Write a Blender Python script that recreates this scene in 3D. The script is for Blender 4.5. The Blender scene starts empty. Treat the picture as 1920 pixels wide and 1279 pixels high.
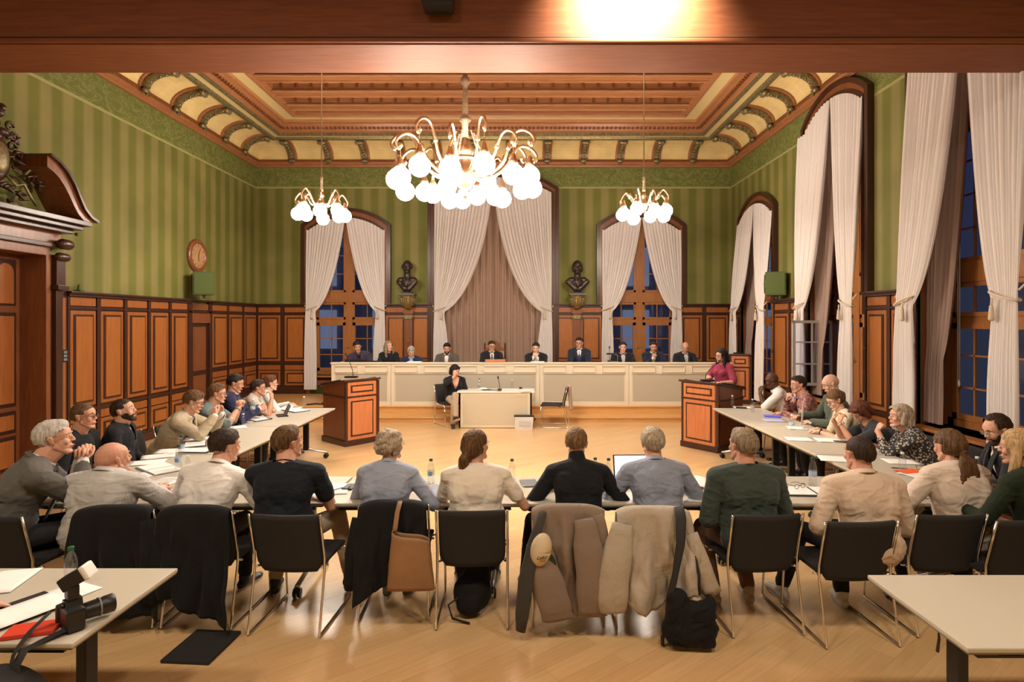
import bpy, bmesh, math, random
import numpy as np
from mathutils import Vector, Matrix, Euler, noise
random.seed(7)
SC = bpy.context.scene
COL = SC.collection
R = math.radians
PI = math.pi
V = Vector

# ------------------------------------------------------------------ camera
H = 2.1                      # eye height of the photographer
F = 1080.0                   # focal length in pixels of the 1920 wide frame
cam_d = bpy.data.cameras.new('camera')
cam = bpy.data.objects.new('camera', cam_d)
COL.objects.link(cam)
cam.location = (0, 0, H)
cam.rotation_euler = (R(90), 0, 0)
cam_d.sensor_width = 36
cam_d.lens = 36 * F / 1920
cam_d.shift_x = -18 / 1920
cam_d.shift_y = -35.5 / 1920
cam_d.clip_start = 0.05
cam_d.clip_end = 200
SC.camera = cam

# ------------------------------------------------------------------ exposure, world
SC.view_settings.view_transform = 'Standard'
SC.view_settings.look = 'None'
SC.view_settings.gamma = 1
SC.view_settings.use_curve_mapping = False
SC.view_settings.exposure = 1.1
SC.cycles.max_bounces = 6
SC.cycles.diffuse_bounces = 4
SC.cycles.glossy_bounces = 3
SC.cycles.transmission_bounces = 6
SC.cycles.transparent_max_bounces = 8
SC.cycles.sample_clamp_indirect = 6
SC.cycles.caustics_reflective = False
SC.cycles.caustics_refractive = False
w = bpy.data.worlds.new('dusk')
SC.world = w
w.use_nodes = True
nt = w.node_tree
bg = nt.nodes['Background']
tc = nt.nodes.new('ShaderNodeTexCoord')
sp = nt.nodes.new('ShaderNodeSeparateXYZ')
rp = nt.nodes.new('ShaderNodeValToRGB')
nt.links.new(tc.outputs['Generated'], sp.inputs[0])
nt.links.new(sp.outputs['Z'], rp.inputs[0])
rp.color_ramp.elements[0].position = 0.0
rp.color_ramp.elements[0].color = (0.030, 0.036, 0.060, 1)
rp.color_ramp.elements[1].position = 0.5
rp.color_ramp.elements[1].color = (0.018, 0.022, 0.085, 1)
nt.links.new(rp.outputs[0], bg.inputs[0])
bg.inputs[1].default_value = 0.42

GLOBE_POWER = 42.0           # emission of the chandelier globes
GLOBE_COLOR = (1.0, 0.865, 0.72, 1)
LAMP_COLOR = (1.0, 0.83, 0.64)
def add_light(kind, name, loc, energy, color=LAMP_COLOR, size=0.3, rot=(0, 0, 0), sizey=None, spot=None, blend=0.6):
    d = bpy.data.lights.new(name, kind)
    d.energy = energy
    d.color = color
    if kind == 'AREA':
        d.size = size
        if sizey:
            d.shape = 'RECTANGLE'
            d.size_y = sizey
    else:
        d.shadow_soft_size = size
    if kind == 'SPOT':
        d.spot_size = R(spot)
        d.spot_blend = blend
    o = bpy.data.objects.new(name, d)
    COL.objects.link(o)
    o.location = loc
    o.rotation_euler = rot
    return o
# ceiling lamps under the gallery behind the photographer
for lx in (-4.2, -1.5, 1.2, 3.6):
    add_light('AREA', 'gallery_light', (lx, 1.2, 5.6), 46, size=0.5)
# floodlight on the girder, washing its face
add_light('SPOT', 'girder_light', (1.02, 4.80, 5.40), 620, size=0.05, rot=(R(62), 0, 0), spot=120, blend=0.8)

# ------------------------------------------------------------------ geometry helpers
class MB:
    """collects shapes and links them as one mesh object"""
    def __init__(self):
        self.v = []; self.f = []; self.m = []; self.sm = []
        self.M = Matrix.Identity(4); self.mi = 0; self.smooth = False
    def _add(self, vs, fs, smooth=None):
        n = len(self.v)
        M = self.M
        self.v += [tuple(M @ V(p)) for p in vs]
        flip = M.to_3x3().determinant() < 0
        for f in fs:
            f = [i + n for i in f]
            if flip: f.reverse()
            self.f.append(f)
            self.m.append(self.mi)
            self.sm.append(self.smooth if smooth is None else smooth)
        return self
    def box(self, x0, x1, y0, y1, z0, z1, mi=None, ch=0.0):
        o = self.mi
        if mi is not None: self.mi = mi
        if x1 < x0: x0, x1 = x1, x0
        if y1 < y0: y0, y1 = y1, y0
        if z1 < z0: z0, z1 = z1, z0
        if ch <= 0:
            vs = [(x0,y0,z0),(x1,y0,z0),(x1,y1,z0),(x0,y1,z0),(x0,y0,z1),(x1,y0,z1),(x1,y1,z1),(x0,y1,z1)]
            fs = [(0,3,2,1),(4,5,6,7),(0,1,5,4),(1,2,6,5),(2,3,7,6),(3,0,4,7)]
            self._add(vs, fs)
        else:
            bm = bmesh.new()
            bmesh.ops.create_cube(bm, size=1)
            for v in bm.verts:
                v.co = V(((x0+x1)/2 + v.co.x*(x1-x0), (y0+y1)/2 + v.co.y*(y1-y0), (z0+z1)/2 + v.co.z*(z1-z0)))
            ch = min(ch, 0.45*(x1-x0), 0.45*(y1-y0), 0.45*(z1-z0))
            bmesh.ops.bevel(bm, geom=bm.edges[:], offset=ch, segments=2, affect='EDGES', profile=0.6)
            bm.verts.index_update()
            self._add([v.co[:] for v in bm.verts], [[v.index for v in f.verts] for f in bm.faces])
            bm.free()
        self.mi = o
        return self
    def prism(self, pts, z0, z1, axis='z', mi=None):
        """polygon pts (CCW) extruded along an axis"""
        o = self.mi
        if mi is not None: self.mi = mi
        n = len(pts)
        def P(a, b, c):
            return {'z': (a, b, c), 'y': (a, c, b), 'x': (c, a, b)}[axis]
        vs = [P(a, b, z0) for a, b in pts] + [P(a, b, z1) for a, b in pts]
        fs = [list(range(n))[::-1], list(range(n, 2*n))] + [[i, (i+1) % n, n+(i+1) % n, n+i] for i in range(n)]
        if axis == 'y': fs = [f[::-1] for f in fs]
        self._add(vs, fs, False)
        self.mi = o
        return self
    def lathe(self, prof, n=16, mi=None, cap=True, c=(0,0,0), ax='z'):
        """prof [(r,z)...] from bottom to top"""
        o = self.mi
        if mi is not None: self.mi = mi
        vs = []; fs = []
        for r, z in prof:
            for i in range(n):
                a = 2*PI*i/n
                p = (r*math.cos(a), r*math.sin(a), z)
                if ax == 'y': p = (p[0], -p[2], p[1])
                if ax == 'x': p = (p[2], p[1], -p[0])
                vs.append((c[0]+p[0], c[1]+p[1], c[2]+p[2]))
        for k in range(len(prof)-1):
            for i in range(n):
                j = (i+1) % n
                fs.append([k*n+i, k*n+j, (k+1)*n+j, (k+1)*n+i])
        if cap:
            fs.append(list(range(n))[::-1])
            fs.append([(len(prof)-1)*n+i for i in range(n)])
        self._add(vs, fs, True)
        self.mi = o
        return self
    def cyl(self, c, r, z0, z1, n=16, mi=None):
        return self.lathe([(r, z0), (r, z1)], n, mi, c=c)
    def ball(self, c, r, n=16, mi=None, k=None):
        if not hasattr(r, '__len__'): r = (r, r, r)
        k = k or max(6, n//2)
        o = self.mi
        if mi is not None: self.mi = mi
        vs = []; fs = []
        for a in range(1, k):
            t = PI*a/k
            for i in range(n):
                p = 2*PI*i/n
                vs.append((c[0]+r[0]*math.sin(t)*math.cos(p), c[1]+r[1]*math.sin(t)*math.sin(p), c[2]+r[2]*math.cos(t)))
        top = len(vs); vs.append((c[0], c[1], c[2]+r[2]))
        bot = len(vs); vs.append((c[0], c[1], c[2]-r[2]))
        for a in range(k-2):
            for i in range(n):
                j = (i+1) % n
                fs.append([a*n+i, (a+1)*n+i, (a+1)*n+j, a*n+j])
        for i in range(n):
            j = (i+1) % n
            fs.append([top, i, j]); fs.append([bot, (k-2)*n+j, (k-2)*n+i])
        self._add(vs, fs, True)
        self.mi = o
        return self
    def tube(self, pts, r, n=8, mi=None, cap=True, flat=None):
        """pts polyline, r scalar or list; flat=(ra,rb) scales the section"""
        o = self.mi
        if mi is not None: self.mi = mi
        pts = [V(p) for p in pts]
        N = len(pts)
        rs = r if hasattr(r, '__len__') else [r]*N
        vs = []; fs = []
        up = None
        for i, p in enumerate(pts):
            t = (pts[min(i+1, N-1)] - pts[max(i-1, 0)]).normalized()
            if up is None:
                up = V((0, 0, 1)) if abs(t.z) < 0.9 else V((1, 0, 0))
            a = t.cross(up)
            if a.length < 1e-6: a = t.orthogonal()
            a.normalize(); b = a.cross(t).normalized(); up = b
            fa, fb = flat if flat else (1, 1)
            for k in range(n):
                q = 2*PI*k/n
                vs.append(p + a*(math.cos(q)*rs[i]*fa) + b*(math.sin(q)*rs[i]*fb))
        for i in range(N-1):
            for k in range(n):
                j = (k+1) % n
                fs.append([i*n+k, i*n+j, (i+1)*n+j, (i+1)*n+k])
        if cap:
            fs.append(list(range(n))[::-1]); fs.append([(N-1)*n+k for k in range(n)])
        self._add(vs, fs, True)
        self.mi = o
        return self
    def caps(self, a, b, ra, rb, n=12, flat=None, side=None):
        """closed tapered capsule from a to b"""
        a = V(a); b = V(b)
        d = b - a
        L = d.length
        t = d.normalized() if L > 1e-6 else V((0, 0, 1))
        s = V(side) if side is not None else (V((1, 0, 0)) if abs(t.x) < 0.9 else V((0, 0, 1)))
        s = (s - t*s.dot(t)).normalized(); u = t.cross(s)
        fa, fb = flat if flat else (1, 1)
        rings = []
        for k in range(4):
            q = PI/2*(k/4.0) - PI/2
            rings.append((a + t*(math.sin(q)*ra), ra*math.cos(q)))
        rings.append((a, ra)); rings.append((b, rb))
        for k in range(1, 4):
            q = PI/2*(k/4.0)
            rings.append((b + t*(math.sin(q)*rb), rb*math.cos(q)))
        rings = rings[1:]
        vs = [a - t*ra]; fs = []
        for c, r in rings:
            for i in range(n):
                q = 2*PI*i/n
                vs.append(c + s*(math.cos(q)*r*fa) + u*(math.sin(q)*r*fb))
        vs.append(b + t*rb)
        for i in range(n):
            j = (i+1) % n
            fs.append([0, 1+j, 1+i])
        K = len(rings)
        for k in range(K-1):
            for i in range(n):
                j = (i+1) % n
                fs.append([1+k*n+i, 1+k*n+j, 1+(k+1)*n+j, 1+(k+1)*n+i])
        e = len(vs)-1
        for i in range(n):
            j = (i+1) % n
            fs.append([e, 1+(K-1)*n+i, 1+(K-1)*n+j])
        self._add(vs, fs, True)
        return self
    def grid(self, fn, nu, nv, mi=None, smooth=True):
        o = self.mi
        if mi is not None: self.mi = mi
        vs = [fn(i/nu, j/nv) for j in range(nv+1) for i in range(nu+1)]
        fs = [[j*(nu+1)+i, j*(nu+1)+i+1, (j+1)*(nu+1)+i+1, (j+1)*(nu+1)+i] for j in range(nv) for i in range(nu)]
        self._add(vs, fs, smooth)
        self.mi = o
        return self
    def mesh(self, name, mats=()):
        me = bpy.data.meshes.new(name)
        me.from_pydata(self.v, [], self.f)
        for m in mats: me.materials.append(m)
        me.polygons.foreach_set('material_index', self.m)
        me.polygons.foreach_set('use_smooth', self.sm)
        me.update()
        return me
    def build(self, name, mats, parent=None, kind=None):
        if not isinstance(mats, (list, tuple)): mats = [mats]
        return link(name, self.mesh(name, mats), parent, kind)

def link(name, me, parent=None, kind=None):
    o = bpy.data.objects.new(name, me)
    COL.objects.link(o)
    if parent is not None: o.parent = parent
    if kind: o['kind'] = kind
    return o
def thing(name, label, cat, loc=(0, 0, 0), rz=0.0, group=None):
    o = bpy.data.objects.new(name, None)
    COL.objects.link(o)
    o.empty_display_size = 0.1
    o.location = loc
    o.rotation_euler = (0, 0, rz)
    o['label'] = label; o['category'] = cat
    if group: o['group'] = group
    return o
def tag(o, label, cat, group=None, kind=None):
    o['label'] = label; o['category'] = cat
    if group: o['group'] = group
    if kind: o['kind'] = kind
    return o
def dup(root, loc, rz, label, group=None):
    def cp(o, par):
        c = o.copy(); COL.objects.link(c); c.parent = par
        for ch in [x for x in COL.objects if x.parent == o]: cp(ch, c)
        return c
    r = cp(root, None)
    r.location = loc; r.rotation_euler = (0, 0, rz)
    r['label'] = label
    if group: r['group'] = group
    return r
def solid(o, t, off=0):
    m = o.modifiers.new('thickness', 'SOLIDIFY'); m.thickness = t; m.offset = off
    return o
def at(px, py, z=0.0):
    """point of a horizontal plane seen at a pixel of the photograph"""
    Y = F*(H-z)/(py-604.0)
    return V(((px-978.0)*Y/F, Y, z))
def atY(px, py, Y):
    return V(((px-978.0)*Y/F, Y, H-(py-604.0)*Y/F))

# ------------------------------------------------------------------ materials
MATS = {}
def mat(name, col=(0.8, 0.8, 0.8), rough=0.6, metal=0.0, spec=0.5, bump=0.0, bscale=60.0, var=0.0, vscale=8.0,
        trans=0.0, emit=None, estr=0.0, sheen=0.0, coat=0.0, stretch=(1, 1, 1), ior=1.45, alpha=1.0, sss=0.0):
    if name in MATS: return MATS[name]
    m = bpy.data.materials.new(name); m.use_nodes = True
    nt = m.node_tree; b = nt.nodes['Principled BSDF']
    b.inputs['Base Color'].default_value = (*col, 1)
    b.inputs['Roughness'].default_value = rough
    b.inputs['Metallic'].default_value = metal
    b.inputs['Specular IOR Level'].default_value = spec
    b.inputs['Transmission Weight'].default_value = trans
    b.inputs['IOR'].default_value = ior
    b.inputs['Alpha'].default_value = alpha
    b.inputs['Coat Weight'].default_value = coat
    b.inputs['Sheen Weight'].default_value = sheen
    if emit:
        b.inputs['Emission Color'].default_value = (*emit, 1)
        b.inputs['Emission Strength'].default_value = estr
    if bump or var:
        tc = nt.nodes.new('ShaderNodeTexCoord'); mp = nt.nodes.new('ShaderNodeMapping')
        mp.inputs['Scale'].default_value = stretch
        nt.links.new(tc.outputs['Object'], mp.inputs[0])
        if var:
            n = nt.nodes.new('ShaderNodeTexNoise'); n.inputs['Scale'].default_value = vscale; n.inputs['Detail'].default_value = 5
            nt.links.new(mp.outputs[0], n.inputs['Vector'])
            r = nt.nodes.new('ShaderNodeValToRGB')
            r.color_ramp.elements[0].position = 0.3; r.color_ramp.elements[1].position = 0.7
            r.color_ramp.elements[0].color = (*[c*(1-var) for c in col], 1)
            r.color_ramp.elements[1].color = (*[min(1, c*(1+var)) for c in col], 1)
            nt.links.new(n.outputs[0], r.inputs[0]); nt.links.new(r.outputs[0], b.inputs['Base Color'])
        if bump:
            n = nt.nodes.new('ShaderNodeTexNoise'); n.inputs['Scale'].default_value = bscale; n.inputs['Detail'].default_value = 3
            nt.links.new(mp.outputs[0], n.inputs['Vector'])
            bp = nt.nodes.new('ShaderNodeBump'); bp.inputs['Strength'].default_value = bump; bp.inputs['Distance'].default_value = 0.01
            nt.links.new(n.outputs[0], bp.inputs['Height']); nt.links.new(bp.outputs[0], b.inputs['Normal'])
    MATS[name] = m
    return m

def nodes(name):
    m = bpy.data.materials.new(name); m.use_nodes = True
    MATS[name] = m
    nt = m.node_tree
    return m, nt, nt.nodes['Principled BSDF']
def ramp(nt, src, stops):
    r = nt.nodes.new('ShaderNodeValToRGB')
    e = r.color_ramp.elements
    while len(e) < len(stops): e.new(0.5)
    for k, (p, c) in enumerate(stops):
        e[k].position = p; e[k].color = (*c, 1)
    nt.links.new(src, r.inputs[0])
    return r.outputs[0]
def mathn(nt, op, a, b=None, c=None):
    n = nt.nodes.new('ShaderNodeMath'); n.operation = op
    for i, x in enumerate((a, b, c)):
        if x is None: continue
        if isinstance(x, (int, float)): n.inputs[i].default_value = x
        else: nt.links.new(x, n.inputs[i])
    return n.outputs[0]
def mixc(nt, f, a, b):
    n = nt.nodes.new('ShaderNodeMix'); n.data_type = 'RGBA'
    if isinstance(f, (int, float)): n.inputs[0].default_value = f
    else: nt.links.new(f, n.inputs[0])
    for i, x in ((6, a), (7, b)):
        if isinstance(x, tuple): n.inputs[i].default_value = (*x, 1)
        else: nt.links.new(x, n.inputs[i])
    return n.outputs[2]

def wood(name, c1, c2, rough=0.35, stretch=(14, 14, 1.2), scale=2.5, coat=0.2, spec=0.5):
    m, nt, b = nodes(name)
    tc = nt.nodes.new('ShaderNodeTexCoord'); mp = nt.nodes.new('ShaderNodeMapping'); mp.inputs['Scale'].default_value = stretch
    nt.links.new(tc.outputs['Object'], mp.inputs[0])
    n = nt.nodes.new('ShaderNodeTexNoise'); n.inputs['Scale'].default_value = scale; n.inputs['Detail'].default_value = 6
    n.inputs['Distortion'].default_value = 0.6
    nt.links.new(mp.outputs[0], n.inputs['Vector'])
    nt.links.new(ramp(nt, n.outputs[0], [(0.3, c1), (0.7, c2)]), b.inputs['Base Color'])
    b.inputs['Roughness'].default_value = rough
    b.inputs['Coat Weight'].default_value = coat
    b.inputs['Coat Roughness'].default_value = 0.3
    b.inputs['Specular IOR Level'].default_value = spec
    return m
W_DARK = wood('dark_wood', (0.030, 0.010, 0.005), (0.055, 0.017, 0.008))
W_MID = wood('brown_wood', (0.15, 0.048, 0.016), (0.23, 0.078, 0.026))
W_ORANGE = wood('panel_wood', (0.25, 0.078, 0.018), (0.34, 0.115, 0.026))
W_FIELD = wood('field_wood', (0.29, 0.095, 0.020), (0.38, 0.135, 0.030))
W_WIN = wood('window_wood', (0.26, 0.095, 0.026), (0.37, 0.15, 0.045))
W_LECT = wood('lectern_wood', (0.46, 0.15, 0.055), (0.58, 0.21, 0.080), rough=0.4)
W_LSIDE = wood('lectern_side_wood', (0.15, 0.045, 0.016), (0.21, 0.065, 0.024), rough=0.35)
W_CEIL = wood('ceiling_wood', (0.25, 0.095, 0.036), (0.37, 0.150, 0.058), rough=0.45, stretch=(1.2, 14, 14))
W_CEIL2 = wood('ceiling_wood_lit_edge', (0.34, 0.15, 0.060), (0.45, 0.21, 0.09), rough=0.45, stretch=(1.2, 14, 14))  # lighter copy of the ceiling wood, lit edges put into its colour
W_BEAM = wood('beam_wood', (0.17, 0.056, 0.024), (0.23, 0.080, 0.034), rough=0.62, stretch=(1.0, 14, 14), coat=0.0, spec=0.25)

def wallpaper(name, axis):
    m, nt, b = nodes(name)
    tc = nt.nodes.new('ShaderNodeTexCoord'); s = nt.nodes.new('ShaderNodeSeparateXYZ')
    nt.links.new(tc.outputs['Object'], s.inputs[0])
    u = s.outputs[axis]
    n = nt.nodes.new('ShaderNodeTexNoise'); n.inputs['Scale'].default_value = 1.3; n.inputs['Detail'].default_value = 4
    nt.links.new(tc.outputs['Object'], n.inputs['Vector'])
    k = mathn(nt, 'SINE', mathn(nt, 'MULTIPLY', u, 2*PI/0.40))
    st = mathn(nt, 'MULTIPLY_ADD', k, 0.95, 0.5)
    cl = nt.nodes.new('ShaderNodeClamp'); nt.links.new(st, cl.inputs[0])
    base = mixc(nt, cl.outputs[0], (0.140, 0.145, 0.020), (0.225, 0.200, 0.062))
    dirt = ramp(nt, n.outputs[0], [(0.35, (0.78, 0.80, 0.78)), (0.65, (1.0, 1.0, 1.0))])
    mu = nt.nodes.new('ShaderNodeMix'); mu.data_type = 'RGBA'; mu.blend_type = 'MULTIPLY'; mu.inputs[0].default_value = 1
    nt.links.new(base, mu.inputs[6]); nt.links.new(dirt, mu.inputs[7])
    # scroll border under the cornice
    mp = nt.nodes.new('ShaderNodeMapping'); mp.inputs['Scale'].default_value = (3.2, 3.2, 5.0)
    nt.links.new(tc.outputs['Object'], mp.inputs[0])
    wv = nt.nodes.new('ShaderNodeTexNoise'); wv.inputs['Scale'].default_value = 1.1; wv.inputs['Detail'].default_value = 2.0; wv.inputs['Distortion'].default_value = 2.2
    nt.links.new(mp.outputs[0], wv.inputs['Vector'])
    scroll = ramp(nt, wv.outputs[0], [(0.40, (0.115, 0.130, 0.022)), (0.49, (0.15, 0.165, 0.040)), (0.53, (0.20, 0.21, 0.065)), (0.60, (0.12, 0.135, 0.024))])
    above = mathn(nt, 'GREATER_THAN', s.outputs[2], 5.50)
    c = mixc(nt, above, mu.outputs[2], scroll)
    line = mathn(nt, 'LESS_THAN', mathn(nt, 'ABSOLUTE', mathn(nt, 'SUBTRACT', s.outputs[2], 5.485)), 0.022)
    c = mixc(nt, line, c, (0.30, 0.29, 0.11))
    nt.links.new(c, b.inputs['Base Color'])
    b.inputs['Roughness'].default_value = 0.75
    bp = nt.nodes.new('ShaderNodeBump'); bp.inputs['Strength'].default_value = 0.15
    nf = nt.nodes.new('ShaderNodeTexNoise'); nf.inputs['Scale'].default_value = 90
    nt.links.new(tc.outputs['Object'], nf.inputs['Vector'])
    nt.links.new(nf.outputs[0], bp.inputs['Height']); nt.links.new(bp.outputs[0], b.inputs['Normal'])
    return m
M_WALLX = wallpaper('green_wallpaper_back', 0)
M_WALLY = wallpaper('green_wallpaper_side', 1)

def parquet():
    m, nt, b = nodes('oak_parquet')
    tc = nt.nodes.new('ShaderNodeTexCoord'); mp = nt.nodes.new('ShaderNodeMapping')
    mp.inputs['Rotation'].default_value = (0, 0, R(-38))
    nt.links.new(tc.outputs['Object'], mp.inputs[0])
    br = nt.nodes.new('ShaderNodeTexBrick')
    br.inputs['Scale'].default_value = 1.0
    br.inputs['Brick Width'].default_value = 0.9; br.inputs['Row Height'].default_value = 0.14
    br.inputs['Mortar Size'].default_value = 0.0012
    br.inputs['Color1'].default_value = (0.72, 0.480, 0.240, 1)
    br.inputs['Color2'].default_value = (0.64, 0.410, 0.195, 1)
    br.inputs['Mortar'].default_value = (0.48, 0.30, 0.14, 1)
    nt.links.new(mp.outputs[0], br.inputs['Vector'])
    mp2 = nt.nodes.new('ShaderNodeMapping'); mp2.inputs['Scale'].default_value = (1.5, 22, 1)
    nt.links.new(mp.outputs[0], mp2.inputs[0])
    n = nt.nodes.new('ShaderNodeTexNoise'); n.inputs['Scale'].default_value = 2; n.inputs['Detail'].default_value = 5
    nt.links.new(mp2.outputs[0], n.inputs['Vector'])
    g = ramp(nt, n.outputs[0], [(0.3, (0.88, 0.86, 0.82)), (0.7, (1.0, 1.0, 1.0))])
    mu = nt.nodes.new('ShaderNodeMix'); mu.data_type = 'RGBA'; mu.blend_type = 'MULTIPLY'; mu.inputs[0].default_value = 1
    nt.links.new(br.outputs[0], mu.inputs[6]); nt.links.new(g, mu.inputs[7])
    nt.links.new(mu.outputs[2], b.inputs['Base Color'])
    b.inputs['Roughness'].default_value = 0.30
    b.inputs['Specular IOR Level'].default_value = 0.5
    b.inputs['Coat Weight'].default_value = 0.35
    b.inputs['Coat Roughness'].default_value = 0.14
    return m
M_FLOOR = parquet()
M_STEP = wood('oak_step', (0.56, 0.30, 0.10), (0.66, 0.38, 0.15), rough=0.35, stretch=(1.2, 14, 14))
M_CREAM = mat('cream_plaster', (0.66, 0.50, 0.22), 0.7, var=0.12, vscale=3)
M_CREAMB = mat('cream_band', (0.60, 0.47, 0.22), 0.6)
M_GILT = mat('aged_gilt', (0.22, 0.18, 0.09), 0.4, metal=0.5, bump=0.4, bscale=30, var=0.4, vscale=20)
M_GOLD = mat('gold', (0.75, 0.50, 0.20), 0.3, metal=1.0)
M_BRASS = mat('polished_brass', (0.86, 0.64, 0.42), 0.30, metal=1.0)
M_STEM = mat('aged_bronze_stem', (0.34, 0.24, 0.15), 0.42, metal=0.6, var=0.2, vscale=30)
M_BRONZE = mat('dark_bronze', (0.055, 0.040, 0.034), 0.35, metal=0.6, bump=0.3, bscale=25)
M_CHROME = mat('chrome', (0.78, 0.76, 0.74), 0.18, metal=1.0)
M_ALU = mat('brushed_aluminium', (0.62, 0.61, 0.60), 0.32, metal=0.9)
M_BLACK = mat('black_plastic', (0.012, 0.012, 0.013), 0.4)
M_BLACKM = mat('matt_black', (0.018, 0.017, 0.017), 0.75)
M_GREY = mat('grey_plastic', (0.22, 0.22, 0.23), 0.5)
M_GREENP = mat('green_paint', (0.060, 0.080, 0.022), 0.55)
M_DESK = mat('cream_desk_paint', (0.66, 0.59, 0.46), 0.5)
M_WHITE = mat('white_paint', (0.72, 0.72, 0.70), 0.45)
M_TABLE = mat('beige_laminate', (0.49, 0.45, 0.37), 0.38, var=0.03, vscale=300)
M_TEDGE = mat('grey_table_edge', (0.20, 0.185, 0.165), 0.5)
M_PAPER = mat('paper', (0.82, 0.81, 0.79), 0.8)
M_PAPERP = mat('printed_paper', (0.80, 0.79, 0.78), 0.8)
M_CAP = mat('white_bottle_cap', (0.75, 0.74, 0.70), 0.5)
M_CAPG = mat('dark_bottle_cap', (0.02, 0.06, 0.045), 0.5)
M_LABEL = mat('clear_label', (0.55, 0.66, 0.78), 0.5, alpha=0.55)
M_LABELB = mat('blue_label', (0.16, 0.33, 0.62), 0.5)
M_ORANGEP = mat('orange_card', (0.85, 0.12, 0.02), 0.6)
M_RED = mat('red_leather', (0.55, 0.045, 0.02), 0.5)
M_GLASSES = mat('spectacle_frame', (0.03, 0.02, 0.018), 0.35)
M_SCREEN = mat('white_screen', (0.8, 0.8, 0.8), 0.4, emit=(1, 1, 1), estr=0.9)
M_BLUESCREEN = mat('blue_screen', (0.1, 0.1, 0.6), 0.4, emit=(0.15, 0.15, 1.0), estr=0.12)

def fast_glass(name, tint, gloss_rough=0.02, mixv=0.12):
    m = bpy.data.materials.new(name); m.use_nodes = True; MATS[name] = m
    nt = m.node_tree; nt.nodes.clear()
    out = nt.nodes.new('ShaderNodeOutputMaterial'); mx = nt.nodes.new('ShaderNodeMixShader')
    t = nt.nodes.new('ShaderNodeBsdfTransparent'); g = nt.nodes.new('ShaderNodeBsdfGlossy')
    lw = nt.nodes.new('ShaderNodeLayerWeight'); lw.inputs[0].default_value = 0.5
    t.inputs[0].default_value = (*tint, 1); g.inputs['Roughness'].default_value = gloss_rough
    nt.links.new(mathn(nt, 'MULTIPLY_ADD', mathn(nt, 'POWER', lw.outputs['Facing'], 3.0), 0.5, mixv+0.03), mx.inputs[0])
    nt.links.new(t.outputs[0], mx.inputs[1]); nt.links.new(g.outputs[0], mx.inputs[2]); nt.links.new(mx.outputs[0], out.inputs[0])
    return m
M_GLASS = fast_glass('window_glass', (0.80, 0.85, 0.95), 0.03, 0.02)
M_BOTTLE = fast_glass('clear_plastic_bottle', (0.93, 0.95, 0.96), 0.06, 0.07)
M_LENS = fast_glass('spectacle_lens', (0.92, 0.93, 0.93), 0.02, 0.03)

def cloth(name, col, rough=0.85, trans=0.0, bump=0.25, bscale=9.0, stretch=(1, 1, 1), fine=True, var=0.06, sheen=0.15):
    if name in MATS: return MATS[name]
    m, nt, b = nodes(name)
    tc = nt.nodes.new('ShaderNodeTexCoord'); mp = nt.nodes.new('ShaderNodeMapping'); mp.inputs['Scale'].default_value = stretch
    nt.links.new(tc.outputs['Object'], mp.inputs[0])
    n = nt.nodes.new('ShaderNodeTexNoise'); n.inputs['Scale'].default_value = bscale; n.inputs['Detail'].default_value = 3; n.inputs['Distortion'].default_value = 1.0
    nt.links.new(mp.outputs[0], n.inputs['Vector'])
    bp = nt.nodes.new('ShaderNodeBump'); bp.inputs['Strength'].default_value = bump; bp.inputs['Distance'].default_value = 0.03
    nt.links.new(n.outputs[0], bp.inputs['Height']); nt.links.new(bp.outputs[0], b.inputs['Normal'])
    n2 = nt.nodes.new('ShaderNodeTexNoise'); n2.inputs['Scale'].default_value = 220
    nt.links.new(tc.outputs['Object'], n2.inputs['Vector'])
    nt.links.new(ramp(nt, n2.outputs[0], [(0.3, tuple(c*(1-var) for c in col)), (0.7, tuple(min(1, c*(1+var)) for c in col))]), b.inputs['Base Color'])
    b.inputs['Roughness'].default_value = rough
    b.inputs['Sheen Weight'].default_value = sheen
    b.inputs['Specular IOR Level'].default_value = 0.25
    if trans:
        out = nt.nodes['Material Output']; mx = nt.nodes.new('ShaderNodeMixShader'); mx.inputs[0].default_value = trans
        tl = nt.nodes.new('ShaderNodeBsdfTranslucent'); tl.inputs[0].default_value = (*col, 1)
        nt.links.new(b.outputs[0], mx.inputs[1]); nt.links.new(tl.outputs[0], mx.inputs[2]); nt.links.new(mx.outputs[0], out.inputs[0])
    return m
C_WHITE = cloth('sheer_white_curtain', (0.84, 0.79, 0.76), trans=0.25, bump=0.05)
C_BROWN = cloth('dusty_brown_curtain', (0.37, 0.25, 0.185), bump=0.12, bscale=5)
C_LINING = cloth('mauve_lining_curtain', (0.30, 0.215, 0.18), bump=0.1, bscale=5)

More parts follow.
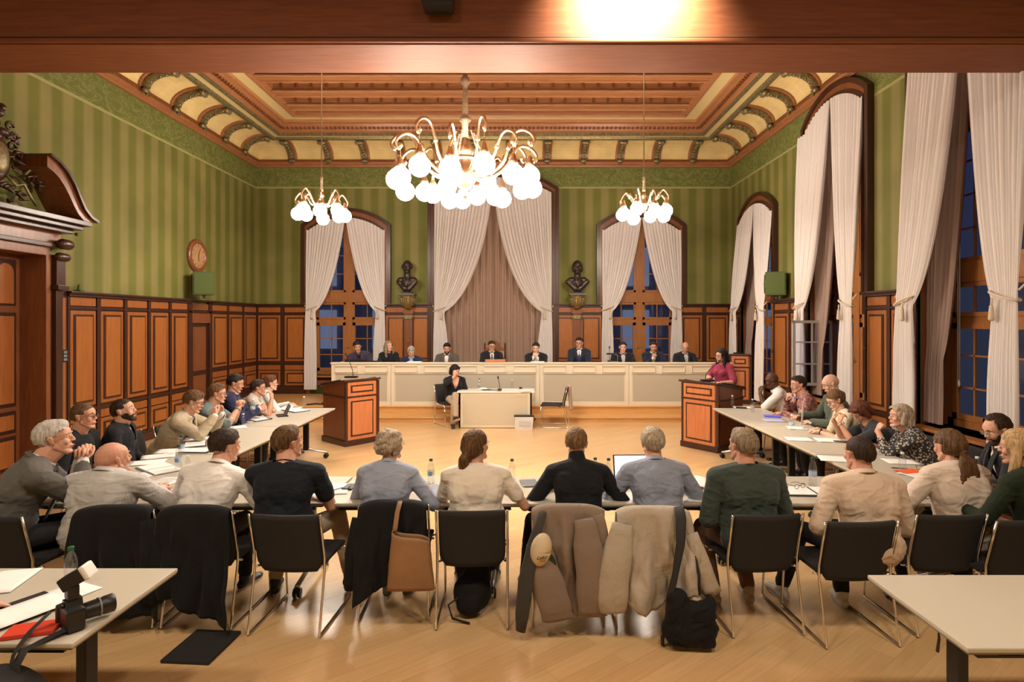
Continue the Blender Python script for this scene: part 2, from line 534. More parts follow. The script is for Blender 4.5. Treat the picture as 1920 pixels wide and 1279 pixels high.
def pattern_cloth(name, kind):
    m, nt, b = nodes(name)
    tc = nt.nodes.new('ShaderNodeTexCoord')
    if kind == 'floral':
        v = nt.nodes.new('ShaderNodeTexVoronoi'); v.inputs['Scale'].default_value = 34
        nt.links.new(tc.outputs['Object'], v.inputs['Vector'])
        s = nt.nodes.new('ShaderNodeSeparateColor'); nt.links.new(v.outputs['Color'], s.inputs[0])
        c = ramp(nt, s.outputs[0], [(0.0, (0.16, 0.05, 0.07)), (0.25, (0.50, 0.20, 0.13)), (0.5, (0.62, 0.36, 0.22)), (0.75, (0.10, 0.10, 0.19)), (1.0, (0.40, 0.12, 0.12))])
        c2 = c
    elif kind == 'dots':
        v = nt.nodes.new('ShaderNodeTexVoronoi'); v.inputs['Scale'].default_value = 42
        nt.links.new(tc.outputs['Object'], v.inputs['Vector'])
        c2 = ramp(nt, v.outputs['Distance'], [(0.0, (0.50, 0.46, 0.40)), (0.38, (0.46, 0.42, 0.36)), (0.46, (0.035, 0.035, 0.038)), (1.0, (0.03, 0.03, 0.032))])
    elif kind == 'check':
        s = nt.nodes.new('ShaderNodeSeparateXYZ'); nt.links.new(tc.outputs['Object'], s.inputs[0])
        a = mathn(nt, 'SINE', mathn(nt, 'MULTIPLY', s.outputs[0], 700)); d = mathn(nt, 'SINE', mathn(nt, 'MULTIPLY', s.outputs[2], 700))
        f = mathn(nt, 'GREATER_THAN', mathn(nt, 'MAXIMUM', a, d), 0.55)
        c2 = mixc(nt, f, (0.40, 0.39, 0.38), (0.56, 0.545, 0.53))
    elif kind == 'print':
        n = nt.nodes.new('ShaderNodeTexNoise'); n.inputs['Scale'].default_value = 26; n.inputs['Distortion'].default_value = 1.5
        nt.links.new(tc.outputs['Object'], n.inputs['Vector'])
        c2 = ramp(nt, n.outputs[0], [(0.42, (0.60, 0.55, 0.48)), (0.5, (0.32, 0.33, 0.30)), (0.58, (0.58, 0.52, 0.45))])
    nt.links.new(c2, b.inputs['Base Color'])
    b.inputs['Roughness'].default_value = 0.85
    n = nt.nodes.new('ShaderNodeTexNoise'); n.inputs['Scale'].default_value = 9; n.inputs['Detail'].default_value = 3
    nt.links.new(tc.outputs['Object'], n.inputs['Vector'])
    bp = nt.nodes.new('ShaderNodeBump'); bp.inputs['Strength'].default_value = 0.25; bp.inputs['Distance'].default_value = 0.03
    nt.links.new(n.outputs[0], bp.inputs['Height']); nt.links.new(bp.outputs[0], b.inputs['Normal'])
    return m
# ------------------------------------------------------------------ the room
XL, XR, YB = -6.69, 5.26, 14.5
ZC = 6.0                      # underside of the cornice
DADO = 2.556
PLAT = 0.30
XC = -0.715                   # middle of the hall
def arc(t, hw, rise):
    Rr = (hw*hw + rise*rise)/(2*rise)
    return math.sqrt(max(0, Rr*Rr-(t*hw)**2)) - (Rr-rise)
def wall_sheet(name, u0, u1, z0, z1, ops, M, mats, depth):
    """wall of a room with arched openings; local x along the wall, y outward"""
    mb = MB(); mb.M = M
    cur = u0
    for (c, hw, zs, spring, rise) in ops:
        mb._add([(cur,0,z0),(c-hw,0,z0),(c-hw,0,z1),(cur,0,z1)], [(0,1,2,3)])
        mb._add([(c-hw,0,z0),(c+hw,0,z0),(c+hw,0,zs),(c-hw,0,zs)], [(0,1,2,3)])
        N = 16
        for k in range(N):
            t0 = -1+2*k/N; t1 = -1+2*(k+1)/N
            a0 = spring+arc(t0, hw, rise); a1 = spring+arc(t1, hw, rise)
            mb._add([(c+t0*hw,0,a0),(c+t1*hw,0,a1),(c+t1*hw,0,z1),(c+t0*hw,0,z1)], [(0,1,2,3)])
            mb.mi = 1
            mb._add([(c+t0*hw,0,a0),(c+t0*hw,depth,a0),(c+t1*hw,depth,a1),(c+t1*hw,0,a1)], [(0,1,2,3)])
            mb.mi = 0
        mb.mi = 1
        mb._add([(c-hw,0,zs),(c-hw,depth,zs),(c-hw,depth,spring),(c-hw,0,spring)], [(0,1,2,3)])
        mb._add([(c+hw,0,zs),(c+hw,0,spring),(c+hw,depth,spring),(c+hw,depth,zs)], [(0,1,2,3)])
        mb._add([(c-hw,0,zs),(c+hw,0,zs),(c+hw,depth,zs),(c-hw,depth,zs)], [(0,1,2,3)])
        mb.mi = 0
        cur = c+hw
    mb._add([(cur,0,z0),(u1,0,z0),(u1,0,z1),(cur,0,z1)], [(0,1,2,3)])
    return mb.build(name, mats, kind='structure')
M_BACK = Matrix.Translation((0, YB, 0))
def MR(cy): return Matrix.Translation((XR, cy, 0)) @ Matrix.Rotation(R(-90), 4, 'Z')
def ML(cy): return Matrix.Translation((XL, cy, 0)) @ Matrix.Rotation(R(90), 4, 'Z')
def MBK(cx): return Matrix.Translation((cx, YB, 0))
SILL = 0.76
BW = dict(hw=0.92, spring=4.42, rise=0.31)
CW = dict(hw=1.49, spring=5.34, rise=0.40)
SW = dict(hw=0.86, spring=5.53, rise=0.31)
TW = dict(hw=0.86, spring=4.42, rise=0.31)
W_BX = (-4.40, 3.00)
wall_sheet('wall_back', XL, XR, 0, ZC+0.1, [(W_BX[0], 0.92, SILL, 4.42, 0.31), (XC, 1.49, 0.30, 5.34, 0.40), (W_BX[1], 0.92, SILL, 4.42, 0.31)],
           M_BACK, [M_WALLX, W_MID], 0.32)
SY = (12.79, 9.62, 6.72)     # side windows
# on the right wall local x = -(Y - 0)
wall_sheet('wall_right', -YB, 3.0, 0, ZC+0.1,
           [(-SY[0], 0.86, SILL, 4.42, 0.31), (-SY[1], 0.86, SILL, 5.53, 0.31), (-SY[2], 0.86, SILL, 5.53, 0.31)],
           MR(0), [M_WALLY, W_MID], 0.46)
# left wall with the doorway of the portal
DY = 7.15
mb = MB(); mb.M = ML(0)
for a, b_, z0, z1 in ((-3.0, DY-0.80, 0, ZC+0.1), (DY+0.80, YB, 0, ZC+0.1), (DY-0.80, DY+0.80, 3.02, ZC+0.1)):
    mb._add([(a,0,z0),(b_,0,z0),(b_,0,z1),(a,0,z1)], [(0,1,2,3)])
mb.mi = 1
mb._add([(DY+0.8,0,0),(DY+0.8,0.32,0),(DY+0.8,0.32,3.02),(DY+0.8,0,3.02)], [(0,3,2,1)])
mb._add([(DY-0.8,0,0),(DY-0.8,0.32,0),(DY-0.8,0.32,3.02),(DY-0.8,0,3.02)], [(0,1,2,3)])
mb._add([(DY-0.8,0,3.02),(DY+0.8,0,3.02),(DY+0.8,0.32,3.02),(DY-0.8,0.32,3.02)], [(0,3,2,1)])
mb.build('wall_left', [M_WALLY, W_MID], kind='structure')
mb = MB(); mb.box(XL-0.5, XR+0.6, -3.1, -3.0, 0, 7.3); mb.build('wall_front', mat('gallery_wall', (0.42, 0.34, 0.22), 0.8), kind='structure')
mb = MB(); mb.box(XL-0.5, XR+0.6, -3.1, YB+0.4, -0.1, 0); mb.build('floor', M_FLOOR, kind='structure')

# raised platform with two oak steps
mb = MB()
mb.box(XL, XR, 12.03, YB, 0.0, 0.085); mb.box(XL, XR, 12.005, YB, 0.085, 0.12, ch=0.006)
mb.box(XL, XR, 12.40, YB, 0.12, 0.265); mb.box(XL, XR, 12.375, YB, 0.265, 0.30, ch=0.006)
mb.build('floor_platform', M_STEP, kind='structure')

# ------------------------------------------------------------------ ceiling and cornice
def loop(d, z): return [(XL+d, 4.0, z), (XL+d, YB-d, z), (XR-d, YB-d, z), (XR-d, 4.0, z)]
def profile(name, pts, mats, parent=None):
    """pts: (d, z, material of the strip that follows)"""
    mb = MB()
    for (d0, z0, mi), (d1, z1, _) in zip(pts[:-1], pts[1:]):
        a = loop(d0, z0); b = loop(d1, z1)
        mb.mi = mi
        for k in range(3):
            mb._add([a[k], a[k+1], b[k+1], b[k]], [(0,3,2,1)], False)
    return mb.build(name, mats, parent, None if parent else 'structure')
cove = []
for k in range(9):
    t = PI/2*k/8
    cove.append((0.13+0.57*(1-math.cos(t)), 6.15+0.35*math.sin(t), 1))
prof = [(0, 5.99, 0), (0.05, 5.99, 0), (0.06, 6.03, 0), (0.10, 6.05, 0), (0.11, 6.10, 3), (0.15, 6.12, 3), (0.15, 6.15, 3)] + cove[:-1] + \
    [(0.70, 6.50, 0), (0.70, 6.46, 2), (0.74, 6.44, 2), (0.80, 6.45, 2), (0.82, 6.50, 4), (0.98, 6.51, 2), (0.98, 6.47, 2), (1.02, 6.47, 2), (1.03, 6.53, 0),
     (1.08, 6.56, 0), (1.10, 6.60, 5), (1.16, 6.62, 0), (1.20, 6.68, 0), (1.25, 6.70, 5), (1.26, 6.76, 4), (1.56, 6.77, 5), (1.56, 6.70, 5), (1.62, 6.68, 0),
     (1.64, 6.72, 0), (1.72, 6.74, 0), (1.74, 7.05, 0)]
cornice = profile('trim_1', prof, [W_CEIL, M_CREAM, M_GILT, W_MID, M_CREAMB, W_CEIL2])
cornice['label'] = 'coved wooden cornice with cream panels and carved brackets'
# dentils along the sloping fascia
mb = MB()
def along(d, z, step, fn):
    y = 5.0
    while y < YB-d:
        fn(XL+d, y, 0); fn(XR-d, y, PI); y += step
    x = XL+d+step/2
    while x < XR-d:
        fn(x, YB-d, -PI/2); x += step
def dent(x, y, a):
    mb.M = Matrix.Translation((x, y, 6.615)) @ Matrix.Rotation(a, 4, 'Z')
    mb.box(-0.005, 0.05, -0.025, 0.025, -0.04, 0.012)
along(1.12, 6.6, 0.10, dent)
mb.build('dentil_row', [W_MID], cornice)
# brackets over the cove
def bracket_mesh():
    mb = MB()
    # local: x = inward distance from the wall, z height, y width
    N = 9
    def face(w, off0, off1, mi):
        pa = []; pb = []
        for k in range(N+1):
            t = PI/2*k/N
            cd, cz = 0.13+0.57*(1-math.cos(t)), 6.15+0.35*math.sin(t)
            nx, nz = math.cos(t), -math.sin(t)
            pa.append((cd+nx*off0, cz+nz*off0)); pb.append((cd+nx*off1, cz+nz*off1))
        mb.mi = mi
        for k in range(N):
            q = [pa[k], pa[k+1], pb[k+1], pb[k]]
            mb._add([(p[0], -w, p[1]) for p in q]+[(p[0], w, p[1]) for p in q], [(0,3,2,1),(4,5,6,7),(2,6,7,3),(0,1,5,4),(1,2,6,5),(3,7,4,0)], False)
    face(0.115, -0.01, 0.035, 0)
    face(0.060, 0.03, 0.115, 1)
    mb.mi = 1
    mb.caps((0.70, -0.05, 6.40), (0.70, 0.05, 6.40), 0.055, 0.055)
    mb.caps((0.62, -0.035, 6.40), (0.62, 0.035, 6.40), 0.04, 0.04)
    mb.caps((0.20, -0.03, 6.10), (0.20, 0.03, 6.10), 0.05, 0.05)
    mb.ball((0.22, 0, 6.03), 0.030, 8)
    for s in (-0.035, 0.035):
        mb.ball((0.76, s, 6.40), 0.022, 8); mb.ball((0.24, s, 6.02), 0.018, 8)
    # leaf ornaments down the front
    for k in range(5):
        t = PI/2*(k+0.8)/6
        cd, cz = 0.13+0.57*(1-math.cos(t)), 6.15+0.35*math.sin(t)
        mb.ball((cd+math.cos(t)*0.12, 0, cz-math.sin(t)*0.12), (0.022, 0.045, 0.03), 8)
    return mb.mesh('bracket', [W_CEIL, M_GILT])
bme = bracket_mesh()
for k in range(12):
    o = link('bracket', bme, cornice); o.location = (-5.70+0.905*k, YB, 0); o.rotation_euler = (0, 0, -PI/2)
for k in range(9):
    y = 13.55-0.90*k
    o = link('bracket', bme, cornice); o.location = (XL, y, 0)
    if 0.9 < 99:
        o = link('bracket', bme, cornice); o.location = (XR, y, 0); o.rotation_euler = (0, 0, PI)
# wooden ceiling with deep beams running across
mb = MB(); mb.box(XL-0.5, XR+0.6, -3.1, YB+0.5, 7.02, 7.12)
ceil = mb.build('ceiling', W_CEIL, kind='structure')
cx0, cx1 = XL+1.70, XR-1.70
for k in range(10):
    yc = 12.36-0.735*k
    mb = MB()
    mb.box(cx0, cx1, yc-0.13, yc+0.13, 6.72, 7.02)
    mb.box(cx0, cx1, yc-0.18, yc-0.13, 6.86, 7.02); mb.box(cx0, cx1, yc+0.13, yc+0.18, 6.86, 7.02)
    mb.mi = 1
    mb.box(cx0, cx1, yc-0.155, yc-0.12, 6.69, 6.73, ch=0.01); mb.box(cx0, cx1, yc+0.12, yc+0.155, 6.69, 6.73, ch=0.01)
    mb.mi = 2
    x = cx0+0.2
    while x < cx1:
        mb.box(x, x+0.03, yc-0.20, yc-0.13, 6.76, 6.84); x += 0.30
    mb.build('ceiling_beam', [W_CEIL, W_CEIL2, W_MID], ceil)
# dark panels between the beams, recess shade put into their colour
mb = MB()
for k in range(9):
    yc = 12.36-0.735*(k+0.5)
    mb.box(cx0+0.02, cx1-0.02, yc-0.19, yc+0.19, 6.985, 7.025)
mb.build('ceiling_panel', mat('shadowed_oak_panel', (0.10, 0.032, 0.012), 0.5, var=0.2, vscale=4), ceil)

# deep wooden girder crossing the hall over the photographer
mb = MB()
mb.box(XL, XR, 5.30, 5.90, 4.652, 7.02, ch=0.006)
mb.box(XL, XR, 5.262, 5.31, 4.662, 4.700, ch=0.012)
mb.mi = 1
mb.box(XL, XR, 5.294, 5.31, 4.700, 4.722)
girder = mb.build('ceiling_girder', [W_BEAM, M_BLACKM], kind='structure')

# ------------------------------------------------------------------ wainscot
def wainscot(name, M, u0, u1, n, zb, skips=()):
    """dark framed panelling, local x along the wall, -y into the room"""
    mb = MB(); mb.M = M
    top = DADO
    mb.mi = 0
    mb.box(u0, u1, -0.035, 0.0, zb, top-0.04)
    mb.box(u0, u1, -0.075, 0.0, zb, zb+0.16, ch=0.01)
    mb.box(u0, u1, -0.060, 0.0, zb+0.16, zb+0.19)
    mb.box(u0-0.02, u1+0.02, -0.13, 0.0, top-0.035, top, ch=0.008)
    mb.box(u0-0.01, u1+0.01, -0.09, 0.0, top-0.075, top-0.035)
    mb.box(u0, u1, -0.055, 0.0, 2.29, 2.325)
    mb.box(u0, u1, -0.055, 0.0, zb+0.74, zb+0.79)
    step = (u1-u0)/n
    for k in range(n):
        a = u0+step*k; b = a+step
        mb.mi = 0
        mb.box(a-0.0, a+0.035, -0.060, 0, zb+0.19, top-0.07); mb.box(b-0.035, b, -0.060, 0, zb+0.19, top-0.07)
        a += 0.055; b -= 0.055
        def panel(z0, z1, w=0.055):
            mb.mi = 1; mb.box(a, b, -0.052, -0.03, z0, z1, ch=0.004)
            if b-a > 0.25 and z1-z0 > 0.3:
                mb.mi = 0; mb.box(a+w, b-w, -0.062, -0.04, z0+w, z1-w, ch=0.004)
                w2 = w+0.032
                mb.mi = 2; mb.box(a+w2, b-w2, -0.072, -0.05, z0+w2, z1-w2, ch=0.004)
        panel(2.345, top-0.085)
        panel(zb+0.82, 2.27)
        panel(zb+0.60, zb+0.72)
        panel(zb+0.21, zb+0.58)
    return mb.build(name, [W_DARK, W_ORANGE, W_FIELD], kind='structure')
wainscot('trim_2', ML(0), 8.42, 11.50, 5, 0.0)
wainscot('trim_3', ML(0), 12.32, 14.46, 3, PLAT)
# back wall bays
wainscot('trim_4', M_BACK, XL+0.03, -5.34, 2, PLAT)
wainscot('trim_5', M_BACK, -3.46, -2.22, 2, PLAT)
wainscot('trim_6', M_BACK, 0.79, 2.06, 2, PLAT)
wainscot('trim_7', M_BACK, 3.94, XR-0.03, 2, PLAT)
# right wall bays (local x = -Y)
wainscot('trim_8', MR(0), -14.46, -13.67, 1, PLAT)
wainscot('trim_9', MR(0), -11.91, -10.50, 2, 0.0)
wainscot('trim_10', MR(0), -8.74, -7.60, 2, 0.0)
wainscot('trim_12', MR(0), -5.84, -3.0, 4, 0.0)
# small side door in the left panelling
mb = MB(); mb.M = ML(0)
mb.box(11.50, 12.32, -0.09, 0, 0, 0.16); mb.box(11.48, 12.34, -0.13, 0, DADO-0.035, DADO, ch=0.008)
mb.box(11.50, 11.58, -0.06, 0, 0, DADO-0.03); mb.box(12.24, 12.32, -0.06, 0, 0, DADO-0.03)
mb.box(11.5, 12.32, -0.06, 0, 2.29, 2.325)
mb.mi = 1
mb.box(11.62, 12.20, -0.055, 0, 2.345, DADO-0.085)
mb.box(11.58, 12.24, -0.075, 0, 2.08, 2.28)
mb.mi = 2
mb.box(11.58, 12.24, -0.02, 0, 0, 2.08)
mb.mi = 1
mb.box(11.68, 12.14, -0.035, 0, 1.1, 2.0, ch=0.004); mb.box(11.68, 12.14, -0.035, 0, 0.55, 1.0, ch=0.004); mb.box(11.68, 12.14, -0.035, 0, 0.2, 0.48, ch=0.004)
mb.mi = 3
mb.box(11.73, 12.09, -0.045, 0, 1.16, 1.94, ch=0.004)
d2 = mb.build('door_2', [W_DARK, W_MID, W_DARK, W_MID], kind='structure')

# ------------------------------------------------------------------ windows
def ring(mb, ihw, ispr, irise, ohw, ospr, orise, zb, d0, d1, mi):
    """arched casing between an inner and an outer outline; d0 is the room side"""
    def outline(hw, spr, rise, zb):
        p = [(-hw, zb)]
        for k in range(17):
            t = -1+2*k/16
            p.append((t*hw, spr+arc(t, hw, rise)))
        p.append((hw, zb)); return p
    a = outline(ihw, ispr, irise, zb); b = outline(ohw, ospr, orise, zb)
    o = mb.mi; mb.mi = mi
    for k in range(len(a)-1):
        q = [a[k], a[k+1], b[k+1], b[k]]
        mb._add([(p[0], d0, p[1]) for p in q]+[(p[0], d1, p[1]) for p in q],
                [(0,1,2,3),(7,6,5,4),(1,0,4,5),(3,2,6,7)], False)
    mb.mi = o
def window(name, M, hw, spring, rise, depth, zb_case, casing=0.19, open_left=False, plain=False, sillz=SILL, label=None):
    # casing on the wall face
    mb = MB()
    ring(mb, hw-0.02, spring-0.01, rise-0.01, hw+casing, spring+0.10, rise+0.10, zb_case, -0.07, 0.02, 1)
    ring(mb, hw+casing-0.075, spring+0.08, rise+0.07, hw+casing+0.01, spring+0.12, rise+0.11, zb_case, -0.105, 0.0, 0)
    ring(mb, hw-0.03, spring-0.02, rise-0.01, hw+0.035, spring+0.02, rise+0.03, zb_case, -0.085, 0.0, 0)
    root = mb.build(name, [W_DARK, W_MID], kind='structure')
    root.matrix_world = M
    if plain: return root
    D = depth-0.06
    # fixed frame
    mb = MB()
    ring(mb, hw-0.10, spring-0.10, rise-0.02, hw+0.01, spring, rise, sillz, D-0.05, D+0.03, 0)
    mb.box(-hw, hw, D-0.05, D+0.03, sillz, sillz+0.10)
    mb.box(-0.085, 0.085, D-0.07, D+0.03, sillz, spring+rise-0.05)
    mb.box(-hw, hw, D-0.08, D+0.03, 2.60, 2.86, ch=0.012)
    mb.box(-hw, hw, D-0.045, D+0.03, 2.09, 2.17)
    zt = spring-0.30
    if spring > 5: mb.box(-hw, hw, D-0.06, D+0.03, 4.55, 4.68)
    mb.build('window_frame', W_WIN, root)
    # lights with their sash, glazing bars and pane
    def light(x0, x1, z0, z1, nx, nz, sash, arched=False, nm='sash', isopen=False):
        mb = MB()
        m2 = W_WIN
        s = sash
        def ztop(x): return spring+arc(max(-1, min(1, x/hw)), hw, rise)-0.10 if arched else z1
        y0, y1 = D-0.06, D-0.01
        if not arched:
            mb.box(x0, x1, y0, y1, z0, z0+s); mb.box(x0, x1, y0, y1, z1-s, z1)
            mb.box(x0, x0+s, y0, y1, z0, z1); mb.box(x1-s, x1, y0, y1, z0, z1)
        else:
            mb.box(x0, x1, y0, y1, z0, z0+s)
            mb.box(x0, x0+s, y0, y1, z0, ztop(x0)-0.02); mb.box(x1-s, x1, y0, y1, z0, ztop(x1)-0.02)
        for k in range(1, nx):
            x = x0+(x1-x0)*k/nx
            mb.box(x-0.011, x+0.011, D-0.045, D-0.02, z0, ztop(x)-(0.01 if arched else 0))
        for k in range(1, nz):
            z = z0+(z1-z0)*k/nz
            xa, xb = x0, x1
            if arched and z > spring-0.1: continue
            mb.box(xa, xb, D-0.045, D-0.02, z-0.011, z+0.011)
        o = mb.build(nm, m2, root)
        g = MB(); N = 8 if arched else 1
        for k in range(N):
            a = x0+(x1-x0)*k/N; b = x0+(x1-x0)*(k+1)/N
            g._add([(a, D-0.03, z0), (b, D-0.03, z0), (b, D-0.03, ztop(b)), (a, D-0.03, ztop(a))], [(0,1,2,3)])
        g.build('pane', M_GLASS, o)
        return o
    for sgn in (-1, 1):
        a, b = (0.085, hw-0.09) if sgn > 0 else (-hw+0.09, -0.085)
        if not (open_left and sgn < 0): light(a, b, sillz+0.10, 2.09, 2, 3, 0.075)
        light(a, b, 2.17, 2.60, 2, 1, 0.055)
        if spring > 5:
            light(a, b, 2.86, 4.55, 2, 4, 0.055)
            light(a, b, 4.68, spring+rise, 2, 2, 0.055, True)
        else:
            light(a, b, 2.86, spring+rise, 2, 4, 0.055, True)
    h = MB(); h.mi = 0
    h.caps((-0.05, D-0.09, 1.45), (0.03, D-0.09, 1.45), 0.009, 0.007, 8); h.caps((-0.05, D-0.09, 1.45), (-0.05, D-0.05, 1.45), 0.008, 0.008, 8)
    h.box(-0.062, -0.038, D-0.075, D-0.068, 1.39, 1.51)
    h.build('window_handle', M_GOLD, root)
    # sill board and radiator apron
    s = MB(); s.box(-hw-0.03, hw+0.03, -0.16, depth, sillz-0.04, sillz, ch=0.008)
    s.build('window_sill', W_WIN, root)
    ap = MB()
    ap.mi = 2; ap.box(-hw-0.05, hw+0.05, -0.05, 0.0, sillz-0.12, sillz-0.04)
    ap.mi = 0; ap.box(-hw-0.05, hw+0.05, -0.09, 0.0, sillz-0.24, sillz-0.12); ap.box(-hw-0.05, hw+0.05, -0.09, 0.0, 0.0, 0.12)
    for k in range(4):
        x = -hw-0.05+(2*hw+0.03)*k/3
        ap.box(x-0.02, x+0.07, -0.09, 0.0, 0.12, sillz-0.24)
    ap.mi = 1; ap.box(-hw, hw, -0.06, 0.0, 0.12, sillz-0.24)
    ap.build('radiator_cover', [W_MID, mat('green_grille', (0.05, 0.065, 0.012), 0.6, bump=1.0, bscale=300), M_BLACKM], root)
    if open_left:
        # casement swung inward, pale on its outer face
        c = MB(); wd, zz0, zz1 = 0.70, 0.0, 1.17
        c.box(0, wd, -0.02, 0.02, 0, 0.05); c.box(0, wd, -0.02, 0.02, zz1-0.05, zz1)
        c.box(0, 0.05, -0.02, 0.02, 0, zz1); c.box(wd-0.05, wd, -0.02, 0.02, 0, zz1)
        c.box(wd/2-0.012, wd/2+0.012, -0.012, 0.012, 0, zz1)
        for k in (1, 2): c.box(0, wd, -0.012, 0.012, zz1*k/3-0.012, zz1*k/3+0.012)
        co = c.build('open_casement', mat('pale_grey_window_paint', (0.42, 0.41, 0.40), 0.5), root)
        g = MB(); g._add([(0.05, 0, 0.05), (wd-0.05, 0, 0.05), (wd-0.05, 0, zz1-0.05), (0.05, 0, zz1-0.05)], [(0,1,2,3)])
        g.build('pane', M_GLASS, co)
        hh = MB(); hh.caps((wd-0.02, -0.03, 0.5), (wd-0.02, -0.03, 0.62), 0.008, 0.008, 8)
        hh.build('window_handle', M_GOLD, co)
        co.location = (-hw+0.16, D-0.10, sillz+0.20); co.rotation_euler = (0, 0, R(-92))
    return root
window('window_1', MBK(W_BX[0]), **BW, depth=0.32, zb_case=DADO, sillz=SILL)
window('window_2', MBK(XC), **CW, depth=0.32, zb_case=0.30, casing=0.14, plain=True)
window('window_3', MBK(W_BX[1]), **BW, depth=0.32, zb_case=DADO, sillz=SILL)
window('window_4', MR(SY[0]), **TW, depth=0.46, zb_case=DADO, casing=0.13)
window('window_5', MR(SY[1]), **SW, depth=0.46, zb_case=DADO, casing=0.16, open_left=True)
window('window_6', MR(SY[2]), **SW, depth=0.46, zb_case=DADO, casing=0.16)
# backing of the curtained middle bay
mb = MB(); mb.box(XC-1.6, XC+1.6, YB+0.36, YB+0.42, 0, 6.0); mb.build('wall_niche', W_MID, kind='structure')
# dark courtyard wall across the street seen through the panes
mb = MB()
fac = mat('dusk_facade', (0.40, 0.44, 0.52), 0.9, var=0.3, vscale=0.8)
mb.box(-16, 16, 24, 24.3, -6, 5.2); mb.mi = 1
for k in range(11):
    for j in range(4): mb.box(-14+2.6*k, -12.9+2.6*k, 23.93, 24.0, -4.2+2.6*j, -2.6+2.6*j)
o = mb.build('courtyard_building', [fac, mat('added_window_glow', (0.12, 0.15, 0.26), 0.3, emit=(0.34, 0.42, 0.62), estr=0.16)])  # faint window glow added to brighten the view through the far panes
tag(o, 'dark building across the courtyard seen through the far windows', 'building')

# ------------------------------------------------------------------ curtains
def drape(label, M, s, hw, spring, rise, ztie, zhem, d0, d1, xin0=0.0, wt=0.13, wb=0.20, xo=None, folds=11, m=C_WHITE, name='curtain',
          k=0.35, tie=True, group=None, amp=0.028, lean=0.0):
    """tied-back drape; s=-1 left, +1 right of the window's middle; x=0 at the middle"""
    xo = xo if xo is not None else hw-0.02
    nu, nv = folds*7, 46
    top0 = spring+arc(0, hw, rise)
    seed = random.uniform(0, 50)
    def fn(u, v):
        # u: 0 inner edge, 1 outer edge
        xt = xin0+(xo-xin0)*u
        zt = spring+arc(min(1, xt/hw), hw, rise)-0.02
        xtie = xo-wt*(1-u)+lean
        zti = ztie-0.10*(1-u)**1.5
        vt = 0.62
        if v <= vt:
            q = v/vt
            th = q*PI/2
            kk = k
            e = (1-kk)*(1-math.cos(th))+kk*q
            e2 = math.sin(th)*0.75+q*0.25
            fx = e*(1-u)+q*u
            fz = e2*(1-u)+q*u
            x = xt+(xtie-xt)*fx
            z = zt+(zti-zt)*fz
            a = amp*(0.55+0.9*math.sin(q*PI)**0.7)*(1-0.6*q**3)
            d = d0+(d1-d0)*q**1.3
        else:
            q = (v-vt)/(1-vt)
            xb = xo-wb*(1-u)+0.02*u
            e = 1-(1-q)**2
            x = xtie+(xb-xtie)*min(1, e*1.3)
            z = zti+(zhem-zti)*q
            a = amp*(0.45+0.55*min(1, q*3))
            d = d1-0.02*q
        ph = 2*PI*folds*u+1.6*noise.noise(V((u*5, v*1.5, seed)))
        d += a*math.sin(ph)+0.35*a*math.sin(2.3*ph+seed)
        x += 0.25*a*math.cos(ph)
        return (s*x, d, z)
    mb = MB(); mb.M = M
    mb.grid(fn, nu, nv)
    if s > 0: pass
    o = mb.build(name, m)
    tag(o, label, 'curtain', group)
    if tie:
        t = MB(); t.M = M
        xm = s*(xo-wt*0.5+lean)
        pts = []
        for q in range(17):
            a = 2*PI*q/16
            pts.append((xm+(wt*0.55+0.015)*math.cos(a), d1+0.065*math.sin(a), ztie-0.03-0.055*math.cos(a)*(-s)*-1))
        t.tube(pts, 0.014, 6)
        t.tube([(s*(xo+0.02), d1, ztie+0.02), (s*(xo+0.06), d1+0.05, ztie+0.10)], 0.012, 6)
        xi = s*(xo-wt*0.75+lean)
        t.tube([(xi, d1-0.07, ztie-0.05), (xi, d1-0.075, ztie-0.13)], [0.012, 0.012], 6)
        t.build('tieback', mat('cream_rope', (0.60, 0.50, 0.36), 0.8), o)
        t = MB(); t.M = M
        t.caps((xi, d1-0.075, ztie-0.14), (xi, d1-0.075, ztie-0.26), 0.020, 0.030, 10)
        t.build('tassel', mat('cream_rope', (0.60, 0.50, 0.36), 0.8), o)
    return o
wc = 'white tied back curtains at the arched windows'
for i, cx in enumerate(W_BX):
    n_ = ('left', 'right')[i]
    for s, side in ((-1, 'left'), (1, 'right')):
        drape('white curtain on the %s side of the %s far window' % (side, n_), MBK(cx), s, 0.92, 4.42, 0.31, 2.47, 0.42, -0.115, -0.14,
              wt=0.24 if s < 0 else 0.22, wb=0.28, xo=0.98, folds=12, k=0.62, group=wc)
for s, side in ((-1, 'left'), (1, 'right')):
    drape('wide white curtain on the %s of the brown curtain behind the bench' % side, MBK(XC), s, 1.49, 5.34, 0.40, 2.45, 0.36, -0.115, -0.15,
          wt=0.24, wb=0.36, xo=1.46, folds=17, k=0.16, group=wc, amp=0.032)
for s, side in ((-1, 'left'), (1, 'right')):
    mb = MB(); mb.M = MBK(XC)
    def fn(u, v, s=s):
        x = 0.0+1.46*u
        z = 0.34+(5.34+arc(min(1, x/1.49), 1.49, 0.40)-0.34-0.05)*(1-v)
        ph = 2*PI*8.5*u+0.8*noise.noise(V((u*4, v*1.2, 3*s)))
        return (s*x, 0.12+0.045*math.sin(ph)+0.02*math.sin(2.1*ph), z)
    mb.grid(fn, 100, 20)
    tag(mb.build('brown_curtain', C_BROWN), 'floor length dusty brown curtain, %s half, behind the middle chair' % side, 'curtain')
